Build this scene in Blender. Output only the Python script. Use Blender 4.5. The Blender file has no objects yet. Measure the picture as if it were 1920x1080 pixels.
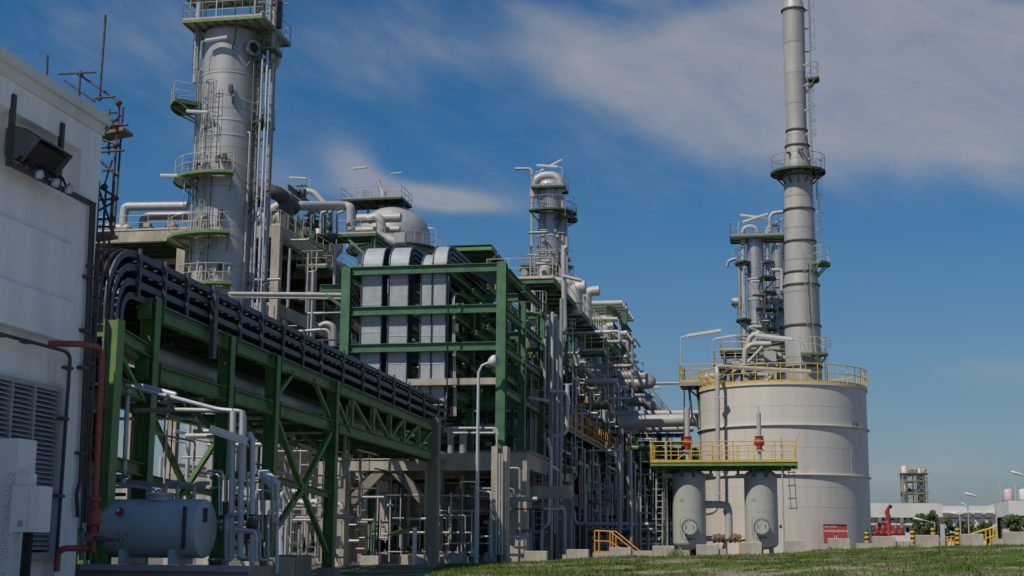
import bpy, math, random
from mathutils import Vector, Matrix
R = random.Random(7)
sc = bpy.context.scene
COL = sc.collection
rad = math.radians
Z = Vector((0, 0, 1))
def V(x, y, z): return Vector((x, y, z))

# ------------------------------------------------------------------ camera
EYE = V(0, 0, 0.6)
YAW, PITCH, ROLL, FPX = rad(-10.85), rad(10.44), rad(0.46), 2667.0
FW = V(math.sin(YAW) * math.cos(PITCH), math.cos(YAW) * math.cos(PITCH), math.sin(PITCH))
R0 = FW.cross(Z).normalized(); U0 = R0.cross(FW)
RT = R0 * math.cos(ROLL) + U0 * math.sin(ROLL)
UP = U0 * math.cos(ROLL) - R0 * math.sin(ROLL)
def ray(px, py): return FW * FPX + RT * (px - 960) - UP * (py - 540)
def P(px, py, Y):                       # point on the vertical plane y = Y
    d = ray(px, py); return EYE + d * ((Y - EYE.y) / d.y)
def PX(px, py, X):                      # point on the vertical plane x = X
    d = ray(px, py); return EYE + d * ((X - EYE.x) / d.x)
def PN(px, py, o, n):                   # point on any plane
    d = ray(px, py); return EYE + d * ((o - EYE).dot(n) / d.dot(n))
def M(px, Y): return px * math.hypot(Y, 0) / FPX * 1.0    # pixels to metres at depth Y
cam = bpy.data.cameras.new('camera'); camo = bpy.data.objects.new('camera', cam); COL.objects.link(camo)
cam.sensor_width = 36; cam.lens = 36 * FPX / 1920; cam.clip_start = 0.5; cam.clip_end = 6000
camo.matrix_world = Matrix(((RT.x, UP.x, -FW.x, EYE.x), (RT.y, UP.y, -FW.y, EYE.y), (RT.z, UP.z, -FW.z, EYE.z), (0, 0, 0, 1)))
sc.camera = camo

# ------------------------------------------------------------------ materials
def mat(name, col, rough=.6, metal=0., var=.15, scale=2., streak=None, col2=None, spots=0., bump=0., spec=.5, vs=1., runs=0., rc=(.16, .125, .09)):
    col = tuple(min(.86, c * 1.02) for c in col); col2 = tuple(min(.86, c * 1.02) for c in col2) if col2 else None
    m = bpy.data.materials.new(name); m.use_nodes = True
    nt = m.node_tree; N, L = nt.nodes, nt.links
    b = N['Principled BSDF']; b.inputs['Roughness'].default_value = rough; b.inputs['Metallic'].default_value = metal
    b.inputs['Specular IOR Level'].default_value = spec
    tc = N.new('ShaderNodeTexCoord'); mp = N.new('ShaderNodeMapping'); L.new(tc.outputs['Object'], mp.inputs[0])
    mp.inputs['Scale'].default_value = (scale, scale, scale * (streak or 1) * vs)
    n1 = N.new('ShaderNodeTexNoise'); n1.inputs['Scale'].default_value = 1; n1.inputs['Detail'].default_value = 5; n1.inputs['Roughness'].default_value = .62
    L.new(mp.outputs[0], n1.inputs['Vector'])
    r = N.new('ShaderNodeValToRGB'); c2 = col2 or col
    r.color_ramp.elements[0].position = .3; r.color_ramp.elements[1].position = .7
    r.color_ramp.elements[0].color = tuple(min(1, c * (1 - var)) for c in c2) + (1,)
    r.color_ramp.elements[1].color = tuple(min(1, c * (1 + var)) for c in col) + (1,)
    L.new(n1.outputs['Fac'], r.inputs[0]); out = r.outputs[0]
    if spots:
        n2 = N.new('ShaderNodeTexNoise'); n2.inputs['Scale'].default_value = scale * 3; n2.inputs['Detail'].default_value = 6
        L.new(tc.outputs['Object'], n2.inputs['Vector'])
        r2 = N.new('ShaderNodeValToRGB'); r2.color_ramp.elements[0].position = .6; r2.color_ramp.elements[1].position = .72
        L.new(n2.outputs['Fac'], r2.inputs[0])
        mu = N.new('ShaderNodeMath'); mu.operation = 'MULTIPLY'; mu.inputs[1].default_value = spots; L.new(r2.outputs[0], mu.inputs[0])
        mx = N.new('ShaderNodeMix'); mx.data_type = 'RGBA'; L.new(mu.outputs[0], mx.inputs[0]); L.new(out, mx.inputs[6])
        mx.inputs[7].default_value = (.12, .07, .04, 1); out = mx.outputs[2]
    if runs:
        mp2 = N.new('ShaderNodeMapping'); mp2.inputs['Scale'].default_value = (2.6, 2.6, .11); L.new(tc.outputs['Object'], mp2.inputs[0])
        n4 = N.new('ShaderNodeTexNoise'); n4.inputs['Scale'].default_value = 1; n4.inputs['Detail'].default_value = 7; n4.inputs['Roughness'].default_value = .7; L.new(mp2.outputs[0], n4.inputs['Vector'])
        n5 = N.new('ShaderNodeTexNoise'); n5.inputs['Scale'].default_value = .55; n5.inputs['Detail'].default_value = 4; L.new(tc.outputs['Object'], n5.inputs['Vector'])
        a_ = N.new('ShaderNodeMapRange'); a_.inputs['From Min'].default_value = .52; a_.inputs['From Max'].default_value = .74; L.new(n4.outputs['Fac'], a_.inputs['Value'])
        b_ = N.new('ShaderNodeMapRange'); b_.inputs['From Min'].default_value = .42; b_.inputs['From Max'].default_value = .66; L.new(n5.outputs['Fac'], b_.inputs['Value'])
        c_ = N.new('ShaderNodeMath'); c_.operation = 'MULTIPLY'; L.new(a_.outputs[0], c_.inputs[0]); L.new(b_.outputs[0], c_.inputs[1])
        d_ = N.new('ShaderNodeMath'); d_.operation = 'MULTIPLY'; d_.inputs[1].default_value = runs; L.new(c_.outputs[0], d_.inputs[0])
        mx2 = N.new('ShaderNodeMix'); mx2.data_type = 'RGBA'; L.new(d_.outputs[0], mx2.inputs[0]); L.new(out, mx2.inputs[6]); mx2.inputs[7].default_value = rc + (1,); out = mx2.outputs[2]
    L.new(out, b.inputs['Base Color'])
    if bump:
        n3 = N.new('ShaderNodeTexNoise'); n3.inputs['Scale'].default_value = scale * 6; L.new(tc.outputs['Object'], n3.inputs['Vector'])
        bp = N.new('ShaderNodeBump'); bp.inputs['Strength'].default_value = bump; bp.inputs['Distance'].default_value = .05
        L.new(n3.outputs['Fac'], bp.inputs['Height']); L.new(bp.outputs[0], b.inputs['Normal'])
    return m
MT = dict(
    white=mat('painted_white_wall', (.84, .84, .83), .75, var=.04, scale=1.6, streak=.10, col2=(.74, .74, .725), runs=.30, rc=(.36, .34, .31)),
    stainwhite=mat('stained_parapet', (.70, .71, .68), .75, var=.06, scale=.6, streak=.12, col2=(.58, .63, .57), runs=.4, rc=(.34, .36, .30)),
    tank=mat('cream_tank_paint', (.60, .565, .505), .55, var=.03, scale=1.0, streak=.12, col2=(.57, .535, .475), spots=.03, runs=.28),
    drum=mat('pale_green_grey_paint', (.40, .415, .37), .5, var=.07, scale=1.6, streak=.2, runs=.5, spots=.04),
    grey=mat('grey_tank_paint', (.42, .46, .47), .5, var=.08, scale=1.5, bump=.05, runs=.35, spots=.06),
    concrete=mat('concrete', (.44, .395, .32), .85, var=.2, scale=1.2, streak=.35, spots=.22, bump=.2, col2=(.34, .30, .24), runs=.4),
    dconcrete=mat('weathered_shade_concrete', (.26, .225, .18), .9, var=.22, scale=1.0, streak=.35, spots=.2, bump=.2),  # weathered, and darkened so interior shade sits in the base colour
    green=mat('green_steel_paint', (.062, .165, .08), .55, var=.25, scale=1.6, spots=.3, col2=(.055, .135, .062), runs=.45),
    bgreen=mat('bridge_green_paint', (.095, .205, .052), .55, var=.25, scale=1.8, spots=.3, col2=(.075, .165, .045), runs=.45),
    gsteel=mat('far_grey_green_steel', (.20, .21, .14), .6, var=.2, scale=1.),
    lgreen=mat('light_green_steel_paint', (.14, .25, .07), .55, var=.2, scale=1.4, spots=.25, runs=.35),  # light green; also stands in for sun on inner beam flanges
    dgreen=mat('dark_green_steel', (.04, .09, .035), .6, var=.25, scale=1.5, spots=.2),  # darker green for joists, cross beams and far platform edges
    alu=mat('aluminium_cladding', (.42, .42, .41), .58, .35, var=.12, scale=1.2, col2=(.44, .45, .46), bump=.08),
    steel=mat('dull_steel', (.33, .32, .305), .55, .35, var=.18, scale=.7, streak=.3, col2=(.36, .35, .335), spots=.06),
    shell=mat('silver_tower_paint', (.54, .525, .49), .5, .15, var=.08, scale=.5, streak=.25, col2=(.42, .405, .38), spots=.05),
    galv=mat('galvanised_sheet', (.34, .37, .385), .6, .1, var=.16, scale=3.5, bump=.1),
    pipe=mat('grey_pipe', (.34, .34, .33), .5, .3, var=.15, scale=2.5, spots=.08),
    wpipe=mat('pale_pipe', (.43, .42, .395), .55, .1, var=.14, scale=2, spots=.06),
    dpipe=mat('dark_pipe', (.07, .065, .06), .6, .2, var=.3, scale=2.5),
    black=mat('black_tray', (.055, .06, .085), .5, .2, var=.2, scale=3),
    trayrail=mat('dark_blue_grey_tray', (.085, .09, .112), .5, .3, var=.15, scale=3),
    cable=mat('black_cable', (.012, .012, .014), .7, var=.3, scale=5),
    yellow=mat('yellow_rail_paint', (.66, .42, .05), .5, var=.15, scale=3, spots=.1),
    orange=mat('orange_rail_paint', (.70, .30, .03), .5, var=.15, scale=3, spots=.1),
    beige=mat('faded_yellow_rail', (.56, .47, .30), .55, var=.18, scale=2.5, spots=.2),
    red=mat('red_fire_paint', (.40, .05, .04), .45, var=.12, scale=2.5),
    dred=mat('dark_red_pipe', (.24, .045, .04), .5, var=.15, scale=2.5),
    rust=mat('rusty_scaffold', (.10, .085, .075), .7, .3, var=.35, scale=6, col2=(.06, .045, .04)),
    wood=mat('scaffold_board', (.20, .16, .11), .85, var=.3, scale=4),
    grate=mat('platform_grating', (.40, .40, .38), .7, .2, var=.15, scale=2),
    dgrate=mat('shade_dark_grating', (.035, .034, .032), .8, .1, var=.25, scale=2),  # grating blackened to stand in for deep shade in the bays
    dark=mat('shade_dark_equipment', (.03, .027, .023), .75, .1, var=.3, scale=1.5),  # near black, puts interior shade into the colour of surfaces behind
    hood=mat('grey_hood', (.13, .145, .16), .6, .2, var=.2, scale=4),
    bracket=mat('dark_bracket', (.055, .055, .055), .6, .2, var=.3, scale=5),
    slat=mat('louvre_slat', (.34, .345, .355), .6, .1, var=.1, scale=2),
    louvreback=mat('louvre_dark', (.02, .02, .021), .9),
    box=mat('white_cabinet', (.70, .70, .69), .5, var=.04, scale=2),
    lamp=mat('lamp_housing', (.62, .61, .57), .4, var=.08, scale=4),
    lpost=mat('lamp_post_grey', (.50, .53, .56), .5, .2, var=.08, scale=1),
    brown=mat('brown_corroded_nozzle', (.16, .09, .06), .7, .2, var=.3, scale=6),
    glass=mat('dark_window_glass', (.02, .025, .03), .1),
    tyre=mat('black_rubber', (.02, .02, .02), .8),
    bark=mat('bark', (.10, .075, .05), .9, var=.3, scale=6),
    cream=mat('cream_building', (.62, .61, .57), .8, var=.05, scale=.3, col2=(.56, .55, .51)),
    pink=mat('pink_plastic_tank', (.60, .42, .46), .5),
    blackp=mat('black_paint', (.015, .015, .015), .6),
    lblue=mat('blue_sign_paint', (.03, .08, .3), .5),
    textw=mat('white_lettering', (.75, .74, .74), .6),
)
def band_mat(name, c, rough, metal, freq, dark=.8, var=.1, runs=.5):
    """cladding sheets: thin joints running round the shell every 1/freq metres, plus panel-to-panel tone changes"""
    m = mat(name, c, rough, metal, var=var, scale=.9, streak=.25, spots=.05, runs=runs); nt = m.node_tree; N, L = nt.nodes, nt.links
    b = N['Principled BSDF']; src = b.inputs['Base Color'].links[0].from_socket
    tc = N.new('ShaderNodeTexCoord'); sp = N.new('ShaderNodeSeparateXYZ'); L.new(tc.outputs['Object'], sp.inputs[0])
    mu = N.new('ShaderNodeMath'); mu.operation = 'MULTIPLY'; mu.inputs[1].default_value = freq; L.new(sp.outputs[2], mu.inputs[0])
    fl = N.new('ShaderNodeMath'); fl.operation = 'FLOOR'; L.new(mu.outputs[0], fl.inputs[0])
    wn = N.new('ShaderNodeTexWhiteNoise'); wn.noise_dimensions = '1D'; L.new(fl.outputs[0], wn.inputs['W'])
    fr = N.new('ShaderNodeMath'); fr.operation = 'FRACT'; L.new(mu.outputs[0], fr.inputs[0])
    lt = N.new('ShaderNodeMath'); lt.operation = 'LESS_THAN'; lt.inputs[1].default_value = .05; L.new(fr.outputs[0], lt.inputs[0])
    mr = N.new('ShaderNodeMapRange'); mr.inputs['To Min'].default_value = .86; mr.inputs['To Max'].default_value = 1.08; L.new(wn.outputs['Value'], mr.inputs['Value'])
    sb = N.new('ShaderNodeMath'); sb.operation = 'MULTIPLY_ADD'; sb.inputs[1].default_value = dark - 1; L.new(lt.outputs[0], sb.inputs[0]); L.new(mr.outputs[0], sb.inputs[2])
    mx = N.new('ShaderNodeVectorMath'); mx.operation = 'SCALE'; L.new(src, mx.inputs[0]); L.new(sb.outputs[0], mx.inputs['Scale'])
    L.new(mx.outputs[0], b.inputs['Base Color']); return m
MT['stack'] = band_mat('stack_steel_plate', (.41, .395, .36), .55, .15, .42, .74, .16)
MT['clad'] = band_mat('banded_aluminium_cladding', (.46, .47, .475), .42, .6, .9, .7)
MT['towerclad'] = band_mat('tower_plate', (.46, .455, .44), .48, .3, .40, .82, .10)

pm_ = mat('perforated_white_strip', (.7, .7, .69), .5, var=.04); nt = pm_.node_tree; N, L = nt.nodes, nt.links
b = N['Principled BSDF']; src = b.inputs['Base Color'].links[0].from_socket; tc = N.new('ShaderNodeTexCoord'); vo = N.new('ShaderNodeTexVoronoi'); vo.inputs['Scale'].default_value = 26; vo.inputs['Randomness'].default_value = .25; L.new(tc.outputs['Object'], vo.inputs['Vector'])
lt = N.new('ShaderNodeMath'); lt.operation = 'LESS_THAN'; lt.inputs[1].default_value = .34; L.new(vo.outputs['Distance'], lt.inputs[0]); mx = N.new('ShaderNodeMix'); mx.data_type = 'RGBA'; L.new(lt.outputs[0], mx.inputs[0]); L.new(src, mx.inputs[6]); mx.inputs[7].default_value = (.25, .25, .25, 1); L.new(mx.outputs[2], b.inputs['Base Color']); MT['perf'] = pm_
# ------------------------------------------------------------------ mesh builder
class MB:
    def __init__(s): s.v, s.f, s.sm = [], [], []
    def add(s, vs, fs, smooth=False):
        o = len(s.v); s.v.extend(vs)
        for f in fs: s.f.append(tuple(i + o for i in f)); s.sm.append(smooth)
        return s
    def hexa(s, c8):                    # bottom 4 ccw, top 4 ccw
        return s.add([Vector(c) for c in c8], [(3, 2, 1, 0), (4, 5, 6, 7), (0, 1, 5, 4), (1, 2, 6, 5), (2, 3, 7, 6), (3, 0, 4, 7)])
    def box(s, x0, x1, y0, y1, z0, z1):
        return s.hexa([(x0, y0, z0), (x1, y0, z0), (x1, y1, z0), (x0, y1, z0), (x0, y0, z1), (x1, y0, z1), (x1, y1, z1), (x0, y1, z1)])
    def bar(s, a, b, w, h, up=Z):       # rectangular bar from a to b; w sideways, h along up
        a, b = Vector(a), Vector(b); d = (b - a).normalized()
        if abs(d.dot(up)) > .99: up = V(0, 1, 0)
        x = d.cross(up).normalized(); u = x.cross(d).normalized(); x = x * w / 2; u = u * h / 2
        return s.hexa([a - x - u, a + x - u, b + x - u, b - x - u, a - x + u, a + x + u, b + x + u, b - x + u])
    def ibeam(s, a, b, w, h, t=.02, up=Z):
        a, b = Vector(a), Vector(b); d = (b - a).normalized()
        if abs(d.dot(up)) > .99: up = V(1, 0, 0)
        x = d.cross(up).normalized(); u = x.cross(d).normalized()
        s.bar(a + u * (h - t) / 2, b + u * (h - t) / 2, w, t, u)
        s.bar(a - u * (h - t) / 2, b - u * (h - t) / 2, w, t, u)
        s.bar(a, b, t, h - 2 * t, u); return s
    def tube(s, pts, r, n=8, bend=None, caps=True, k=4):
        pts = [Vector(p) for p in pts]
        if bend and len(pts) > 2:
            q = [pts[0]]
            for i in range(1, len(pts) - 1):
                p0, p1, p2 = pts[i - 1], pts[i], pts[i + 1]
                d0, d1 = (p0 - p1), (p2 - p1); l = min(bend, d0.length * .49, d1.length * .49)
                d0.normalize(); d1.normalize()
                if d0.dot(d1) < -.995: continue
                A, B = p1 + d0 * l, p1 + d1 * l
                for j in range(k + 1):
                    t = j / k; q.append(A * (1 - t) ** 2 + p1 * 2 * t * (1 - t) + B * t ** 2)
            q.append(pts[-1]); pts = q
        rs = r if isinstance(r, (list, tuple)) else [r] * len(pts)
        d = (pts[1] - pts[0]).normalized(); x = d.orthogonal().normalized(); rings = []
        for i, p in enumerate(pts):
            dn = (pts[min(i + 1, len(pts) - 1)] - pts[max(i - 1, 0)])
            if dn.length < 1e-7: dn = d
            dn.normalize(); x = (x - dn * x.dot(dn)).normalized(); y = dn.cross(x)
            rings.append([p + (x * math.cos(2 * math.pi * j / n) + y * math.sin(2 * math.pi * j / n)) * rs[i] for j in range(n)])
        vs = [v for rg in rings for v in rg]; fs = []
        for i in range(len(rings) - 1):
            for j in range(n):
                a, b = i * n + j, i * n + (j + 1) % n; fs.append((a, b, b + n, a + n))
        s.add(vs, fs, n > 5)
        if caps: s.add(rings[0], [tuple(range(n))[::-1]]); s.add(rings[-1], [tuple(range(n))])
        return s
    def lathe(s, prof, c, n=32, axis=Z, caps=True, a0=0., a1=None):
        c = Vector(c); axis = Vector(axis).normalized(); x = V(1, 0, 0) if abs(axis.x) < .9 else V(0, 1, 0)
        x = (x - axis * x.dot(axis)).normalized(); y = axis.cross(x); full = a1 is None; a1 = a0 + 2 * math.pi if full else a1
        m = n if full else n + 1; rings = []
        for r, z in prof: rings.append([c + axis * z + (x * math.cos(a0 + (a1 - a0) * j / n) + y * math.sin(a0 + (a1 - a0) * j / n)) * r for j in range(m)])
        # split rings at sharp corners for clean shading
        for i in range(len(rings) - 1):
            fs = []
            for j in range(n):
                a, b = j, (j + 1) % m; fs.append((a, b, b + m, a + m))
            if i and len(prof) > 2:
                pass
            s.add(rings[i] + rings[i + 1], fs, True)
        if caps and full:
            if prof[0][0] > 1e-4: s.add(rings[0], [tuple(range(n))[::-1]])
            if prof[-1][0] > 1e-4: s.add(rings[-1], [tuple(range(n))])
        return s
    def dome(s, prof, c, n=32, axis=Z):  # one continuous smooth lathe
        c = Vector(c); axis = Vector(axis).normalized(); x = V(1, 0, 0) if abs(axis.x) < .9 else V(0, 1, 0)
        x = (x - axis * x.dot(axis)).normalized(); y = axis.cross(x); vs = []; fs = []
        for r, z in prof: vs += [c + axis * z + (x * math.cos(2 * math.pi * j / n) + y * math.sin(2 * math.pi * j / n)) * max(r, .001) for j in range(n)]
        for i in range(len(prof) - 1):
            for j in range(n):
                a, b = i * n + j, i * n + (j + 1) % n; fs.append((a, b, b + n, a + n))
        return s.add(vs, fs, True)
    def strip(s, path, w, h, side):      # flat bar w (along side) x h (across) swept along a path
        path = [Vector(p) for p in path]; side = Vector(side).normalized(); vs = []
        for i, p in enumerate(path):
            d = (path[min(i + 1, len(path) - 1)] - path[max(i - 1, 0)]).normalized(); u = side.cross(d).normalized()
            for a, b in ((-1, -1), (1, -1), (1, 1), (-1, 1)): vs.append(p + side * (a * w / 2) + u * (b * h / 2))
        fs = []
        for i in range(len(path) - 1):
            o = i * 4
            for j in range(4): fs.append((o + j, o + (j + 1) % 4, o + 4 + (j + 1) % 4, o + 4 + j))
        l = (len(path) - 1) * 4; fs += [(3, 2, 1, 0), (l, l + 1, l + 2, l + 3)]
        return s.add(vs, fs)
    def prism(s, poly, off):             # polygon (world points) pushed along off
        poly = [Vector(p) for p in poly]; off = Vector(off); n = len(poly)
        return s.add(poly + [p + off for p in poly], [tuple(range(n))[::-1], tuple(range(n, 2 * n))] + [(i, (i + 1) % n, (i + 1) % n + n, i + n) for i in range(n)])

def arc(c, r, a, b, u, v, k=7):
    return [Vector(c) + (Vector(u) * math.cos(a + (b - a) * i / k) + Vector(v) * math.sin(a + (b - a) * i / k)) * r for i in range(k + 1)]

def build(name, mb, m, base, parent=None, fix=True):
    me = bpy.data.meshes.new(name)
    me.from_pydata([tuple(v - base) for v in mb.v], [], mb.f); me.polygons.foreach_set('use_smooth', mb.sm)
    me.materials.append(MT[m] if isinstance(m, str) else m); me.update()
    if fix:
        import bmesh
        bm = bmesh.new(); bm.from_mesh(me); bmesh.ops.recalc_face_normals(bm, faces=bm.faces); bm.to_mesh(me); bm.free()
    o = bpy.data.objects.new(name, me); COL.objects.link(o)
    if parent: o.parent = parent
    else: o.location = base
    return o
class Thing:
    def __init__(s, name, label, cat, base, group=None):
        s.base = Vector(base); s.root = bpy.data.objects.new(name, None); COL.objects.link(s.root); s.root.location = s.base
        s.root['label'] = label; s.root['category'] = cat
        if group: s.root['group'] = group
    def part(s, name, mb, m, parent=None, label=None):
        o = build(name, mb, m, s.base, parent or s.root)
        if label: o['label'] = label
        return o
def solo(name, mb, m, label, cat, group=None):
    n = len(mb.v); base = V(sum(v.x for v in mb.v) / n, sum(v.y for v in mb.v) / n, min(v.z for v in mb.v))
    o = build(name, mb, m, base); o['label'] = label; o['category'] = cat
    if group: o['group'] = group
    return o
def structure(name, mb, m, kind='structure', fix=True):
    o = build(name, mb, m, V(0, 0, 0), fix=fix); o['kind'] = kind; return o
def dup(t, loc, rz=0., label=None, group=None, scale=None):
    root = t.root if isinstance(t, Thing) else t
    r = root.copy(); COL.objects.link(r); r.location = loc; r.rotation_euler = (0, 0, rz)
    if scale: r.scale = scale if isinstance(scale, tuple) else (scale,) * 3
    if label: r['label'] = label
    if group: r['group'] = group
    for ch in list(root.children):
        c = ch.copy(); COL.objects.link(c); c.parent = r
        for g in list(ch.children):
            d = g.copy(); COL.objects.link(d); d.parent = c
    return r
def pipe(pts, r, m, label, group=None, bend=None, n=10, name='process_pipe', cat='pipe', flanges=()):
    t = MB().tube(pts, r, n, bend if bend is not None else r * 3)
    if not flanges: return solo(name, t, m, label, cat, group)
    base = Vector(pts[0]); th = Thing(name, label, cat, base, group); th.part('pipe_run', t, m)
    for p, d in flanges: th.part('flange', MB().lathe([(r * 1.5, -.04), (r * 1.5, .04)], p, 12, d), m)
    return th
# ------------------------------------------------------------------ plant fittings
def resample(pts, step):
    pts = [Vector(p) for p in pts]; out = [pts[0]]
    for a, b in zip(pts, pts[1:]):
        n = max(1, round((b - a).length / step)); out += [a + (b - a) * (i / n) for i in range(1, n + 1)]
    return out
def railing(pts, h=1.1, step=1.3, r=.024, mb=None, toe=True, corners_only=False):
    mb = mb or MB(); pts = [Vector(p) for p in pts]
    posts = pts if corners_only else resample(pts, step)
    for p in posts: mb.tube([p, p + Z * h], r, 6, caps=False)
    mb.tube([p + Z * h for p in pts], r, 6, caps=False); mb.tube([p + Z * h * .52 for p in pts], r * .85, 6, caps=False)
    if toe:
        for a, b in zip(pts, pts[1:]): mb.bar(a + Z * .06, b + Z * .06, .012, .12)
    return mb
def ladder(base, top, out, w=.42, cage0=2.2, r=.02, cage=True):
    """returns (ladder mesh, cage mesh); out = unit vector away from the wall"""
    base, top = Vector(base), Vector(top); out = Vector(out).normalized(); d = (top - base).normalized(); sd = d.cross(out).normalized()
    lm, cm = MB(), MB()
    for k in (-1, 1): lm.tube([base + sd * k * w / 2, top + sd * k * w / 2], r, 6, caps=False)
    n = int((top - base).length / .32)
    for i in range(1, n): p = base + d * (i * .32); lm.tube([p - sd * w / 2, p + sd * w / 2], r * .7, 5, caps=False)
    if cage:
        c0 = base + d * cage0; L = (top - c0).length; nh = max(2, int(L / 1.1)); 
        for i in range(nh + 1):
            c = c0 + d * (L * i / nh)
            cm.tube(arc(c, .38, -.15, math.pi + .15, sd, out, 8), .016, 5, caps=False)
        for a in (.25, math.pi / 2, math.pi - .25):
            off = (sd * math.cos(a) + out * math.sin(a)) * .38
            cm.tube([c0 + off, top + off], .013, 5, caps=False)
    return lm, cm
def sector_platform(th, c, r0, r1, a0, a1, z, edge='lgreen', rail='beige', m='grate', k=10, h=1.1, braces=2, th_=.05, ends=True, eh=.16):
    """ring-sector platform on a round vessel: deck > kick_plate; railing; brackets"""
    c = Vector((c[0], c[1], z)); d = MB(); e = MB(); ps = []; pi_ = []
    dirs = [V(math.cos(a0 + (a1 - a0) * i / k), math.sin(a0 + (a1 - a0) * i / k), 0) for i in range(k + 1)]
    for i in range(k):
        A, B = dirs[i], dirs[i + 1]
        d.hexa([c + A * r0, c + A * r1, c + B * r1, c + B * r0, c + A * r0 + Z * th_, c + A * r1 + Z * th_, c + B * r1 + Z * th_, c + B * r0 + Z * th_])
    dk = th.part('deck', d, m)
    e.strip([c + A * (r1 + .02) - Z * .05 for A in dirs], eh, .03, Z)
    for A in (dirs[0], dirs[-1]): e.bar(c + A * r0 - Z * .08, c + A * r1 - Z * .08, .06, .16)
    e.strip([c + A * (r0 + (r1 - r0) * .55) - Z * .07 for A in dirs], .12, .05, Z)
    th.part('edge_channel', e, edge, dk)
    for i in range(braces + 1):
        A = dirs[round(i * k / braces)] if braces else dirs[k // 2]
        b = MB().bar(c + A * r0 - Z * .1, c + A * (r1 - .05) - Z * .1, .08, .14); b.bar(c + A * (r0 - .02) - Z * .95, c + A * (r1 - .2) - Z * .16, .07, .09)
        th.part('bracket', b, edge)
    pr = [c + A * (r1 - .03) + Z * .05 for A in dirs]
    if ends: pr = [c + dirs[0] * (r0 + .1) + Z * .05] + pr + [c + dirs[-1] * (r0 + .1) + Z * .05]
    rm = MB(); rm.tube([p + Z * h for p in pr], .024, 6, caps=False); rm.tube([p + Z * h * .52 for p in pr], .02, 6, caps=False)
    step = max(1, round(k * 1.0 / max(1, (abs(a1 - a0) * r1 / 1.1))))
    for i in range(0, k + 1, step): rm.tube([c + dirs[i] * (r1 - .03), c + dirs[i] * (r1 - .03) + Z * (h + .05)], .024, 6, caps=False)
    th.part('railing', rm, rail)
    return dk
def rect_platform(th, x0, x1, y0, y1, z, edge='lgreen', rail='beige', m='grate', sides='xXyY', h=1.1, nb=4, step=1.3, eh=.24):
    d = MB().box(x0, x1, y0, y1, z, z + .05); dk = th.part('deck', d, m)
    e = MB()
    for a, b in (((x0, y0), (x1, y0)), ((x1, y0), (x1, y1)), ((x1, y1), (x0, y1)), ((x0, y1), (x0, y0))):
        e.bar((a[0], a[1], z - .06), (b[0], b[1], z - .06), .08, eh)
    for i in range(1, nb): x = x0 + (x1 - x0) * i / nb; e.bar((x, y0 + .05, z - .09), (x, y1 - .05, z - .09), .08, .16)
    y = (y0 + y1) / 2; e.bar((x0 + .05, y, z - .11), (x1 - .05, y, z - .11), .06, .1)
    th.part('edge_channel', e, edge, dk)
    rm = MB(); zz = z + .05; S = {'y': ((x0, y0), (x1, y0)), 'X': ((x1, y0), (x1, y1)), 'Y': ((x1, y1), (x0, y1)), 'x': ((x0, y1), (x0, y0))}
    for k in sides: a, b = S[k]; railing([(a[0], a[1], zz), (b[0], b[1], zz)], h, step, mb=rm)
    th.part('railing', rm, rail); return dk
def tube_lamp(base, h, yaw, label, size=1., tilt=.25):
    """strip light on a bent pole; yaw is the direction the lamp reaches"""
    base = Vector(base); d = V(math.cos(yaw), math.sin(yaw), 0); t = Thing('strip_light', label, 'lamp', base, 'strip lights on bent poles')
    top = base + Z * h
    t.part('pole', MB().tube([base, top, top + d * .3 * size + Z * .08], .024 * size, 6, .15), 'lpost')
    a = top + d * .25 * size + Z * .08; b = a + d * 1.25 * size + Z * tilt * 1.25 * size
    hs = t.part('housing', MB().bar(a, b, .2 * size, .10 * size), 'lamp')
    t.part('diffuser', MB().bar(a - Z * .07 * size, b - Z * .07 * size, .15 * size, .05 * size), 'box', hs)
    return t
# ------------------------------------------------------------------ light and sky
SUN_EL = rad(51); SH = V(-.556, -.831, 0).normalized()
SUN = SH * math.cos(SUN_EL) + Z * math.sin(SUN_EL)
sl = bpy.data.lights.new('sun', 'SUN'); sl.energy = 5.0; sl.angle = rad(.53); sl.color = (1, .925, .81)
so = bpy.data.objects.new('sun', sl); COL.objects.link(so); so.rotation_euler = SUN.to_track_quat('Z', 'Y').to_euler(); so.location = (0, 0, 60)
w = bpy.data.worlds.new('World'); sc.world = w; w.use_nodes = True; nt = w.node_tree; N, L = nt.nodes, nt.links
bg = N['Background']; bg.inputs['Strength'].default_value = .112
sky = N.new('ShaderNodeTexSky'); sky.sky_type = 'NISHITA'; sky.sun_disc = False; sky.sun_elevation = SUN_EL
sky.sun_rotation = math.atan2(SH.x, SH.y); sky.air_density = 1.0; sky.dust_density = .35; sky.ozone_density = 3.5; sky.altitude = 0
hs = N.new('ShaderNodeHueSaturation'); hs.inputs['Saturation'].default_value = 1.42; hs.inputs['Value'].default_value = .98; L.new(sky.outputs[0], hs.inputs['Color'])
tc = N.new('ShaderNodeTexCoord'); sep = N.new('ShaderNodeSeparateXYZ'); L.new(tc.outputs['Generated'], sep.inputs[0])
def mth(op, a, b=None, c=None, clamp=False):
    n = N.new('ShaderNodeMath'); n.operation = op; n.use_clamp = clamp
    for i, x in enumerate((a, b, c)):
        if x is None: continue
        if isinstance(x, (int, float)): n.inputs[i].default_value = x
        else: L.new(x, n.inputs[i])
    return n.outputs[0]
az = mth('MULTIPLY', mth('ARCTAN2', sep.outputs[0], sep.outputs[1]), 57.2958)      # degrees, 0 = +Y
el = mth('MULTIPLY', mth('ARCSINE', sep.outputs[2]), 57.2958)
def azel(px, py):
    d = ray(px, py).normalized(); return math.degrees(math.atan2(d.x, d.y)), math.degrees(math.asin(d.z))
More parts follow.
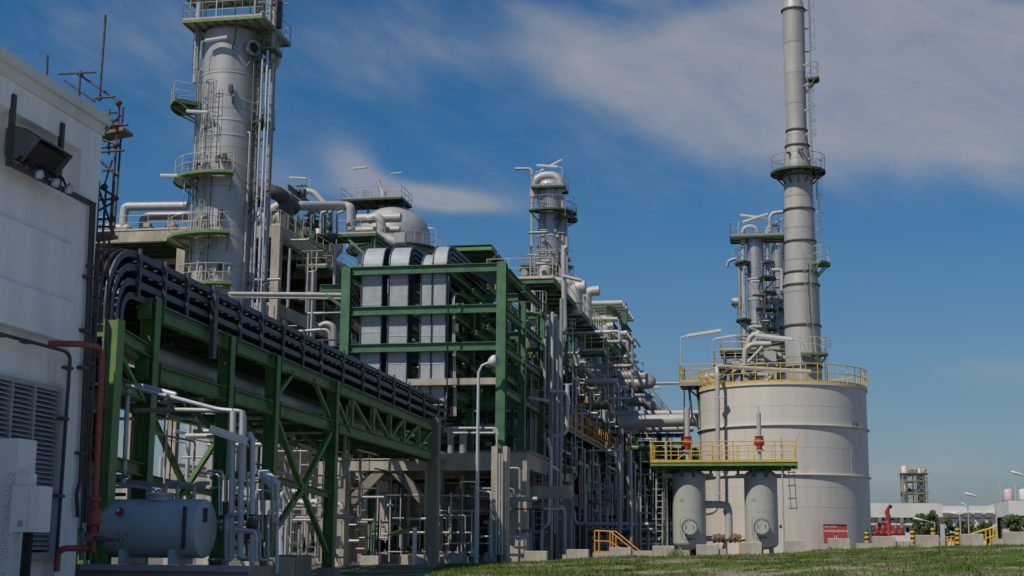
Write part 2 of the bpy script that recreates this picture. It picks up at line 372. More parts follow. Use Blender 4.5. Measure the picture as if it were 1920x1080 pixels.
def noise(vec, scale, detail=6, rough=.6, dist=0.):
    n = N.new('ShaderNodeTexNoise'); n.inputs['Scale'].default_value = scale; n.inputs['Detail'].default_value = detail
    n.inputs['Roughness'].default_value = rough; n.inputs['Distortion'].default_value = dist; L.new(vec, n.inputs['Vector']); return n.outputs['Fac']
cv = N.new('ShaderNodeCombineXYZ'); L.new(mth('MULTIPLY', az, .05), cv.inputs[0]); L.new(mth('MULTIPLY', mth('ADD', el, mth('MULTIPLY', az, .35)), .11), cv.inputs[1])
nA = noise(cv.outputs[0], 2.2, 7, .5, .25); nB = noise(cv.outputs[0], 7., 8, .6, .5)
fb = mth('ADD', mth('MULTIPLY', nA, .74), mth('MULTIPLY', nB, .26))                   # about .5 mean
def blob(a0, e0, ra, re, tilt=0.):
    ct, st = math.cos(rad(tilt)), math.sin(rad(tilt))
    dx, dy = mth('SUBTRACT', az, a0), mth('SUBTRACT', el, e0)
    u = mth('ADD', mth('MULTIPLY', dx, ct / ra), mth('MULTIPLY', dy, st / ra)); v = mth('ADD', mth('MULTIPLY', dx, -st / re), mth('MULTIPLY', dy, ct / re))
    d2 = mth('ADD', mth('MULTIPLY', u, u), mth('MULTIPLY', v, v))
    return mth('POWER', 2.718, mth('MULTIPLY', d2, -1.))
def sm(x, lo, hi):
    n = N.new('ShaderNodeMapRange'); n.interpolation_type = 'SMOOTHSTEP'; n.inputs['From Min'].default_value = lo; n.inputs['From Max'].default_value = hi
    L.new(x, n.inputs['Value']); return n.outputs[0]
BL = [  # px, py of the centre, half sizes in degrees, tilt, weight
    (1740, 150, 8.0, 3.7, -3, 1.15), (1440, 110, 8, 3.6, 12, .85), (1080, 40, 6.5, 1.8, 0, .42), (1150, 130, 5.0, 1.3, -20, .55), (1930, 110, 6, 3.6, 0, .8),
    (790, 368, 3.4, .55, -4, 1.0), (675, 325, 1.5, .8, -35, .85), (850, 378, 2.0, .35, -6, .6), (560, 300, 3.5, 1.6, 0, .32), (260, 60, 9, 2.6, 6, .42), (650, 150, 6, 2.2, 0, .2),
    (1880, 5, 2.6, .9, 0, -.7), (1250, 20, 3.0, .8, 10, -.25), (1850, 690, 3.5, .8, 0, .42), (1800, 830, 5, .9, 0, .35), (1500, 900, 16, 1.3, 0, .3), (1760, 880, 4, .5, 0, .25)]
acc = None
for px, py, ra, re, tl, wt in BL:
    a0, e0 = azel(px, py); b = mth('MULTIPLY', blob(a0, e0, ra, re, tl), wt); acc = b if acc is None else mth('ADD', acc, b)
# thin cloud elsewhere round the sky
far = sm(mth('ABSOLUTE', mth('ADD', az, 10.85)), 28, 60); acc = mth('ADD', acc, mth('MULTIPLY', far, .12)); acc = mth('ADD', acc, mth('MULTIPLY', blob(85, 35, 42, 32), .55))   # unseen cloud bank added in the east to brighten the shaded white wall
cl = sm(mth('ADD', acc, mth('MULTIPLY', mth('SUBTRACT', fb, .5), 1.7)), .08, 1.05)
nC = noise(cv.outputs[0], 4.5, 9, .62, .6)
cl = mth('MULTIPLY', cl, mth('ADD', .34, mth('MULTIPLY', nC, .76)))
hz = N.new('ShaderNodeMix'); hz.data_type = 'RGBA'; L.new(mth('MULTIPLY', mth('POWER', 2.718, mth('MULTIPLY', mth('ABSOLUTE', el), -.12)), .9), hz.inputs[0]); L.new(hs.outputs[0], hz.inputs[6]); hz.inputs[7].default_value = (1.55, 2.1, 3.0, 1)
mix = N.new('ShaderNodeMix'); mix.data_type = 'RGBA'; L.new(cl, mix.inputs[0]); L.new(hz.outputs[2], mix.inputs[6]); mix.inputs[7].default_value = (4.35, 4.5, 4.9, 1)
L.new(mix.outputs[2], bg.inputs['Color'])
sc.view_settings.view_transform = 'Standard'; sc.view_settings.look = 'None'; sc.view_settings.exposure = -0.55; sc.view_settings.gamma = 1
sc.cycles.max_bounces = 6; sc.cycles.diffuse_bounces = 3; sc.cycles.use_denoising = True

# ------------------------------------------------------------------ terrain
def sst(x, a, b): t = max(0, min(1, (x - a) / (b - a))); return t * t * (3 - 2 * t)
def gz(x):  # level of the yard, rising to the east
    return max(-.12, min(1.35, -.06 + .0435 * (x + 15.7)))
def terr(x, y):
    yc = 60 + (24 - 60) * (1 - sst(x, -19, -12.5))
    t = max(0, min(1, (y - 6) / (yc - 6))); t = t * .55 + t * t * (3 - 2 * t) * .45
    z = -1.05 + (gz(x) + 1.05) * t
    if y > yc: z = gz(x)
    if y < 61: z -= .07 * sst(y, 53, 59) * sst(x, -16, -12)
    n = math.sin(x * 1.7 + math.sin(y * .9) * 1.3) * .025 + math.sin(x * .53 + y * .31) * .045 + math.sin(y * 1.1 - x * .7) * .02
    return z + n * (1 if y < 60.4 else .0) * sst(y, 10, 30) * sst(x, -18, -13) - (0.10 * sst(y, 60.2, 61.5) if x > -16 else 0)
g = MB()
xs = [-3000, -700, -250, -120, -70, -50] + [-40 + i * 1.0 for i in range(76)] + [40, 55, 80, 140, 300, 800, 3000]
ys = [-400, -120, -40, -15, 0, 6] + [8 + i * 1.0 for i in range(57)] + [68, 75, 90, 120, 200, 400, 900, 2500]
g.v = [V(x, y, terr(x, y) - (.05 if y < 61.2 else 0.0) if y > -1 else -1.1) for y in ys for x in xs]; nx = len(xs)
for j in range(len(ys) - 1):
    for i in range(nx - 1): a = j * nx + i; g.f.append((a, a + 1, a + 1 + nx, a + nx)); g.sm.append(True)
MT['ground'] = mat('gravel_yard', (.17, .155, .135), .95, var=.25, scale=1.5, col2=(.12, .11, .095), bump=.3)
structure('ground', g, 'ground', fix=False)
MT['apron'] = mat('bounce_apron', (.68, .65, .60), .9, var=.12, scale=1.)
ap = MB(); ap.box(-11.6, 5, -18, 24.5, -1.6, -.86); structure('bounce_pavement', ap, 'apron')  # out-of-view pale slab added to bounce sunlight onto the white wall
gb = MB(); xs = [-17 + i * .35 for i in range(100)]; ys = [26 + i * .35 for i in range(100)]; nx = len(xs)
gb.v = [V(x, y, terr(x, y) + .025 * math.sin(x * 5.1 + y * 3.3) * math.sin(y * 4.7 - x * 1.3) - (.12 if y > 60.5 else 0)) for y in ys for x in xs]
for j in range(len(ys) - 1):
    for i in range(nx - 1): a = j * nx + i; gb.f.append((a, a + 1, a + 1 + nx, a + nx)); gb.sm.append(True)
def grass_mat(name, blades):
    m = bpy.data.materials.new(name); m.use_nodes = True; nt = m.node_tree; N, L = nt.nodes, nt.links; b = N['Principled BSDF']
    b.inputs['Roughness'].default_value = .8; b.inputs['Specular IOR Level'].default_value = .2
    tc = N.new('ShaderNodeTexCoord')
    def nz(s, d, sx=1., sy=1.):
        mp = N.new('ShaderNodeMapping'); mp.inputs['Scale'].default_value = (sx, sy, 1); L.new(tc.outputs['Object'], mp.inputs[0])
        n = N.new('ShaderNodeTexNoise'); n.inputs['Scale'].default_value = s; n.inputs['Detail'].default_value = d; n.inputs['Roughness'].default_value = .65; L.new(mp.outputs[0], n.inputs['Vector']); return n.outputs['Fac']
    def ramp(f, stops):
        r = N.new('ShaderNodeValToRGB'); r.color_ramp.elements[0].position = stops[0][0]; r.color_ramp.elements[0].color = stops[0][1] + (1,)
        r.color_ramp.elements[1].position = stops[-1][0]; r.color_ramp.elements[1].color = stops[-1][1] + (1,)
        for p, c in stops[1:-1]: e = r.color_ramp.elements.new(p); e.color = c + (1,)
        L.new(f, r.inputs[0]); return r.outputs[0]
    gr = ramp(nz(1.1, 6), [(.3, (.032, .068, .008)), (.5, (.078, .138, .013)), (.7, (.14, .185, .026))])
    dry = ramp(nz(9, 4), [(.3, (.12, .09, .055)), (.55, (.30, .25, .18)), (.7, (.42, .37, .30))])
    k = ramp(nz(.42, 7, .8, 1.25), [(.47, (0, 0, 0)), (.56, (1, 1, 1))])
    if blades:
        mu = N.new('ShaderNodeMath'); mu.operation = 'MULTIPLY'; mu.inputs[1].default_value = .45; L.new(k, mu.inputs[0]); k = mu.outputs[0]
    mx = N.new('ShaderNodeMix'); mx.data_type = 'RGBA'; L.new(k, mx.inputs[0]); L.new(gr, mx.inputs[6]); L.new(dry, mx.inputs[7])
    L.new(mx.outputs[2], b.inputs['Base Color']); return m
MT['bank'] = grass_mat('grassy_bank', False); MT['blades'] = grass_mat('grass_blades', True)
structure('grass_bank', gb, 'bank', fix=False)
def mnoise(x, y): 
    from mathutils import noise as nz
    return nz.noise(V(x * .34, y * .5, 3.3)) + .5 * nz.noise(V(x * .9, y * 1.2, 8.1))
bl = MB(); RG = random.Random(3)
for i in range(110000):
    y = 61.0 - 28 * RG.random() ** 1.35; x = RG.uniform(-14.5, 12.5) * (y / 60) - (60 - y) * .02
    if mnoise(x, y) > .12 and RG.random() < .85: continue
    z = terr(x, y) - .015; hgt = RG.uniform(.03, .085) * (.55 + 1.3 * max(0, .5 - mnoise(x * 2.3 + 9, y * 2.1))) * (1.6 if RG.random() < .06 else 1); a = RG.uniform(0, 6.28); ww = RG.uniform(.012, .03)
    dx, dy = math.cos(a) * ww, math.sin(a) * ww; lx, ly = RG.uniform(-.05, .05), RG.uniform(-.05, .05)
    bl.add([V(x - dx, y - dy, z), V(x + dx, y + dy, z), V(x + lx, y + ly, z + hgt)], [(0, 1, 2)])
for (px, hh) in ((1268, .5), (1700, .25), (1560, .22)):           # a few taller weeds by the blocks
    q = P(px, 1034, 61.0)
    for i in range(70):
        x, y = q.x + RG.gauss(0, .22), q.y - .45 + RG.gauss(0, .15); z = terr(x, y); a = RG.uniform(0, 6.28)
        bl.add([V(x - .02, y, z), V(x + .02, y, z), V(x + math.cos(a) * .18, y + math.sin(a) * .18, z + hh * RG.uniform(.5, 1))], [(0, 1, 2)])
structure('grass', bl, 'blades', 'stuff', fix=False)
# ------------------------------------------------------------------ white building at the left
FX = -11.6
def F(px, py, off=0.): return PX(px, py, FX + off)
yc = F(170, 600).y; ztop = F(200, 222).z; y_out = 8.0
rec_y = F(152, 320).y; rec_top = F(120, 262).z
bt = (F(0, 522).z + F(148, 572).z) / 2; bb = (F(0, 606).z + F(148, 646).z) / 2
bd = Thing('white_building', 'white rendered plant building with a louvre bank and a flat roof', 'building', (FX - 4, yc - 5, 0))
XB = -34
wall = MB(); wall.box(XB, FX - .22, y_out, yc - .02, -.2, ztop - .35)                        # body
wall.box(FX - .219, FX, rec_y, yc, -.2, ztop - .352)                                        # corner pilaster
wall.box(FX - .219, FX - .001, y_out, rec_y - .002, rec_top, ztop - .353)                     # frieze above the recess
wall.box(FX - .219, FX - .10, y_out, rec_y - .002, bt, bt + 1.0)
wall.box(FX - .219, FX + .02, y_out, rec_y - .003, bb, bt)                                  # spandrel band
bd.part('wall', wall, 'white')
par = MB(); zc = ztop
for (x0, x1, z0, z1) in ((XB, FX + .03, zc - .35, zc - .16), (XB, FX + .10, zc - .158, zc + .02)): par.box(x0, x1, y_out, yc + (.03 if z1 < zc else .10), z0, z1)
bd.part('roof', par, 'stainwhite')
# louvres
ly0, ly1 = 17.5, F(113, 850).y; lz0, lz1 = F(100, 1036).z, (F(113, 735).z + F(2, 708).z) / 2
lv = bd.part('louvre_bank', MB().box(FX - .219, FX - .20, ly0, ly1, lz0, lz1), 'louvreback')
sl_ = MB(); n = 34
for i in range(n):
    z = lz0 + .06 + (lz1 - lz0 - .1) * i / (n - 1)
    sl_.add([V(FX - .17, ly0, z + .05), V(FX - .17, ly1 - .04, z + .05), V(FX - .07, ly1 - .04, z - .015), V(FX - .07, ly0, z - .015),
             V(FX - .17, ly0, z + .065), V(FX - .17, ly1 - .04, z + .065), V(FX - .07, ly1 - .04, z), V(FX - .07, ly0, z)],
            [(0, 1, 2, 3), (7, 6, 5, 4), (3, 2, 6, 7), (0, 4, 5, 1)])
bd.part('louvre_slats', sl_, 'slat', lv)
fm = MB(); m1, m2 = F(27, 800).y, F(70, 800).y
for y in (ly1, m2, m1, m1 - (m2 - m1), m1 - 2 * (m2 - m1)): fm.box(FX - .2, FX - .05, y - .05, y + .0, lz0, lz1)
fm.box(FX - .2, FX - .045, ly0, ly1 + .002, lz1, lz1 + .07); fm.box(FX - .2, FX - .045, ly0, ly1 + .002, lz0 - .12, lz0)
bd.part('louvre_frame', fm, 'slat', lv)
# exhaust hood on its bracket
hA, hB = F(36, 262), F(112, 300); hx = FX - .21; k_ = .76
hd = Thing('exhaust_hood', 'grey metal exhaust hood with a dark slanted mouth high on the white wall', 'vent hood', (hx, (hA.y + hB.y) / 2, hA.z - .5))
y0, y1 = F(33, 262).y, F(96, 290).y
prof = [(a * k_, b * k_) for a, b in ((0, .26), (.22, .30), (.45, .24), (.78, .02), (.40, -.46), (0, -.30))]; zc = F(60, 277).z
pm = MB(); q = [V(hx + a, y0, zc + b) for a, b in prof]; dy = V(0, y1 - y0, 0)
for i in (0, 1, 2, 4): pm.prism([q[i], q[i + 1], q[i + 1] + (V(hx + .25, y0, zc - .05) - q[i + 1]) * .05, q[i] + (V(hx + .25, y0, zc - .05) - q[i]) * .05] if i != 5 else q, dy)
pm.prism([q[0], q[1], q[2], q[3], q[4], q[5]], V(0, .02, 0)); pm.prism([p + dy for p in q], V(0, .02, 0))
hb = hd.part('hood_shell', pm, 'hood')
hd.part('mouth', MB().prism([q[3] + V(-.1, .02, -.03), q[4] + V(-.1, .02, .02), q[4] + V(-.13, .02, .04), q[3] + V(-.13, .02, -.01)], dy * .96), 'louvreback', hb)
for (pa, pb) in (((28, 176), (22, 312)), ((119, 230), (114, 348))):
    a, b = F(*pa, .05), F(*pb, .05); y = (a.y + b.y) / 2; hd.part('upright', MB().box(FX - .02, FX + .05, y - .045, y + .045, b.z, a.z), 'bracket')
a, b = F(22, 310, .06), F(172, 378, .06); z0 = a.z
ra = MB().bar((FX + .04, a.y, (a.z + b.z) / 2), (FX + .04, b.y, (a.z + b.z) / 2), .06, .08); hd.part('rail', ra, 'bracket')
zr = (a.z + b.z) / 2
cw = MB(); ys = [a.y + .1 + (b.y - a.y) * .62 * i / 16 for i in range(17)]
cw.tube([V(FX + .09, y, zr + .09 + .07 * math.sin(i * 1.9) + (.1 if i % 5 == 3 else 0)) for i, y in enumerate(ys)], .022, 6)
cw.tube([V(FX + .11, y, zr + .08 + .06 * math.cos(i * 2.3)) for i, y in enumerate(ys)], .016, 6); hd.part('cable_loop', cw, 'cable')
for i, t in enumerate((.27, .47, .64)): y = a.y + (b.y - a.y) * t; hd.part('spotlight', MB().dome([(0, 0), (.07, .01), (.075, .09), (.0, .1)], (FX + .08, y, zr + .02), 12, V(1, 0, -.2)), 'lpost')
# conduits down the facade
def conduit(pts, off, r, label, clamps):
    w = [F(*p, off) for p in pts]; t = Thing('wall_conduit', label, 'conduit', w[-1]); c = t.part('conduit_run', MB().tube(w, r, 8, .1), 'bracket')
    for p in clamps: q = F(*p, off); t.part('clamp', MB().box(FX - .01, FX + off + r + .012, q.y - .1, q.y + .1, q.z - .025, q.z + .025), 'bracket')
conduit([(172, 378), (172, 420), (158, 800), (150, 905), (143, 925), (146, 970)], .07, .035, 'dark grey cable conduit running down the corner of the white building', [(166, 520), (160, 620), (156, 690), (152, 850)])
conduit([(178, 380), (177, 430), (164, 760), (152, 1000)], .06, .02, 'thin conduit alongside the dark conduit at the white building corner', [(172, 500), (167, 680)])
conduit([(-30, 618), (55, 642), (122, 658), (132, 668), (105, 1060)], .06, .03, 'grey conduit bending from the white spandrel down past the louvres', [(0, 628), (50, 641), (128, 690), (120, 785), (112, 930)])
# red fire main
y = F(100, 645).y
def G(px, py, off): return PX(px, py, FX + off)
rp = Thing('fire_pipe', 'dark red fire main rising beside the white building corner', 'pipe', G(175, 1000, 1.0))
o = .75
pts = [G(93, 644, .25), G(150, 645, .8), G(182, 650, o), G(192, 664, o), G(176, 965, o), G(173, 1035, o)]
rp.part('pipe_run', MB().tube(pts, .05, 12, .15), 'dred')
for (px, py) in ((177, 962), (176, 978), (173, 1002), (175, 935)):
    c = G(px, py, o); rp.part('flange', MB().lathe([(.12, -.03), (.12, .03)], c, 16), 'dred')
vb = MB().dome([(0, -.18), (.10, -.12), (.115, 0), (.10, .12), (0, .18)], G(176, 970, o), 14); rp.part('valve', vb, 'dred')
pts = [G(106, 1072, .5), G(109, 1034, .5), G(122, 1028, .6), G(168, 1028, o - .05)]
rp.part('branch', MB().tube(pts, .05, 12, .15), 'dred')
for (px, py, dd) in ((172, 1010, V(0, 1, 0)), (188, 1012, V(1, -.2, 0))):
    c = G(px, py, o); hv = MB().lathe([(.06, -.15), (.06, .15)], c, 12, dd); hv.tube(arc(c + V(.45, -.05, 0), .12, 0, 6.28, V(0, 1, 0), Z, 12), .015, 5); hv.tube([c, c + V(.45, -.05, 0)], .03, 6)
    rp.part('hand_valve', hv, 'hood')
# white riser column with the control cabinet
yq = 19.2
a, b = P(2, 822, yq), P(37, 822, yq)
rc = Thing('cable_riser', 'white perforated box column standing before the louvres', 'column', (a.x, yq, -.1))
rc.part('column_case', MB().box(a.x - .4, b.x, yq, yq + .5, -.5, a.z), 'box')
rc.part('trim_strip', MB().box(b.x - .18, b.x - .06, yq - .006, yq - .001, -.5, a.z - .5), 'perf')
cb = Thing('control_cabinet', 'white control cabinet fixed to the perforated column by the louvres', 'cabinet', (P(60, 1000, yq).x, yq, 0))
A, B = P(36, 912, yq), P(79, 998, yq)
body = cb.part('cabinet_body', MB().box(b.x + .003, B.x, yq - .12, yq + .22, B.z, A.z), 'box')
xm = P(62, 950, yq).x; cb.part('seam', MB().box(xm - .006, xm + .006, yq - .124, yq - .12, B.z + .02, A.z - .02), 'lpost', body)
cb.part('rating_plate', MB().box(P(36, 980, yq).x + .05, P(47, 980, yq).x + .03, yq - .125, yq - .12, P(40, 988, yq).z, P(40, 976, yq).z), 'slat', body)
cb.part('small_box', MB().box(b.x + .003, P(59, 900, yq).x, yq - .05, yq + .15, A.z + .002, P(50, 888, yq).z), 'box')
for px in (30, 36, 41): q = P(px, 1000, yq); cb.part('conduit', MB().tube([V(q.x + .12, yq + .05, B.z), V(q.x + .11, yq + .05, B.z - .5), V(q.x + .08, yq + .08, -.6)], .035, 8), 'cable')

# ------------------------------------------------------------------ scaffold behind the building corner
ys_ = yc + .6
sf = Thing('scaffold', 'rusty tube scaffold climbing above the corner of the white building', 'scaffold', P(205, 900, ys_))
def S(px, py, d=0.): return P(px, py, ys_ + d)
def pole(a, b, d=0., d2=None, r=.022, nm='pole', m='rust'):
    sf.part(nm, MB().tube([S(*a, d), S(*b, d if d2 is None else d2)], r, 7), m)
for a, b, d in (((198, 28), (186, 190), 0), ((224, 195), (206, 430), .1), ((89, 103), (87, 165), 0), ((150, 133), (147, 215), 0),
                ((186, 340), (181, 440), 0), ((199, 352), (192, 450), .2), ((214, 340), (208, 445), .1), ((196, 440), (186, 620), 0), ((205, 445), (192, 900), .3), ((186, 440), (166, 900), .1), ((180, 470), (160, 900), .5)):
    pole(a, b, d)
for a, b, d in (((110, 139), (180, 135), 0), ((148, 140), (228, 194), .1), ((178, 184), (216, 181), 0), ((190, 235), (240, 234), 0), ((196, 217), (222, 233), .1), ((188, 285), (233, 282), 0),
                ((190, 277), (220, 275), .2), ((185, 350), (222, 372), .1), ((180, 375), (222, 373), 0), ((184, 352), (214, 440), .2), ((176, 412), (216, 410), .1), ((192, 262), (222, 272), .1), ((206, 211), (219, 211), 0)):
    pole(a, b, d, nm='ledger')
for a, b, d in (((205, 205), (204, 290), .6), ((231, 200), (214, 430), .7), ((186, 300), (220, 330), .1), ((196, 250), (226, 216), .3), ((192, 320), (214, 318), .1), ((184, 395), (212, 380), .2), ((210, 300), (196, 345), .2), ((180, 425), (214, 425), .3), ((120, 150), (178, 190), .5)): pole(a, b, d, nm='ledger')
pl = MB()
for a, b in (((186, 258), (240, 247)), ((188, 243), (212, 238)), ((178, 445), (210, 440))):
    p, q = S(*a), S(*b); pl.bar(p, q, .7, .06)
for i, (a, b) in enumerate((((186, 258), (240, 247)), ((188, 243), (212, 238)), ((172, 447), (212, 441)))): sf.part('plank', MB().bar(S(*a, .5), S(*b, .5), .42, .06), 'wood')
for i in range(10):
    py = 470 + i * 43; x0 = 187 - i * 2.6; sf.part('rung', MB().tube([S(x0 - 8, py, .3), S(x0 + 9, py + 4, .3)], .02, 6), 'rust')
for a, b in (((205, 500), (182, 535)), ((178, 590), (172, 640)), ((190, 655), (160, 700)), ((196, 818), (168, 850)), ((168, 725), (190, 755))): pole(a, b, .2, nm='brace')
for p in ((150, 138), (186, 183), (222, 193), (220, 234), (218, 272), (213, 373), (211, 411), (196, 350)): sf.part('coupler', MB().dome([(0, -.06), (.055, -.04), (.055, .04), (0, .06)], S(*p, .05), 8, V(1, 0, .4)), 'rust')
# service pipes up the end of the building behind the scaffold
for i, (a, b) in enumerate((((183, 470), (160, 980)), ((177, 480), (152, 990)))):
    pipe([S(*a, .9), S(*b, .9)], .06, 'lpost' if i else 'dpipe', ['dark service pipe rising beside the pale one in the scaffold gap', 'pale service pipe rising in the gap between wall and scaffold'][i])
# ------------------------------------------------------------------ green pipe bridge with cable trays
bE = V(P(812, 800, 58).x, 58, 0); bdir = V(math.sin(rad(-2.36)), math.cos(rad(-2.36)), 0); bside = V(bdir.y, -bdir.x, 0)   # bside points east
def B(px, py, off=0.): return PN(px, py, bE + bside * off, bside)
def bs(p): return (p - bE).dot(bdir)               # distance along the bridge
def bp(s, off, z): q = bE + bdir * s + bside * off; return V(q.x, q.y, z)
WID = -3.5
s0 = bs(B(285, 600)); zt = (B(286, 583).z + B(808, 800).z) / 2; zl = (B(290, 700).z + B(806, 853).z) / 2
ut0, ut1 = B(286, 585).z, B(808, 800).z; lt0, lt1 = B(290, 700).z, B(806, 853).z
def zu(s): return ut0 + (ut1 - ut0) * (s - s0) / -s0
def zlw(s): return lt0 + (lt1 - lt0) * (s - s0) / -s0
colx = [bs(B(x, 800)) for x in (272, 419, 508, 623)]
br = Thing('pipe_bridge', 'green steel pipe bridge carrying black cable trays from the white building', 'pipe bridge', bp(-14, -1.7, 0))
for off, nm in ((0, 'near'), (WID, 'far')):
    sa = s0 + .0
    br.part('upper_chord', MB().ibeam(bp(sa, off, zu(sa)), bp(-.15, off, zu(-.15)), .22, .34), 'bgreen')
    br.part('lower_chord', MB().ibeam(bp(sa, off, zlw(sa)), bp(-.15, off, zlw(-.15)), .22, .32), 'bgreen')
for i, s in enumerate(colx):
    for off in (.0, WID):
        c = br.part('column', MB().ibeam(bp(s, off, -.1), bp(s, off, zu(s) + (.17 if i else .3)), .30, .34, .025, up=bside), 'bgreen')
        br.part('base_plate', MB().box(-.0, .0, 0, 0, 0, 0) if False else MB().bar(bp(s, off, -.12) - bdir * .3, bp(s, off, -.12) + bdir * .3, .55, .3), 'dconcrete', c)
# short lit column and portal at the building end
qe = P(209, 700, 25.3); OE = (qe - bE).dot(bside); sl0 = bs(qe); zs = P(209, 600, 25.3).z
for off in (OE, ): br.part('end_column', MB().ibeam(bp(sl0, off, -.1), bp(sl0, off, zs), .30, .30, .025), 'lgreen')
for z in (zs - .25, B(240, 735).z, B(240, 878).z): br.part('tie_beam', MB().ibeam(bp(sl0 + .16, OE, z), bp(colx[0] - .18, 0, z), .2, .26), 'bgreen')
for z in (zs - .2, zs - 1.6): br.part('cross_beam', MB().ibeam(bp(sl0 + .05, OE - .16, z), bp(sl0 + .05, OE - 2.2, z), .2, .25), 'lgreen')
br.part('brace', MB().bar(bp(sl0 + .1, OE, zs - .5), bp(colx[0] - .15, 0, B(250, 740).z - .1), .1, .1), 'bgreen')
br.part('brace', MB().bar(bp(sl0 + .1, OE - 2.2, zs - .5), bp(colx[0] - .15, WID, .6), .1, .1), 'bgreen')
# cross beams under both decks
ncb = 17
for i in range(ncb):
    s = s0 + .5 + (-.7 - s0 - .5) * i / (ncb - 1)
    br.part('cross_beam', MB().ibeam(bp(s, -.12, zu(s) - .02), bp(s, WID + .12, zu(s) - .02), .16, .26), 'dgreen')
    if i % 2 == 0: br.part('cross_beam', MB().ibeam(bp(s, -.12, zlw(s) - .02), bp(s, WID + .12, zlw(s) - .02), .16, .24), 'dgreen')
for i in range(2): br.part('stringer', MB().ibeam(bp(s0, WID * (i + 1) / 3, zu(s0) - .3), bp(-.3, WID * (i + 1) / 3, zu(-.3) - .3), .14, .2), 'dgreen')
# truss web members at the far bay
tp = [(658, None), (694, None), (722, None), (752, None), (780, None)]
vs = [bs(B(x, 780)) for x in (658, 698, 730, 756, 784)]
for s in vs:
    for off in (0, WID): br.part('web_post', MB().bar(bp(s, off, zlw(s) + .16), bp(s, off, zu(s) - .17), .16, .2), 'bgreen')
q = [colx[3] + .17] + vs + [-.2]
for i in range(len(q) - 1):
    a, b = q[i] + .12, q[i + 1] - .12
    if i == 0: continue
    for off in (0, WID):
        if i < 3: br.part('web_brace', MB().bar(bp(a, off, zu(a) - .17), bp(b, off, zlw(b) + .16), .11, .11), 'bgreen')
        else: br.part('web_brace', MB().bar(bp(a, off, zlw(a) + .16), bp(b, off, zu(b) - .17), .11, .11), 'bgreen')
br.part('web_brace', MB().bar(B(588, 712), B(617, 782), .11, .11), 'bgreen'); br.part('web_brace', MB().bar(B(550, 698), B(516, 745), .11, .11), 'bgreen')
br.part('web_brace', MB().bar(B(632, 750), B(655, 810), .11, .11), 'bgreen')
# X bracing between the third and fourth columns
a, b = colx[2], colx[3]; xm_ = B(566, 917)
for off in (0, WID):
    m_ = bp(bs(xm_), off, xm_.z)
    for (s, z) in ((a + .2, zlw(a) - .1), (b - .2, zlw(b) - .2)): br.part('brace', MB().bar(bp(s, off, z), m_, .14, .14), 'bgreen')
    for (s, z) in ((a + .2, B(520, 1010).z), (b - .2, B(608, 1035).z)): br.part('brace', MB().bar(m_, bp(s, off, z), .14, .14), 'bgreen')
    br.part('gusset', MB().bar(m_ - Z * .2, m_ + Z * .2, .07, .4, bdir), 'bgreen')
    br.part('strut', MB().ibeam(bp(a + .2, off, B(520, 898).z), bp(b - .2, off, B(612, 928).z), .16, .18), 'bgreen')
for off in (WID,):
    br.part('brace', MB().bar(bp(colx[0], off, .5), bp(colx[1], off, zlw(colx[1]) - .2), .12, .12), 'bgreen'); br.part('brace', MB().bar(bp(colx[1], off, .5), bp(colx[0], off, zlw(colx[0]) - .2), .12, .12), 'bgreen')
for s in colx: br.part('portal_brace', MB().bar(bp(s, -.1, zlw(s) - 1.0), bp(s, -1.1, zlw(s) - .12), .12, .12), 'bgreen')
# concrete pillar carrying the far end
cp = Thing('concrete_pillar', 'tall square concrete pillar under the end of the green bridge', 'pillar', (bE.x, bE.y, 0))
pz = P(812, 784, 58).z
cp.part('shaft', MB().box(bE.x - .2, bE.x + .26, 57.85, 58.35, -.3, pz), 'dconcrete'); cp.part('bearing_plate', MB().box(bE.x - .15, bE.x + .2, 57.9, 58.3, pz, pz + .03), 'galv')
# big steel pipe along the bridge
zp = lambda s: zlw(s) + .55
pipe([bp(s0 - 2.0, -.75, zp(s0) + .02), bp(-3, -.75, zp(-3)), bp(6, -.75, zp(6) - .3)], .26, 'steel', 'fat grey insulated pipe running through the green bridge', n=20, name='bridge_pipe')
for k, (off, r, dz) in enumerate(((-1.5, .11, .3), (-1.95, .16, .35), (-2.5, .08, .28), (-2.9, .13, .3))):
    pipe([bp(s0 - 1, off, zlw(s0) + dz), bp(8, off, zlw(8) + dz)], r, 'dpipe', 'small dark pipe lying behind the fat pipe inside the green bridge', 'small dark pipes inside the green bridge', name='bridge_pipe')
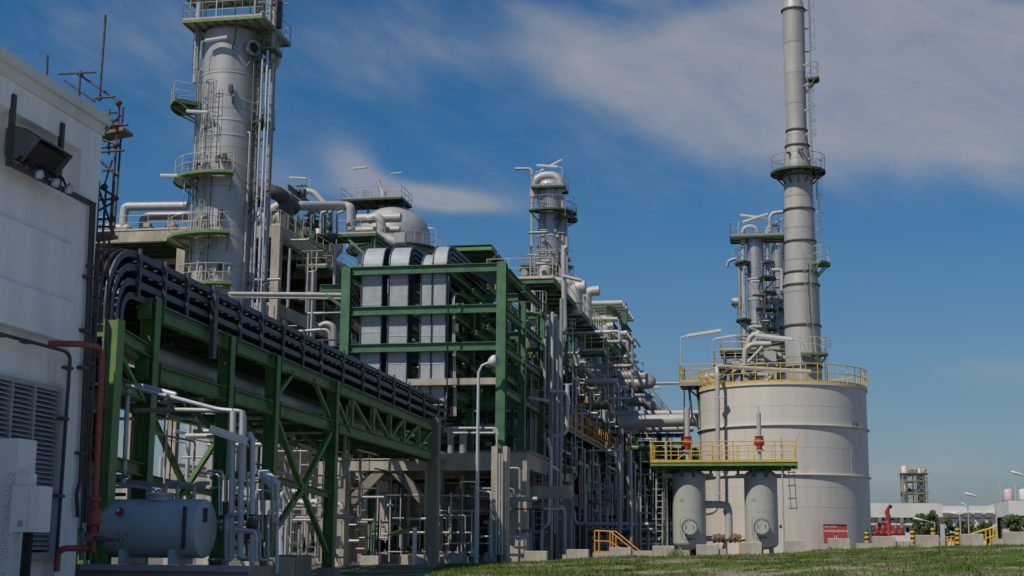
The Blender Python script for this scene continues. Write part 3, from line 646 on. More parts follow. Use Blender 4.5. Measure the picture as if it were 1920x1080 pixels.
# ---- cable trays: four tiers, bending down at the building and up at the risers
tiers = [B(250, y).z for y in (476, 502, 530, 556)]
tiers_end = [B(800, y).z for y in (741, 757, 773, 789)]
sA = bs(B(250, 500)); sB = bs(B(800, 780))
TX = P(845, 700, 60.2)                        # the trays climb again at this point
def tz(k, s): return tiers[k] + (tiers_end[k] - tiers[k]) * (s - sA) / (sB - sA)
ct = Thing('cable_tray_rack', 'four tier black cable tray rack lying on top of the green bridge', 'cable tray', bp(-14, -1.6, zu(-14)))
zdn = 2.2
for k in range(4):
    r1 = 1.2 - k * .25; sl = bs(B(201, 500)) + 1.2; sr = bs(B(826, 790)) + .3 + (3 - k) * .12
    c0 = bp(sl, 0, tz(k, sl) - r1); path = []
    down = [(sl - r1, zdn)] + [(sl - r1 * math.cos(t * math.pi / 12), tz(k, sl) - r1 + r1 * math.sin(t * math.pi / 12)) for t in range(0, 7)]
    r2 = .35 + k * .12 + .2; upz = [(sr + r2 * math.sin(t * math.pi / 12), tz(k, sr) + r2 - r2 * math.cos(t * math.pi / 12)) for t in range(1, 7)] + [(sr + r2, tz(k, sr) + r2 + 5.2)]
    prof = down + [(-14.0, tz(k, -14.0))] + [(sr, tz(k, sr))] + upz
    tr = MB()
    for off in (.02, -3.05): tr.strip([bp(s, off, z) for s, z in (prof if off > 0 else prof[:-len(upz)])], .04, .135, bside)
    tray = ct.part('tray_rail', tr, 'trayrail')
    rg_ = MB()
    L = [bp(s, -1.5, z) for s, z in prof[:-len(upz)]]; pts = resample(L, .55)
    for i, p in enumerate(pts[1:-1]):
        rg_.bar(p - bside * 1.5 - Z * .06, p + bside * 1.5 - Z * .06, .07, .04)
    ct.part('rungs', rg_, 'black', tray)
    cb_ = MB(); RC = random.Random(k)
    for j in range(20):
        off = -.15 - j * .145 + RC.uniform(-.03, .03); rr = RC.choice((.03, .045, .06, .055))
        cb_.tube([bp(s, off, z + .02 + rr * .4) for s, z in prof[:-len(upz)]], rr, 6)
    cs = ct.part('cables', cb_, 'cable', tray)
for px in (172 + 78, 300, 343, 393, 446, 487, 528, 566, 601, 642, 680, 710, 738, 767, 795, 822):
    q = B(px, 600); s = bs(q)
    if px < 240: continue
    for off in (.075, -3.11): ct.part('post', MB().bar(bp(s, off, zu(s) + .17), bp(s, off, tz(0, s) + .14), .06, .09), 'trayrail')
ct.part('post', MB().bar(bp(bs(B(389, 600)), .16, tz(0, sA) - 1.6), bp(bs(B(389, 600)), .16, tz(0, bs(B(389, 600))) - .1), .12, .2), 'trayrail')

for s in colx:
    for z in (zu(s), zlw(s)):
        for d in (-1, 1): br.part('joint_plate', MB().bar(bp(s + d * .30, .118, z), bp(s + d * .17, .118, z), .24, .42) if False else MB().bar(bp(s + d * .36, .0, z), bp(s + d * .345, .0, z), .30, .44), 'bgreen')
        for d in (-.16, .14): br.part('stiffener', MB().bar(bp(s - .16, 0, z + d), bp(s + .16, 0, z + d), .27, .025), 'bgreen')
for i, s in enumerate(vs):
    for z, d in ((zu(s) - .30, 1), (zlw(s) + .28, -1)): br.part('gusset', MB().bar(bp(s - .3, .0, z), bp(s + .3, .0, z), .03, .3), 'bgreen')
# ------------------------------------------------------------------ horizontal tank and the pipework around it
yT = 25.6
cl_, cr_ = P(212, 990, yT), P(385, 990, yT); rT = (P(300, 936, yT).z - P(300, 1046, yT).z) / 2; zT = (P(300, 936, yT).z + P(300, 1046, yT).z) / 2
x0, x1 = cl_.x, cr_.x
tk = Thing('storage_tank', 'grey horizontal storage tank on saddles at the foot of the green bridge', 'tank', ((x0 + x1) / 2, yT, zT - rT))
tk.part('shell', MB().dome([(0, -.1), (rT * .5, -.09), (rT * .85, -.05), (rT * .97, -.01), (rT, .03), (rT, x1 - x0 - .03), (rT * .985, x1 - x0), ], (x0, yT, zT), 40, V(1, 0, 0)), 'grey')
tk.part('end_plate', MB().dome([(rT * .985, 0), (rT * .9, .025), (rT * .5, .05), (0, .06)], (x1, yT, zT), 40, V(1, 0, 0)), 'grey')
for t in (.22, .75): x = x0 + (x1 - x0) * t; tk.part('saddle', MB().box(x - .06, x + .06, yT - rT * .8, yT + rT * .8, zT - rT - .12, zT - rT * .72), 'lpost')
tk.part('manhole', MB().lathe([(.24, 0), (.24, .1), (.29, .1), (.29, .15)], (x0 + .95, yT, zT + rT - .03), 20), 'grey')
tk.part('bolt_strap', MB().bar((x1 - .18, yT - rT - .02, zT - rT * .7), (x1 - .18, yT - rT - .02, zT + rT * .72), .06, .05), 'bracket')
tk.part('name_plate', MB().box(x1 + .062, x1 + .07, yT - .25, yT - .08, zT + .12, zT + .38), 'bracket')
bdg = P(225, 960, yT - rT - .02); bdge = tk.part('round_badge', MB().lathe([(.09, 0), (.09, .02)], bdg, 20, V(-.1, -1, .25)), 'red')
tk.part('badge_mark', MB().lathe([(.035, .021), (.035, .024)], bdg + V(-.03, 0, .03), 12, V(-.1, -1, .25)), 'textw', bdge); tk.part('badge_mark', MB().bar(bdg + V(-.05, -.022, -.035), bdg + V(.05, -.022, -.035), .003, .025), 'textw', bdge)
for t, h in ((.55, .32), (.68, .28), (.86, .3)):
    x = x0 + (x1 - x0) * t; tk.part('nozzle', MB().tube([(x, yT, zT + rT - .05), (x, yT, zT + rT + h), (x + .3, yT, zT + rT + h)], .04, 8, .1), 'pipe')
q = P(300, 1048, yT - .6); q2 = P(470, 1048, yT - .6); ql = P(140, 1048, yT - .6)
pl_ = Thing('tank_plinth', 'long concrete plinth with a steel edge beneath the grey horizontal tank', 'plinth', (q.x, yT, -.9))
pl_.part('slab', MB().box(ql.x - 1, q2.x, yT - .7, yT + 1.0, -1.0, zT - rT - .14), 'dconcrete'); pl_.part('edge_beam', MB().box(ql.x + .2, q2.x + .05, yT - .76, yT - .703, zT - rT - .23, zT - rT - .12), 'slat')
def T(px, py, d=0.): return P(px, py, yT + d)
W = 'tangle at the end of the grey tank'
# frame of pipes over the tank
pipe([T(232, 905, .8), T(240, 724, .8), T(262, 722, .8), T(330, 740, .8)], .05, 'lpost', 'grey pipe loop rising left of the tank and bending right over it', n=8)
pipe([T(236, 722, .6), T(410, 768, .9), T(436, 770, .9)], .045, 'lpost', 'sloping grey handrail pipe above the grey tank')
pipe([T(250, 770, 1.2), T(300, 768, 1.2), T(458, 771, 1.0), T(457, 900, 1.0)], .05, 'pipe', 'level grey pipe crossing behind the tank and dropping at its end')
for i, px in enumerate((437, 454)): pipe([T(px, 770, .4), T(px + 1, 905, .4), T(px - 4, 1045, .4)], .06, 'lpost', ['grey standpipe nearest the tank end, under the sloping pipe', 'second grey standpipe from the tank end, under the sloping pipe'][i])
pipe([T(468, 812, .2), T(474, 822, .2), T(472, 1060, .2)], .05, 'lpost', 'curved pale pole holding the strip light above the tank end', bend=.3)
def slope_lamp(a, b, label):
    a, b = Vector(a), Vector(b); t = Thing('strip_light', label, 'lamp', a, 'strip lights on bent poles')
    d = t.part('housing', MB().bar(a, b, .22, .10), 'lamp'); t.part('diffuser', MB().bar(a - Z * .075, b - Z * .075, .16, .045), 'box', d); return t
l1 = slope_lamp(T(393, 802, -.1), T(463, 826, .2), 'white strip light sloping down towards the tank end'); l1.part('pole', MB().tube([T(463, 825, .2), T(470, 818, .2), T(476, 840, .2), T(474, 1070, .2)], .035, 8, .1), 'lpost')
l2 = slope_lamp(T(490, 884, 1.), T(516, 908, .6), 'white strip light on a grey pole beside the braced green columns'); l2.part('pole', MB().tube([T(515, 906, .6), T(520, 910, .6), T(519, 1075, .6)], .035, 8, .08), 'lpost')
RC = random.Random(11)
for i in range(44):
    px = RC.uniform(410, 512); py = RC.uniform(880, 1000); d = RC.uniform(0, 3.2); h = RC.uniform(40, 130); r = RC.choice((.018, .022, .03, .04))
    pts = [T(px, py, d), T(px + RC.uniform(-1, 1), min(1050, py + h), d)]
    if RC.random() < .6: pts = [T(px + RC.choice((-1, 1)) * RC.uniform(12, 38), py + RC.uniform(-3, 3), d)] + pts
    if RC.random() < .4: pts.append(pts[-1] + V(RC.choice((-1, 1)) * RC.uniform(.1, .5), RC.uniform(-.2, .2), 0))
    pipe(pts, r, RC.choice(('lpost', 'pipe', 'dpipe', 'steel', 'wpipe')), 'bent small bore pipe in the ' + W, 'small pipes at the tank end', n=7, name='small_pipe')
for i in range(9):
    px, py, d = RC.uniform(420, 500), RC.uniform(900, 1010), RC.uniform(0, 2.5); c = T(px, py, d); t = Thing('valve', 'small hand wheel valve in the ' + W, 'valve', c, 'small valves at the tank end')
    t.part('valve_body', MB().dome([(0, -.1), (.08, -.08), (.055, 0), (.08, .08), (0, .1)], c, 10, V(1, 0, 0)), RC.choice(('dpipe', 'pipe', 'bracket'))); t.part('hand_wheel', MB().tube(arc(c + Z * .16, .08, 0, 6.28, V(1, 0, 0), V(0, 1, 0), 10), .012, 5), 'bracket'); t.part('spindle', MB().tube([c, c + Z * .16], .015, 5), 'bracket')
for (a, b, lab) in (((470, 938), (505, 965), 'grey instrument cabinet on legs among the pipes by the tank'), ((418, 900), (432, 940), 'small grey junction box on the standpipes by the tank')):
    p, q = T(*a, 1.4), T(*b, 1.4); t = Thing('instrument_box', lab, 'cabinet', (p.x, p.y, -.2)); t.part('case', MB().box(p.x, q.x, p.y, p.y + .3, q.z, p.z), 'lpost')
    for x in (p.x + .06, q.x - .06): t.part('leg', MB().tube([(x, p.y + .15, -.3), (x, p.y + .15, q.z)], .025, 6), 'lpost')
# beam and pipes along the wall foot behind the tank
pipe([T(140, 890, 1.6), T(310, 912, 1.9), T(385, 912, 1.9)], .07, 'slat', 'grey angled beam lying just above the grey horizontal tank', name='service_beam', cat='beam', n=4)
for k, (a, b) in enumerate((((170, 915), (260, 912)), ((150, 895), (300, 920)))): pipe([T(*a, 1.2), T(*b, 1.3)], .03, 'lpost', 'thin grey pipe running level just above the grey horizontal tank', 'thin pipes above the tank')
for i in range(14):
    px = RC.uniform(150, 208); py = RC.uniform(890, 960); d = RC.uniform(.6, 3); pts = [T(px, py, d), T(px - 2, 1050, d)]
    if i % 2: pts = [T(px + 40, py, d)] + pts
    pipe(pts, RC.choice((.025, .04, .05)), RC.choice(('lpost', 'dpipe', 'pipe', 'dpipe')), 'small service pipe between the red fire main and the grey tank', 'small pipes between fire main and tank', n=7, name='small_pipe')
# block foundations in the yard under the bridge
for (a, b, d, lab) in (((470, 1045), (515, 1072), 2.0, 'low concrete plinth right of the tank, under the strip light'), ((508, 1040), (555, 1066), 9, 'low concrete plinth under the X braced green columns')):
    p, q = T(*a, d), T(*b, d); solo('footing', MB().box(p.x, q.x, p.y, p.y + 1.2, -.6, p.z), 'dconcrete', lab, 'footing')
# ------------------------------------------------------------------ big silver tower on the left
yW = 82
cT = P(415, 540, yW); cx, cy = cT.x, cT.y; rW = 1.88
zW = P(430, 75, yW).z
tw = Thing('process_tower', 'tall silver process tower with platforms and cage ladders at the left', 'tower', (cx, cy, 0))
sh = MB().lathe([(rW, 0), (rW, zW)], (cx, cy, 0), 48); sw = tw.part('shell', sh, 'towerclad')
hd_ = MB().dome([(rW * math.cos(t * math.pi / 16), .75 * math.sin(t * math.pi / 16)) for t in range(9)], (cx, cy, zW), 48); tw.part('head', hd_, 'shell')
view = (V(0, 0, 0) - V(cx, cy, 0)).normalized(); va = math.atan2(view.y, view.x)        # bearing of the camera from the tower
for py in (133, 250, 222): 
    z = P(415, py, yW - rW).z; tw.part('weld_ring', MB().lathe([(rW + .025, z - .05), (rW + .025, z + .05)], (cx, cy, 0), 48), 'shell', sw)
def zt_(py, px=400, d=2.4): return P(px, py, yW - d).z
C2 = (cx, cy)
sector_platform(tw, C2, rW + .05, rW + 1.35, va - 2.1, va + .12, zt_(325), k=12)
sector_platform(tw, C2, rW + .05, rW + 1.55, va - 2.3, va + .10, zt_(438), k=13)
sector_platform(tw, C2, rW + .05, rW + 1.35, va - .95, va + .18, zt_(532), k=7)
sector_platform(tw, C2, rW + .05, rW + 1.75, va - 2.05, va - 1.15, zt_(186, 350), m='dgrate', k=7)
sector_platform(tw, C2, rW + .05, rW + 1.2, va - .2, va + .35, zt_(640), k=4)
zp_ = zt_(40, 440, 2)
rect_platform(tw, P(350, 40, yW - 2).x, P(546, 40, yW + 2.6).x, yW - 2.6, yW + 2.6, zp_, edge='lgreen', rail='steel', nb=8, eh=.16)
rect_platform(tw, P(352, -30, yW).x, P(470, -30, yW).x, yW - 1.6, yW + 1.6, zp_ + 2.6, edge='lgreen', rail='steel', nb=5, eh=.14)
for (px, dy) in ((356, -2.3), (385, -2.3), (372, 1.5), (405, -1.2), (440, -2.3), (468, -1), (500, -2.2), (515, .5), (528, 2)):
    q = P(px, 40, yW + dy); tw.part('top_post', MB().tube([V(q.x, q.y, zp_), V(q.x, q.y, zp_ + 3)], .05, 6), R.choice(('dgreen', 'pipe', 'lpost')))
for (a, b) in (((365, 30), (410, -4)), ((476, 36), (520, 2)), ((486, 4), (540, 8)), ((490, 22), (532, 30))): tw.part('top_pipe', MB().tube([P(*a, yW - 1), P(*b, yW + .4)], .07, 7), 'wpipe')
rect_platform(tw, P(498, 100, yW).x, P(522, 100, yW).x, yW - .6, yW + .6, zt_(98, 520, 0), edge='dgreen', rail='steel', nb=2)
def rim(a, r=0.): return V(cx + math.cos(a) * (rW + r), cy + math.sin(a) * (rW + r), 0)
for a, z0, z1, cg in ((va - .72, zt_(438), zt_(325) + 1.2, 1), (va - .95, zt_(325), zt_(186) + 1.2, 1), (va - .55, zt_(325), zt_(150), 1), (va - 1.25, zt_(186), zp_ + .3, 1), (va - .35, zt_(532), zt_(438) + 1.1, 1), (va - 1.5, zt_(438), zt_(325) + 1.1, 1)):
    out = V(math.cos(a), math.sin(a), 0); lm, cm = ladder(rim(a, .28) + Z * z0, rim(a, .28) + Z * z1, out); l = tw.part('ladder', lm, 'pipe')
    tw.part('safety_cage', cm, 'bracket', l)
for z in (zt_(532) + 2, zt_(325) + 3, zt_(325) + 6): tw.part('ladder_bracket', MB().bar(rim(va - .72) + Z * z, rim(va - .72, .4) + Z * z, .08, .06), 'dgreen')
# pipes down the right side, held off on green brackets
for (px0, px1, r, d, top, m) in ((493, 478, .075, -1.1, 110, 'wpipe'), (502, 487, .085, -.9, 95, 'lpost'), (511, 497, .16, -.2, 15, 'wpipe'), (508, 493, .05, -1.4, 130, 'lpost'), (517, 503, .05, 0, 30, 'pipe')):
    a = P(px0, 100, yW + d); z1 = P(px0, top, yW + d).z; tw.part('riser_pipe', MB().tube([(a.x, a.y, .2), (a.x, a.y, z1)], r, 10), m)
a = P(371, 70, yW - 1); tw.part('riser_pipe', MB().tube([(a.x, a.y, zt_(140)), (a.x, a.y, zt_(60)), (a.x, a.y, zt_(-20))], .2, 12), 'galv')
for py in (105, 210, 355, 525, 640): 
    z = zt_(py, 480, 1.5); q = P(503, py, yW - .8); b = MB().ibeam(rim(va + 1.0) + Z * z, V(q.x + .1, q.y, z), .16, .2); tw.part('pipe_bracket', b, 'green')
z = zt_(105, 500, 1); q = P(520, 105, yW - .5)
tw.part('pipe_bracket', MB().bar(rim(va + .75) + Z * (z - 1.1), V(q.x, q.y, z - .05), .12, .12), 'lgreen'); tw.part('pipe_bracket', MB().bar(rim(va + .5) + Z * (zt_(135, 470) + .8), rim(va + .9, 1.4) + Z * (zp_ - .2), .1, .1), 'green')
tw.part('pipe_bracket', MB().bar(rim(va - .0) + Z * (zt_(85, 430)), rim(va + .1, .9) + Z * (zp_ - .15), .1, .1), 'green')
for px, py in ((432, 175),): p = rim(va + .1) + Z * zt_(185, 440); tw.part('pipe_bracket', MB().bar(p, p + V(.2, -.5, .3), .12, .2), 'green')
# manhole with blind ring near the top, wall nozzle, conduit hoops
a = va + .62; c = rim(a, -.1) + Z * zt_(84, 458, 1.8); o = V(math.cos(a), math.sin(a), 0)
nz_ = tw.part('manhole', MB().lathe([(.36, 0), (.36, .42), (.52, .42), (.52, .52), (.34, .52)], c, 28, o, caps=False), 'galv'); tw.part('manhole_bore', MB().lathe([(.33, .40), (.33, .44)], c, 24, o), 'dark', nz_)
tw.part('conduit', MB().tube([rim(va - .5, .1) + Z * zt_(168, 400), rim(va + .1, .06) + Z * zt_(171, 440), rim(va + .75, .15) + Z * zt_(178, 480)], .025, 6), 'lpost')
for py in (292, 430): tw.part('conduit', MB().tube([rim(va + .15 + i * .13, .05) + Z * zt_(py + i * 2, 440) for i in range(7)], .02, 5), 'lpost')
tw.part('hose', MB().tube([rim(va - .55, .3) + Z * zt_(445), rim(va - .3, .35) + Z * zt_(452), rim(va - .65, .4) + Z * zt_(458), rim(va - .75, .35) + Z * zt_(520)], .06, 8, .4), 'wpipe')
for a, py in ((va - .05, 300), (va - .1, 405), (va - .02, 505), (va + .05, 170)): tw.part('instrument', MB().box(*(lambda p: (p.x - .12, p.x + .12, p.y - .3, p.y - .1))(rim(a)), zt_(py), zt_(py) + .5), 'bracket')
for a, z0, z1 in ((va + .78, zt_(400), zp_ + .2), (va + .95, zt_(200), zp_ + .2), (va - 1.05, zt_(438), zt_(325) + 1.1)):
    out = V(math.cos(a), math.sin(a), 0); lm, cm = ladder(rim(a, .3) + Z * z0, rim(a, .3) + Z * z1, out); l = tw.part('ladder', lm, 'pipe'); tw.part('safety_cage', cm, 'bracket', l)
for a, r, z0, z1, m in ((va - .82, .05, zt_(640), zt_(190), 'lpost'), (va - .62, .035, zt_(640), zt_(150), 'wpipe'), (va - .45, .03, zt_(530), zt_(330), 'bracket'), (va + .7, .06, zt_(640), zt_(240), 'wpipe'), (va + 1.0, .09, zt_(640), zt_(110), 'galv'), (va + 1.12, .07, zt_(640), zt_(60), 'pipe'), (va - 1.3, .08, zt_(530), zt_(120), 'galv')):
    p = rim(a, .18); tw.part('riser_pipe', MB().tube([p + Z * z0, p + Z * z1, rim(a, -.05) + Z * (z1 + .15)], r, 8, .1), m)
for i in range(9): z = zt_(120 + i * 48); tw.part('pipe_tie', MB().tube([rim(va + .72, .1) + Z * z, V(P(505, 300, yW - .5).x, yW - .6, z)], .03, 6), 'dgreen')
for i in range(14): a = va + RC.uniform(-1.0, .3); z = RC.choice((zt_(438), zt_(325), zt_(532), zp_)) + RC.uniform(.1, .9); p = rim(a, RC.uniform(.2, .9)); tw.part('instrument', MB().tube([p + Z * z, p + Z * (z + .4), rim(a, .05) + Z * (z + .55)], RC.choice((.05, .08, .1)), 7, .1), RC.choice(('bracket', 'pipe', 'dpipe')))
sector_platform(tw, C2, rW + .05, rW + 1.0, va + .75, va + 1.5, zt_(212, 480), k=4, edge='dgreen', rail='steel', m='dgrate', braces=1)
sector_platform(tw, C2, rW + .05, rW + .9, va + .8, va + 1.5, zt_(360, 480), k=4, edge='dgreen', rail='steel', m='dgrate', braces=1)
# overhead pipe loops on the top platform
a = P(520, 40, yW); tw.part('top_pipe', MB().tube([(a.x, a.y, zp_ + .2), (a.x, a.y, zp_ + 2.2), (a.x - .8, a.y, zp_ + 3)], .3, 12, .6), 'dpipe')
a = P(512, 60, yW + .5); tw.part('top_pipe', MB().tube([(a.x, a.y, zp_ - .2), (a.x + .5, a.y, zp_ - 1.6), (a.x + .2, a.y, zp_ - 2.4), (a.x - .6, a.y, zp_ - 2.4)], .2, 10, .5), 'wpipe')
tw.part('top_pipe', MB().tube([P(358, 0, yW + 1), P(405, 0, yW + 1) + Z * .6], .1, 8), 'wpipe')
for i in range(12): q = P(RC.uniform(474, 528), 10, yW + RC.uniform(-1, 2)); tw.part('top_pipe', MB().tube([V(q.x, q.y, zp_), V(q.x, q.y, zp_ + RC.uniform(1.5, 3))], RC.choice((.06, .1, .14)), 8), RC.choice(('pipe', 'steel', 'dpipe')))
p = rim(va - 1.4, 1.5)
for (px, py, rz, lab) in ((398, 222, math.pi, 'strip light reaching left from the upper part of the silver tower'), (376, 88, 0., 'strip light below the top platform of the silver tower'), (345, 341, math.pi * .95, 'short strip light left of the second tower platform')):
    q = P(px, py + 22, yW - 2.3); tube_lamp(q, 1.1, rz, lab, 1.15, .1)

# ------------------------------------------------------------------ concrete frame with converters behind the tower
yC = 95; cxr = P(520, 440, yC).x; zC = P(520, 424, yC).z
xl = cxr - 15
cf = Thing('concrete_structure', 'open concrete process frame behind the silver tower', 'structure', (cxr - 7, yC + 20, 0))
ys_c = [yC, P(585, 700, yC).y]; 
Yc = [yC, PX(585, 500, cxr).y, PX(640, 520, cxr).y, PX(690, 560, cxr).y, PX(735, 600, cxr).y, 138]
for y in Yc:
    for x in (cxr, cxr - 7.2, cxr - 14.4):
        cf.part('column', MB().box(x - .32, x + .32, y - .32, y + .32, -.2, zC - .9), 'concrete')
levels = (zC, zC - 5.6, zC - 10.4)
for zz in levels:
    for x in (cxr, cxr - 7.2, cxr - 14.4): 
        for a, b in zip(Yc, Yc[1:]): cf.part('beam', MB().box(x - .26, x + .26, a + .33, b - .33, zz - .9, zz), 'concrete')
    for y in Yc: 
        for a in (cxr - .33, cxr - 7.53): cf.part('beam', MB().box(a - 6.54, a, y - .25, y + .25, zz - .85, zz - .002), 'concrete')
for x in (cxr, cxr - 7.2, cxr - 14.4):
    for y in Yc: cf.part('column_head', MB().box(x - .319, x + .319, y - .319, y + .319, zC - .9, zC + .002), 'concrete')
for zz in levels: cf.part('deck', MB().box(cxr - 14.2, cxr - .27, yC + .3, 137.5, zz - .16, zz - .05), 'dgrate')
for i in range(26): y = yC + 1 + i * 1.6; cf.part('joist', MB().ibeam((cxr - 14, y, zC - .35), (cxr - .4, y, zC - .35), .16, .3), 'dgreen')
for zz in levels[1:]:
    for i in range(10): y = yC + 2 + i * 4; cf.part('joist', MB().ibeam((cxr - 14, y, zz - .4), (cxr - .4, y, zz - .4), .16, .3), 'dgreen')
cf.part('brace', MB().bar((cxr - .1, Yc[0] + .3, zC - 5.4), (cxr - .1, Yc[1] - .3, zC - 9.6), .3, .3), 'concrete'); cf.part('brace', MB().bar((cxr - .2, yC, zC - 10.4), (cxr - 6.8, yC, zC - 6.6), .35, .4), 'concrete')
cf.part('shade_back_wall', MB().box(cxr - 14.6, cxr - 7, 138.4, 138.6, 0, zC - 6), 'dark')  # dark sheet standing in for shade at the back of the frame
for zz, k in ((zC, 0),):
    rr = MB(); railing([(cxr - 14.6, yC - .3, zz), (cxr - 3.6, yC - .3, zz)], 1.1, 1.5, mb=rr); railing([(cxr - .4, yC - .3, zz), (cxr + .3, yC - .3, zz), (cxr + .3, 137, zz)], 1.1, 1.6, mb=rr); cf.part('railing', rr, 'beige')
# stair from the concrete deck down along the east side
st = Thing('stairway', 'steel stairway with handrails descending along the concrete frame side', 'stairs', (cxr + .9, 108, 0))
a, b = V(cxr + .8, Yc[1] + 1, zC - .4), V(cxr + .8, Yc[2] + 6, zC - 5.6)
for dx in (-.4, .4): st.part('stringer', MB().bar(a + V(dx, 0, 0), b + V(dx, 0, 0), .05, .25), 'dgreen'); st.part('handrail', MB().tube([a + V(dx, 0, 1), b + V(dx, 0, 1)], .03, 6).tube([a + V(dx, 0, .5), b + V(dx, 0, .5)], .02, 6), 'beige')
for i in range(20): p = a + (b - a) * (i / 19); st.part('tread', MB().box(p.x - .38, p.x + .38, p.y - .13, p.y + .13, p.z - .02, p.z + .02), 'grate')
# big dome topped converter
yD = 127; cD = P(740, 420, yD); rD = P(805, 430, yD).x - cD.x; zD = P(740, 430, yD - rD).z; zDt = P(735, 388, yD).z
dv = Thing('domed_vessel', 'squat silver domed vessel ringed by a railed walkway on the plant roof', 'vessel', (cD.x, yD, zC - 6))
dv.part('shell', MB().lathe([(rD, zC - 8), (rD, zD)], (cD.x, yD, 0), 56), 'clad')
dv.part('dome', MB().dome([(rD * math.cos(t * math.pi / 20), zD + (zDt - zD) * math.sin(t * math.pi / 20)) for t in range(11)], (cD.x, yD, 0), 56), 'alu')
sector_platform(dv, (cD.x, yD), rD + .05, rD + 1.1, -3.4, .5, P(740, 452, yD - rD - 1).z, k=20, edge='dgreen')
pz = P(700, 378, yD - 1).z
rect_platform(dv, P(653, 380, yD).x, P(764, 380, yD).x, yD - 2.2, yD + 1.6, pz, edge='dgreen', rail='steel', nb=6, m='dgrate', eh=.14)
for px in (668, 690, 730, 757): q = P(px, 400, yD - 1); dv.part('platform_leg', MB().tube([(q.x, q.y, zDt - 2.4), (q.x, q.y, pz)], .09, 8), 'dgreen')
q0 = P(717, 405, yD); dv.part('vent_pipe', MB().tube([(q0.x, yD, zDt - .3), (q0.x, yD, pz + 1.2), P(714, 356, yD), P(709, 338, yD)], [.3, .27, .2, .2], 12), 'wpipe')
for px in (680, 684, 689): q = P(px, 380, yD + .5); dv.part('stub_pipe', MB().tube([(q.x, q.y, pz), (q.x, q.y, pz + 1.6)], .06, 6), 'pipe')
tube_lamp(P(655, 375, yD), P(655, 318, yD).z - P(655, 375, yD).z, 0., 'strip light on a tall pole at the left of the dome platform', 1.1, .08)
tube_lamp(P(729, 380, yD), P(729, 327, yD).z - P(729, 380, yD).z, 0., 'strip light on a pole above the dome, beside the vent pipe', .8, .05)
tube_lamp(P(817, 480, yD), P(817, 430, yD).z - P(817, 480, yD).z, math.pi, 'strip light by the right rim of the domed vessel', 1.1, .2)
# pipes round the converter
def Q(px, py, y): return P(px, py, y)
pipe([Q(670, 410, 120), Q(752, 408, 120)], .42, 'wpipe', 'fat pale header pipe across the front of the domed vessel', n=18)
pipe([Q(690, 412, 118), Q(710, 405, 118), Q(716, 425, 118), Q(715, 443, 118), Q(742, 455, 118)], .42, 'wpipe', 'fat pale pipe with a swan neck bend before the domed vessel', n=18, bend=1.2)
pipe([Q(668, 432, 119), Q(750, 430, 119)], .3, 'wpipe', 'lower pale header pipe before the domed vessel', n=16)
bx = Thing('junction_box', 'pale square junction box below the swan neck pipe', 'box', Q(748, 455, 116)); A, Bq = Q(739, 436, 116), Q(759, 455, 116); bx.part('box_body', MB().box(A.x, Bq.x, 116, 116.5, Bq.z, A.z), 'drum'); bx.part('box_door', MB().box(A.x + .08, Bq.x - .08, 115.97, 115.997, Bq.z + .08, A.z - .08), 'drum')
pipe([Q(352, 386, 99), Q(246, 387, 99), Q(234, 388, 99), Q(231, 430, 99), Q(243, 428, 99), Q(200, 428, 99)], .33, 'wpipe', 'silver overhead pipe with a dark bend left of the tower', n=18, bend=.9)
pipe([Q(360, 404, 100), Q(278, 405, 100), Q(268, 412, 100), Q(268, 432, 100)], .32, 'steel', 'second silver pipe tucked under the overhead pipe left of the tower', n=18, bend=.7)
for px in (276, 322): 
    q = Q(px, 432, 98); t = Thing('pipe_support', 'white concrete pipe support post beside ' + ('the dark pipe bend' if px < 300 else 'the tower platform'), 'pipe support', q); t.part('post', MB().box(q.x - .25, q.x + .25, 97.8, 98.3, zC, zC + 1.3), 'concrete'); t.part('bracket', MB().prism([(q.x - .5, 97.75, zC + 1.0), (q.x + .5, 97.75, zC + 1.0), (q.x + .3, 97.75, zC + .5), (q.x - .3, 97.75, zC + .5)], V(0, .4, 0)), 'dgreen')
pipe([Q(500, 432, 104), Q(502, 398, 104), Q(525, 384, 104), Q(560, 386, 104), Q(645, 386, 108), Q(657, 388, 108), Q(657, 432, 108)], .38, 'wpipe', 'fat silver pipe arching right of the tower and dropping at the dome', n=18, bend=1.0, flanges=())
pipe([Q(548, 360, 112), Q(588, 358, 112), Q(602, 376, 112), Q(622, 398, 112)], .26, 'wpipe', 'slanting silver pipe above the arching pipe', n=14, bend=.6)
pipe([Q(490, 355, 100), Q(520, 362, 100), Q(535, 375, 101), Q(538, 420, 101), Q(536, 440, 101)], .55, 'dpipe', 'fat dark duct bending down beside the tower riser pipes', n=18, bend=1.2)
pipe([Q(535, 372, 101), Q(552, 390, 104)], .5, 'dpipe', 'dark duct stub behind the fat dark duct', n=16)
# green pipe gantry on top with valves
pg = Thing('pipe_gantry', 'small green pipe gantry with rails over the valves beside the silver tower', 'gantry', Q(590, 432, 106))
for px in (587, 610, 560): a, b = Q(px, 442, 106), Q(px, 402, 106); pg.part('post', MB().ibeam(a, b, .2, .2), 'lgreen')
for (a, b) in (((520, 352, 104), (578, 392, 112)), ((540, 350, 103), (600, 398, 113)), ((530, 358, 106), (556, 402, 106))): pg.part('beam', MB().ibeam(Q(*a), Q(*b), .22, .35), 'green')
pg.part('railing', MB().tube([Q(522, 350, 104), Q(560, 347, 104), Q(572, 356, 106)], .03, 6), 'beige')
for i, px in enumerate((566, 578, 590, 602, 620, 632)): pipe([Q(px, 440, 107), Q(px, 400, 107)] + ([Q(px + 12, 396, 107)] if i % 2 else []), RC.choice((.1, .14, .18)), RC.choice(('steel', 'pipe', 'wpipe')), 'short riser pipe standing behind the railing under the arching pipe', 'short risers under the arching pipe')
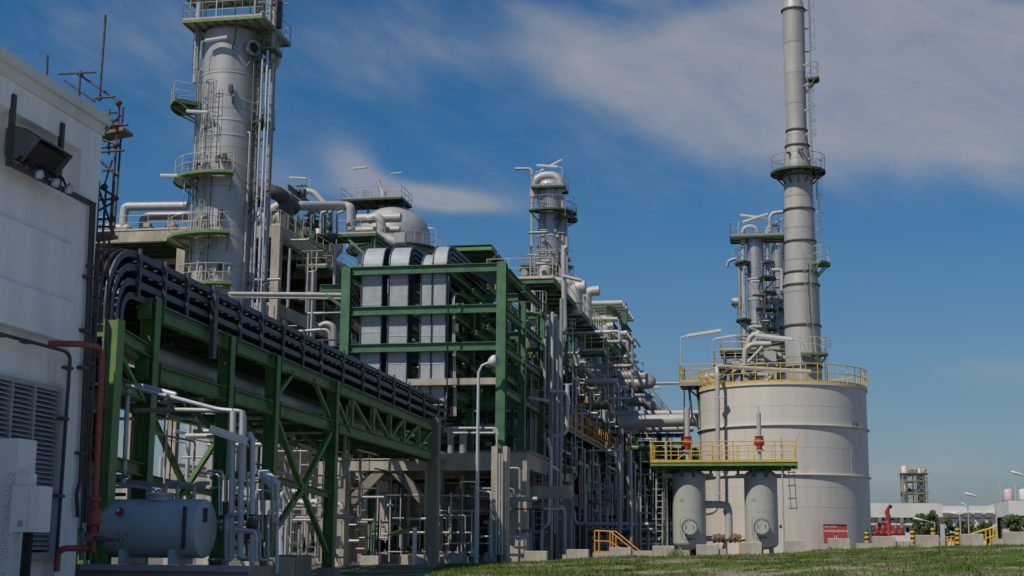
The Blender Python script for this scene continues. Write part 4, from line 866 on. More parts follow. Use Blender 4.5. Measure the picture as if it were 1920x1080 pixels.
for px, py in ((575, 418), (593, 420), (618, 424), (560, 362), (569, 362)): c = Q(px, py, 106); t = Thing('valve', 'dark valve on the short risers beside the silver tower' , 'valve', c, 'dark valves beside the silver tower'); t.part('valve_body', MB().dome([(0, -.35), (.26, -.3), (.18, 0), (.26, .3), (0, .35)], c, 12), 'bracket'); t.part('hand_wheel', MB().tube(arc(c + Z * .6, .22, 0, 6.28, V(1, 0, 0), V(0, 1, 0), 10), .04, 5), 'bracket')
tube_lamp(Q(580, 365, 108), Q(580, 336, 108).z - Q(580, 365, 108).z, math.pi, 'strip light reaching left above the green gantry', 1.15, .1)
# exchangers and drums under the top deck
def drum(c, r, L, ax, m, lab, group=None, n=24, name='exchanger', cat='heat exchanger'):
    c = Vector(c); ax = Vector(ax).normalized(); t = Thing(name, lab, cat, c - Z * r, group)
    h = .35 * r; t.part('shell', MB().dome([(0, -L / 2 - h), (r * .6, -L / 2 - h * .8), (r * .92, -L / 2 - h * .35), (r, -L / 2), (r, L / 2), (r * .92, L / 2 + h * .35), (r * .6, L / 2 + h * .8), (0, L / 2 + h)], c, n, ax), m)
    for s in (-.3, .3): t.part('saddle', MB().bar(c + ax * L * s - Z * r * 1.25, c + ax * L * s - Z * r * .6, r * 1.4, .15, ax), 'dgreen')
    for s in (-.42, .42): t.part('flange', MB().lathe([(r * 1.06, L * s - .06), (r * 1.06, L * s + .06)], c, n, ax), m)
    return t
drum(Q(610, 455, 112), .95, 4, (0, 1, 0), 'wpipe', 'pale horizontal drum end showing under the railed walkway left of the dome')
drum(Q(533, 425, 108), 1.0, 5, (0, 1, 0), 'wpipe', 'pale drum beside the fat dark duct on the concrete deck')
drum(Q(505, 415, 106), .9, 1.6, (1, 0, 0), 'steel', 'silver drum behind the tower risers on the concrete deck')
wk = Thing('roof_walkway', 'green edged railed walkway leading from the gantry to the domed vessel', 'walkway', Q(620, 440, 108))
A, Bq = Q(560, 440, 107), Q(705, 438, 107); zz = Q(640, 440, 107).z
rect_platform(wk, A.x, Bq.x, 107, 109.5, zz, edge='green', rail='beige', nb=9, sides='yX')
wk.part('post', MB().ibeam((Bq.x - .2, 107.2, zz - 3.2), (Bq.x - .2, 107.2, zz - .2), .3, .3), 'green'); wk.part('brace', MB().bar((Bq.x - .3, 107.2, zz - 2.2), (Bq.x - 2.4, 107.2, zz - .3), .16, .16), 'lgreen'); wk.part('beam', MB().ibeam((Bq.x - .1, 107.1, zz - .4), (Bq.x + 2.6, 120, zz - 2.0), .25, .4), 'green')
# dim equipment and pipes inside the concrete frame
for k in range(34):
    y = RC.uniform(98, 130); zz = RC.choice(levels[:2]) - RC.uniform(1.2, 4.4); x = cxr - RC.uniform(.6, 9)
    L = RC.uniform(3, 14); r = RC.choice((.06, .09, .14, .2)); al = RC.random() < .6
    pts = [V(x, y, zz), V(x, y + L, zz)] if al else [V(x - L * .5, y, zz), V(x + .2, y, zz)]
    if RC.random() < .5: pts.append(pts[-1] - Z * RC.uniform(1, 3))
    pipe(pts, r, RC.choice(('dpipe', 'pipe', 'steel', 'dpipe')), 'process pipe in the dim bays of the concrete frame', 'pipes in the concrete frame bays')
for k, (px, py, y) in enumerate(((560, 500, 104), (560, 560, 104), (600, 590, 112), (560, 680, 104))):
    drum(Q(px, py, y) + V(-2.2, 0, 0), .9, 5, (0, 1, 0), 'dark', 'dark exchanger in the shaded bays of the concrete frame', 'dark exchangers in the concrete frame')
pipe([Q(600, 612, 93), Q(612, 606, 93), Q(626, 612, 93), Q(626, 660, 93)], .22, 'steel', 'silver pipe hooking down beside the green frame left column', n=14, bend=.7)
pipe([Q(560, 622, 93), Q(618, 617, 93), Q(621, 660, 93)], .13, 'pipe', 'thin pipe hooking down behind the silver hook pipe', bend=.5)
for k, py in enumerate((552, 556, 560)): pipe([Q(430, py - 2, 76 + k * .4), Q(650, py, 66 + k * .4)], (.09, .06, .05)[k], 'wpipe', 'slim white line crossing from the silver tower to the green frame', 'slim white lines between tower and green frame')
# ------------------------------------------------------------------ green front frame with galvanised cable ducts
yG = 61.5
gl, gr = P(646, 700, yG).x, P(940, 700, yG).x
zs_ = [P(795, y, yG).z for y in (503, 579, 649)]
gt = P(942, 492, yG).z; gtl = P(648, 502, yG).z
gf = Thing('cable_support_structure', 'green steel frame of tall columns and beams holding the galvanised cable ducts', 'steel frame', ((gl + gr) / 2, yG, 0))
zped = P(935, 842, yG).z
gf.part('column', MB().ibeam((gr, yG, zped), (gr, yG, gt), .42, .44, .03, V(0, 1, 0)), 'green')
gf.part('column', MB().ibeam((gl, yG, zped), (gl, yG, gtl), .42, .44, .03, V(0, 1, 0)), 'green')
for x in (gr - .11, gr + .12): pass
for x0, x1 in ((gr - .34, gr - .07), (gr + .1, gr + .36)): gf.part('pedestal', MB().box(x0, x1, yG - .35, yG + .35, -.2, zped + .1), 'concrete')
gf.part('pedestal', MB().box(gl - .3, gl + .3, yG - .35, yG + .35, -.2, zped), 'concrete')
for x in (gl, gr):
    for z in zs_:
        for d in (-.24, .14): gf.part('stiffener', MB().box(x - .2, x + .2, yG - .225, yG + .225, z - .05 + d, z - .02 + d), 'green')
for z in zs_: gf.part('beam', MB().ibeam((gl + .22, yG, z - .05), (gr - .22, yG, z - .05), .22, .38, .03), 'green')
gf.part('concrete_beam', MB().box(P(765, 716, yG).x, gr - .22, yG - .15, yG + .25, P(850, 722, yG).z, P(850, 710, yG).z), 'concrete')
# side beams running back and second row of columns
yG2, yG3 = 66.5, 72.
for y in (yG2, yG3):
    for x in (gl, (gl + gr) / 2 + 1.1, gr + .0): gf.part('column', MB().ibeam((x, y, -.1), (x, y, gt - (.5 if y > 70 else .9)), .34, .36, .03), 'green')
    for z in zs_ + [zs_[0] - 5.2]: gf.part('beam', MB().ibeam((gl + .2, y, z - .55), (gr - .2, y, z - .55), .28, .36, .03), 'green')
for x in (gl, (gl + gr) / 2 - 1.2, (gl + gr) / 2 + 1.1, gr):
    for z in zs_ + [zs_[2] - 1.9]:
        for a, b in ((yG + .25, yG2 - .2), (yG2 + .2, yG3 - .2)): gf.part('side_beam', MB().ibeam((x, a, z - .1), (x, b, z - .1), .24, .32, .03), 'green')
for z in zs_:
    for i in range(7): x = gl + .7 + i * .95; gf.part('joist', MB().ibeam((x, yG + .9 + i % 2, z - .75), (x, yG3 - .4, z - .75), .14, .2), 'lgreen')
for (px, py0, py1) in ((766, 512, 540), (837, 512, 540)): a = P(px, py0, yG + .6); gf.part('hanger', MB().bar(a, P(px, py1, yG + .6), .14, .14), 'green')
gf.part('knee_brace', MB().bar(P(612, 553, yG + .2), P(641, 574, yG + .2), .14, .14), 'green'); gf.part('beam', MB().ibeam(P(600, 541, yG + .2), P(640, 541, yG + .2), .26, .34), 'green')
# ducts
def duct(pxa, pxb, pyt, lab, depth, low=760):
    xa, xb = P(pxa, 640, yG + .9).x, P(pxb, 640, yG + .9).x; y0 = yG + .24; zt2 = P(pxa, pyt, y0 + .8).z; r = 1.15
    t = Thing('cable_duct', lab, 'cable duct', ((xa + xb) / 2, y0, 0)); zb = P(pxa, low, y0).z
    for k in range(4):
        rr = r - k * .24; y = y0 + k * .24
        path = [V(0, y, zb - .0), V(0, y, zt2 - r)] + [V(0, y0 + r - rr * math.cos(i * math.pi / 16), zt2 - r + rr * math.sin(i * math.pi / 16)) for i in range(1, 9)] + [V(0, y0 + r + depth, zt2 - r + rr - .0)]
        if k == 0:
            t.part('cover', MB().strip([p + V((xa + xb) / 2, 0, 0) for p in path[:-1] + [V(0, y0 + r + .35, path[-1].z)]], xb - xa, .03, V(1, 0, 0)), 'galv')
            jt = MB()
            z = zb + .6
            while z < zt2 - r: jt.box(xa - .012, xb + .012, y0 - .03, y0 - .012, z - .02, z + .02); z += 1.28
            t.part('joint_strip', jt, 'lpost')
        for s, x in ((0, xa - .02), (1, xb + .02)):
            t.part('tray_rail', MB().strip([p + V(x, 0, 0) for p in path], .04, .15, V(1, 0, 0)), 'black' if k else 'trayrail')
        cb_ = MB()
        for j in range(6): cb_.tube([p + V(xa + (xb - xa) * (j + .5) / 6, 0, 0) + V(0, .05, -.03) for p in path], .05, 6)
        t.part('cables', cb_, 'cable')
duct(684, 721, 465, 'widest left galvanised cable duct arching over the green frame top beam', 7, 700)
duct(735, 770, 464, 'second galvanised cable duct from the left, over the green frame', 7)
duct(795, 815, 477, 'narrow short galvanised cable duct between two taller ones', 9)
duct(816, 841, 462, 'rightmost tall galvanised cable duct beside the black riser cables', 9)
# black cables that climb from the bridge tray beside the ducts
for k, (px, r) in enumerate(((843, .05), (846, .06), (849, .05), (852, .035), (855, .03))):
    a = P(px, 780, yG + .5); pipe([a, P(px - 3, 700, yG + .5), V(P(px - 3, 520, yG + .5).x, yG + .5, P(px, 545, yG).z), V(P(px - 3, 520, yG + .5).x, yG + 6, P(px, 520, yG).z)], r, 'cable' if k < 3 else 'wpipe', 'riser cable climbing beside the rightmost galvanised duct', 'riser cables by the rightmost duct', name='riser_cable', cat='cable', bend=.5)
# horizontal cable bundle running back from the duct tops
for k in range(9):
    a = P(850 + k * 5, 487 + k * 3.5, yG + 3); b = P(938, 500 + k * 4, yG + 9)
    pipe([V(a.x, yG + 2.5, a.z), V(a.x + .2, yG + 5, a.z), V(b.x, yG + 9, b.z), V(b.x + .1, yG + 20, b.z)], .06, 'cable', 'black cable of the bundle running back from the duct tops', 'black cables behind the duct tops', name='power_cable', cat='cable', bend=.8)
# canopy roof behind
cn = Thing('canopy', 'green trimmed corrugated canopy roof above the cable ducts', 'canopy', P(890, 470, 76))
a, b = P(838, 462, 74), P(922, 458, 74); zr = a.z
rf = MB()
nn = 36
for i in range(nn):
    x0, x1 = a.x + (b.x - a.x) * i / nn, a.x + (b.x - a.x) * (i + 1) / nn; xm = (x0 + x1) / 2
    for u0, u1, h0, h1 in ((x0, xm, 0, .05), (xm, x1, .05, 0)): rf.add([V(u0, 74, zr + h0), V(u1, 74, zr + h1), V(u1, 86, zr + h1 - .6), V(u0, 86, zr + h0 - .6), V(u0, 74, zr + h0 + .01), V(u1, 74, zr + h1 + .01), V(u1, 86, zr + h1 - .59), V(u0, 86, zr + h0 - .59)], [(0, 3, 2, 1), (4, 5, 6, 7), (0, 1, 5, 4)])
cn.part('roof_sheet', rf, 'dgreen')
cn.part('edge_beam', MB().bar((a.x, 74.1, zr - .16), (b.x, 74.1, zr - .16), .08, .18), 'lgreen'); cn.part('edge_beam', MB().bar((b.x - .04, 74.2, zr - .14), (b.x - .04, 86, zr - .74), .08, .2), 'green')
for i in range(5): y = 75.5 + i * 2.2; cn.part('purlin', MB().bar((a.x, y, zr - .08 - (y - 74) * .05), (b.x - .1, y, zr - .08 - (y - 74) * .05), .08, .12), 'dgreen')
for px, y in ((868, 75), (915, 84)): q = P(px, 470, y); cn.part('post', MB().ibeam((q.x, y, zr - 4), (q.x, y, zr - .25 - (y - 74) * .05), .2, .2), 'lgreen')
q = P(868, 470, 75); cn.part('brace', MB().bar((q.x + .6, 75, zr - 1.5), (q.x + 2.0, 75, zr - .25), .08, .08), 'galv')

# ------------------------------------------------------------------ concrete table under the green frame
yK = 66
kt = Thing('concrete_table', 'weathered concrete portal structure at ground level behind the green frame', 'structure', (P(800, 1000, yK).x, yK + 6, 0))
KX = [P(x, 900, yK).x for x in (645, 815, 975)]; zK = P(800, 850, yK).z; zk0 = P(800, 883, yK).z
for y in (yK, yK + 7, yK + 14):
    for x in KX: kt.part('column', MB().box(x - .38, x + .38, y - .38, y + .38, -.3, zk0), 'concrete')
    for a, b in zip(KX, KX[1:]): kt.part('beam', MB().box(a - .38 if a == KX[0] else a - .37, b + (.36 if b != KX[-1] else .9), y - .34, y + .34, zk0 + .002, zK) if a == KX[0] else MB().box(a + .365, b + .38, y - .34, y + .34, zk0 + .002, zK), 'concrete')
for x in KX:
    for y in (yK, yK + 7): kt.part('beam', MB().box(x - .33, x + .33, y + .40, y + 6.6, zk0 + .1, zK - .01), 'concrete')
for x, s in ((KX[0], 1), (KX[1], -1)): kt.part('haunch', MB().bar((x + s * .38, yK, zk0 - 1.5), (x + s * 1.9, yK, zk0 + .05), .5, .45), 'dconcrete')
kt.part('slab', MB().box(KX[0] - 1, KX[2] + .4, yK + .4, yK + 14.3, zK, zK + .15), 'dconcrete')
kt.part('low_beam', MB().box(KX[0] + 1, KX[2], yK + 6.5, yK + 6.9, zk0 - 1.9, zk0 - 1.2), 'concrete')
kt.part('low_beam', MB().bar((KX[1] + .4, yK + 3, zk0 - .9), (KX[2] + 2, yK + 3, zk0 - .9), .4, .6), 'concrete')
q = P(612, 900, yK - 3); solo('concrete_post', MB().box(q.x - .3, q.x + .3, yK - 3.3, yK - 2.7, -.3, P(612, 866, yK - 3).z), 'concrete', 'pale concrete post showing through the X braced green bay', 'column')
for (a, b, lab) in (((560, 865), (598, 915), 'dark wall panel behind the X bracing of the green bridge'),):
    p, q = P(515, 838, 72), P(596, 925, 72); solo('wall_panel', MB().box(p.x, q.x, 72, 72.2, q.z, p.z), 'dark', lab, 'panel')
# ------------------------------------------------------------------ long steel process rack running back from the green frame
SX = -12.4
def E(px, py, off=0.): return PX(px, py, SX + off)
rk = Thing('process_rack', 'long green and concrete pipe rack running away behind the green frame', 'steel structure', (SX - 4, 95, 0))
zTop = E(1045, 552).z; zLow = E(1073, 814).z
RY = [75.5, 82, 89, 97, 106, 116, 128]
RXs = [SX - .9, SX - 5.2, SX - 9.6]
lv_ = [zLow - .35, zLow + 2.6, zLow + 5.0, zTop - .4]
zc1 = 4.2
for y in RY:
    for x in RXs:
        rk.part('footing_column', MB().box(x - .3, x + .3, y - .3, y + .3, -.3, zc1), 'dconcrete')
        rk.part('column', MB().ibeam((x, y, zc1), (x, y, zTop - .2 - (1.2 if x < SX - 8 else 0)), .34, .38, .03), 'green')
    rk.part('concrete_beam', MB().box(RXs[2] + .31, RXs[0] - .31, y - .25, y + .25, zc1 - .85, zc1 - .1), 'dconcrete')
for a, b in zip(RY, RY[1:]):
    for x in (RXs[0], RXs[1]):
        for z in lv_: rk.part('long_beam', MB().ibeam((x, a + .2, z - .22), (x, b - .2, z - .22), .26, .36, .03), 'green')
    rk.part('concrete_beam', MB().box(RXs[0] - .28, RXs[0] + .28, a + .31, b - .31, zc1 - .85, zc1 - .1), 'dconcrete')
for y in RY:
    for z in lv_[:3]: rk.part('cross_beam', MB().ibeam((RXs[2], y, z - .3), (RXs[0] - .18, y, z - .3), .28, .36, .03), 'green')
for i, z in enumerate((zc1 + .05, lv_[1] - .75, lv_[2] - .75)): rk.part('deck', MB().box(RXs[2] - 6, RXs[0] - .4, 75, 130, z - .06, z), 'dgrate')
rk.part('brace', MB().bar((RXs[0], RY[1] + .2, lv_[0]), (RXs[0], RY[2] - .2, lv_[1] - .4), .14, .14), 'green'); rk.part('brace', MB().bar((RXs[0], RY[3] + .2, lv_[1]), (RXs[0], RY[4] - .2, lv_[2] - .4), .14, .14), 'green')
rk.part('brace', MB().bar((RXs[0] - .3, RY[0] + .3, lv_[2]), (RXs[0] - .3, RY[1] - .3, zTop - .8), .14, .14), 'green')
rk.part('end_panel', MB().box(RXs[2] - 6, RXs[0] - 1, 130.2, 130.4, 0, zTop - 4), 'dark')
for z, x0 in ((zTop - .3, SX - 6), ): rk.part('cross_beam', MB().ibeam((gr + .2, 75.3, z), (SX - .3, 75.3, z), .3, .4, .03), 'green')
# upper walkway (light grating seen from below)
uw = Thing('upper_walkway', 'high walkway with pale grating and beige rails along the pipe rack', 'walkway', (SX, 90, zTop))
x0, x1 = SX - 1.0, SX + .55
dk = uw.part('deck', MB().box(x0, x1, 73.5, 112, zTop, zTop + .05), 'grate')
for x in (x0, x1): uw.part('edge_beam', MB().ibeam((x, 73.4, zTop - .13), (x, 112, zTop - .13), .12, .26), 'green')
uw.part('edge_beam', MB().ibeam((SX - 3.2, 73.45, zTop - .14), (x1, 73.45, zTop - .14), .12, .26), 'green')
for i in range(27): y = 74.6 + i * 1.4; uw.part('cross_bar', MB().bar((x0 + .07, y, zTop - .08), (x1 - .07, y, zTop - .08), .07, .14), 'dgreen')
uw.part('deck', MB().box(SX - 3.2, x0 - .01, 73.6, 76.5, zTop, zTop + .05), 'grate')
for i in range(3): x = SX - 3 + i * .8; uw.part('cross_bar', MB().bar((x, 73.6, zTop - .1), (x, 76.5, zTop - .1), .08, .16), 'dgreen')
uw.part('railing', railing([(SX - 3.1, 73.6, zTop + .05), (x1 - .05, 73.6, zTop + .05), (x1 - .05, 111.9, zTop + .05)], 1.1, 1.2), 'beige')
uw.part('railing', railing([(x0 + .1, 77, zTop + .05), (x0 + .1, 111.9, zTop + .05)], 1.1, 1.4), 'beige')
for i in range(6): y = 79 + i * 6; uw.part('knee_brace', MB().bar((RXs[0] + .2, y, zTop - 1.3), (x1 - .1, y, zTop - .2), .1, .1), 'green')
# its far part steps down with grey rails
fw = Thing('far_walkway', 'farther grey railed walkway stepping down at the back of the pipe rack', 'walkway', (SX, 122, zTop))
A, Bq = E(1216, 716), E(1268, 790)
p0, p1 = V(SX - .2, 113, zTop - .4), V(SX + .3, 150, zTop - 1.2)
fw.part('deck', MB().bar(p0, p1, 1.4, .06), 'dgrate'); fw.part('edge_beam', MB().bar(p0 + V(.7, 0, -.1), p1 + V(.7, 0, -.1), .1, .28), 'dgreen'); fw.part('railing', railing([p0 + V(.65, 0, 0), p1 + V(.65, 0, 0)], 1.1, 1.0), 'pipe')
# middle walkway with orange rails
mw = Thing('orange_railed_walkway', 'mid level walkway with orange railings on the dark side of the pipe rack', 'walkway', (SX, 90, zLow))
x0, x1 = SX - .9, SX + .5; ya, yb = E(1025, 800).y, E(1170, 868).y
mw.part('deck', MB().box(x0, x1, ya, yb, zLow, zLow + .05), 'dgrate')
for x in (x0, x1): mw.part('edge_beam', MB().ibeam((x, ya, zLow - .13), (x, yb, zLow - .13), .12, .28), 'green')
mw.part('edge_beam', MB().ibeam((x0, ya - .07, zLow - .13), (x1 + .06, ya - .07, zLow - .13), .12, .26), 'lgreen'); mw.part('toe_plate', MB().box(x0, x1 + .05, ya - .03, ya, zLow + .06, zLow + .26), 'orange')
mw.part('railing', railing([(x0 + .1, ya, zLow + .05), (x1 - .05, ya, zLow + .05), (x1 - .05, yb, zLow + .05)], 1.15, 1.1, r=.03), 'orange')
for i in range(5): y = ya + 1 + i * (yb - ya - 2) / 4; mw.part('knee_brace', MB().bar((RXs[0] + .2, y, zLow - 1.5), (x1 - .1, y, zLow - .2), .1, .1), 'green')
# two small orange landings at the near end with cage ladders
def landing(pxa, pxb, py, y, lab, rails='orange'):
    a, b = P(pxa, py, y), P(pxb, py, y); t = Thing('ladder_landing', lab, 'platform', ((a.x + b.x) / 2, y, a.z))
    t.part('deck', MB().box(a.x, b.x, y, y + 1.3, a.z - .04, a.z), 'dgrate'); t.part('edge_channel', MB().box(a.x - .02, b.x + .02, y - .06, y - .003, a.z - .36, a.z - .02), 'green'); t.part('toe_plate', MB().box(a.x, b.x, y - .035, y - .002, a.z, a.z + .12), rails)
    t.part('railing', railing([(a.x + .04, y + 1.2, a.z), (a.x + .04, y + .03, a.z), (b.x - .04, y + .03, a.z), (b.x - .04, y + 1.2, a.z)], 1.1, .9, r=.032, toe=False), rails)
    t.part('bracket', MB().bar((a.x + .2, y + .2, a.z - .3), (a.x + .6, y + 1.3, a.z - 1.4), .1, .12), 'green'); t.part('bracket', MB().bar((b.x - .2, y + .2, a.z - .3), (b.x - .5, y + 1.3, a.z - 1.4), .1, .12), 'green')
    return t
landing(983, 1024, 671, 72.5, 'upper small landing with orange rails beside the caged ladders')
landing(983, 1030, 909, 71.5, 'lower small landing with orange rails beside the caged ladders')
def ladder_thing(px0, py0, px1, py1, y, lab):
    a, b = P(px0, py0, y), P(px1, py1, y); b = V(a.x, y, b.z); t = Thing('caged_ladder', lab, 'ladder', a); lm, cm = ladder(a, b, V(.35, -1, 0), cage0=2.0, r=.028); l = t.part('ladder_frame', lm, 'lpost'); t.part('safety_cage', cm, 'lpost', l)
ladder_thing(1010, 660, 1020, 548, 72.2, 'pale caged ladder rising to the high walkway beside the column foot')
ladder_thing(1007, 850, 1012, 690, 72.0, 'pale caged ladder between the two small orange landings')
ladder_thing(1008, 1020, 1008, 880, 71.2, 'pale caged ladder standing on the ground below the lower orange landing')
ladder_thing(1002, 800, 1006, 600, 72.6, 'thin caged ladder close beside the green frame side beams')

# pipes on the near end of the rack
def ep(pts, r, m, lab, grp=None, bend=None, n=12, off=.7): return pipe([E(px, py, off + (d if d else 0)) for px, py, d in pts], r, m, lab, grp, bend, n)
def pp(pts, y, r, m, lab, grp=None, bend=None, n=12): return pipe([P(px, py, y) for px, py in pts], r, m, lab, grp, bend, n)
yN = 72
for i, (px, t, bt_, r, m) in enumerate(((997, 545, 1035, .09, 'lpost'), (1017, 600, 1050, .10, 'pipe'), (1027, 590, 760, .11, 'steel'), (1034, 585, 1010, .085, 'lpost'), (1040, 590, 1000, .10, 'pipe'), (1045, 600, 960, .07, 'lpost'), (1051, 560, 940, .10, 'pipe'), (1060, 640, 900, .06, 'dpipe'))):
    pp([(px + 2, t), (px - 1, bt_)], yN + .3 * (i % 3) + .2, r, m, 'upright grey pipe in the tight bundle beside the caged ladders', 'upright pipes beside the caged ladders', n=10)
pp([(1036, 840), (1038, 1035)], 70.8, .17, 'lpost', 'stout pale pipe dropping to the ground beside the lower landing', n=14) if False else None
pp([(1027, 822), (1033, 850), (1028, 985), (1016, 990), (1014, 1045)], 70.8, .09, 'lpost', 'pale drop pipe stepping left near the ground below the landing', bend=.3)
pp([(1064, 720), (1063, 812), (1038, 818)], 71.5, .11, 'lpost', 'pale pipe hooking left under the near end of the orange walkway', bend=.4, n=14)
pp([(1030, 733), (1064, 735), (1067, 760)], 71.5, .09, 'lpost', 'pale pipe stepping across above the orange walkway end', bend=.3)
pp([(1057, 518), (1060, 620), (1040, 622)], 74, .11, 'lpost', 'silver standpipe beside the column with a hooked foot', bend=.4, n=14)
pipe([P(1057, 620, 74), P(1057, 466, 74), P(1063, 463, 74)], .13, 'wpipe', 'pale standpipe with a short top hook right of the cladded column', n=14, bend=.3)
pp([(1056, 518), (1090, 526)], 73.8, .1, 'wpipe', 'pale strut pipe sloping right from the column foot'); 
# vent stacks with hooked tops on the upper walkway
for k, (px, pxe, pyt, pyb, y, r) in enumerate(((1079, 1098, 540, 590, 82, .42), (1100, 1124, 547, 610, 88, .32), (1092, 1097, 556, 600, 86, .2), (1135, 1150, 612, 660, 98, .22))):
    a = P(px, pyb, y); b = P(px, pyt, y); c = P(pxe, pyt - 2, y); t = Thing('vent_pipe', ['thick hooked vent pipe nearest the column on the high walkway', 'slimmer hooked vent pipe with the longest arm on the high walkway', 'short thin hooked vent between the two bigger vents', 'low hooked vent farther along the high walkway'][k], 'vent', a)
    t.part('stack', MB().tube([a, b, c], r, 16, r * 3), 'wpipe'); t.part('support_band', MB().lathe([(r * 1.12, -.05), (r * 1.12, .05)], a + (b - a) * .45, 16), 'lpost')
tube_lamp(P(1160, 640, 100), P(1160, 598, 100).z - P(1160, 640, 100).z, math.pi, 'strip light on a thin post in the middle of the high walkway', 1.8, .2)
tube_lamp(P(1187, 690, 108), P(1187, 624, 108).z - P(1187, 690, 108).z, math.pi * .97, 'dark strip light below the upper pipe ends at the rack end', 1.4, .1)
tube_lamp(P(1206, 720, 114), P(1206, 680, 114).z - P(1206, 720, 114).z, math.pi, 'small strip light on the post above the big looped pipe', 1.6, .12)
tube_lamp(P(1246, 770, 130), P(1246, 728, 130).z - P(1246, 770, 130).z, math.pi, 'strip light past the looped pipe on the farther walkway', 1.6, .1)
tube_lamp(P(1096, 545, 84), P(1096, 530, 84).z - P(1096, 545, 84).z, math.pi, 'long strip light sloping from the column to the first vent pipe', 1.7, .16)
# green pipe portal at the right end with bundles of pipe ends
yP = 100
pt = Thing('pipe_portal', 'light green portal frame holding two bundles of overhanging pipe ends', 'steel frame', P(1150, 700, yP))
for px, y, m in ((1144, yP, 'lgreen'), (1171, yP + 3, 'green')): a, b = P(px, 700, y), P(px, 568, y); pt.part('column', MB().ibeam((a.x, y, a.z), (a.x, y, b.z), .42, .42, .03, V(0, 1, 0)), m)
for py in (574, 606): a, b = P(1094, py, yP), P(1141, py, yP); pt.part('beam', MB().ibeam((a.x, yP, a.z), (b.x, yP, a.z), .3, .38), 'lgreen')
for py in (574, 606, 640): a, b = P(1147, py, yP + .2), P(1178, py + 40, yP + 12); pt.part('side_beam', MB().ibeam((b.x, yP + .3, a.z), (b.x, yP + 14, a.z), .3, .38), 'green')
pt.part('brace', MB().bar(P(1105, 580, yP), P(1142, 612, yP), .16, .16), 'lgreen')
def row(pxe, pye, pxl, n, dx, dy, r, lab, grp, y0=yP - .5):
    for k in range(n):
        y = y0 + k * 1.2; e = P(pxe, pye, y0); l = P(pxl, pye, y0); z = e.z
        pipe([V(l.x, y, z), V(e.x, y, z)], r, 'wpipe', lab, grp, n=14, name='pipe_end')
row(1168, 568, 1090, 7, 3.0, 5.6, .2, 'pale pipe of the upper bundle of open pipe ends on the green portal', 'upper bundle of pipe ends')
row(1176, 625, 1148, 6, 2.2, 4.2, .21, 'pale pipe of the lower short bundle of pipe ends on the green portal', 'lower bundle of pipe ends')
pp([(1095, 598), (1158, 598)], yP - 1, .14, 'wpipe', 'single pale pipe level under the upper pipe bundle')
# big looped expansion pipe
yL = 96
pp([(1090, 706), (1205, 704), (1222, 720), (1060, 720)] if False else [(1090, 706), (1212, 705), (1222, 718), (1212, 719), (1120, 719)], yL, .38, 'steel', 'big grey expansion loop pipe sticking out over the pipe rack', bend=.8, n=18)
pg2 = Thing('loop_support', 'green bracket frame beneath the big looped pipe', 'bracket', P(1140, 730, yL)); a, b = P(1105, 716, yL), P(1155, 716, yL)
pg2.part('beam', MB().ibeam((a.x, yL, a.z - .3), (b.x, yL, a.z - .3), .3, .4), 'lgreen'); pg2.part('brace', MB().bar(P(1128, 744, yL), P(1150, 722, yL), .16, .16), 'lgreen'); pg2.part('beam', MB().ibeam((b.x - 1, yL - .2, a.z - .35), (b.x + .6, yL - 5, a.z - .35), .25, .3), 'green')
pp([(1222, 719), (1300, 718)], 104, .1, 'wpipe', 'thin pale line running right from the looped pipe to the tank platform')
pp([(1160, 792), (1312, 787)], 92, .42, 'wpipe', 'fattest pale pipe crossing from the rack to the cream tank', n=18)
pp([(1150, 776), (1312, 775)], 95, .22, 'wpipe', 'slimmer pale pipe just above the fattest crossing pipe', n=14)
pp([(1170, 806), (1300, 804)], 95, .2, 'steel', 'pale pipe just below the fattest crossing pipe', n=14)
pp([(1180, 752), (1215, 752), (1234, 774), (1250, 790)], 99, .3, 'steel', 'grey pipe bending down at the far end of the rack', bend=.8, n=14)
for i, py in enumerate((742, 758)): pp([(1176, py), (1225, py)], 100 + i, .16, 'pipe', 'short level pipe under the farther walkway', 'short pipes under the farther walkway')
pp([(1283, 830), (1283, 690)], 91, .05, 'dgreen', 'slim green conduit left of the cream tank platform'); 
# shaded side: many uprights and levels
G1 = 'upright pipes on the shaded side of the rack'
for k in range(64):
    px = R.uniform(1062, 1262); off = R.uniform(-1.6, .9 if px > 1150 else .0); f = (px - 1062) / 200
    top = R.uniform(620 + 170 * f, 820 + 20 * f); bot = R.uniform(max(top + 60, 880), 1040); r = R.choice((.045, .06, .08, .1, .13))
    pts = [E(px, top, off), V(E(px, top, off).x, E(px, top, off).y, E(px, bot, off).z)]
    if R.random() < .5: pts = [pts[0] + V(R.choice((-1, 1)) * R.uniform(.6, 2.4), R.uniform(-.3, .3), 0)] + pts
    elif R.random() < .5: pts = [pts[0] + V(0, R.uniform(2, 7), 0)] + pts
    if R.random() < .35: pts.append(pts[-1] + V(R.uniform(-1.5, 1.5), 0, 0))
    if pts[-1].z < .2: 
        for p in pts: p.z = max(p.z, .2)
    pipe(pts, r, R.choice(('lpost', 'pipe', 'pipe', 'steel', 'dpipe', 'galv')), 'upright grey pipe on the shaded east side of the pipe rack', G1, n=8)
for k in range(40):
    px = R.uniform(1040, 1200); py = R.uniform(620, 990); off = R.uniform(-3, .6); a = E(px, py, off)
    if a.z > zTop - 1 or a.z < .4: continue
    L = R.uniform(3, 11); pts = [a, a + V(0, L, 0)] if R.random() < .65 else [a, a + V(-L * .5, 0, 0)]
    if R.random() < .4: pts.append(pts[-1] - Z * R.uniform(.8, 2.5))
    for p in pts: p.z = max(p.z, .2)
    pipe(pts, R.choice((.06, .09, .12, .16)), R.choice(('dpipe', 'pipe', 'steel', 'lpost')), 'level pipe hung in the shaded bays of the pipe rack', 'level pipes in the shaded rack bays', n=8)
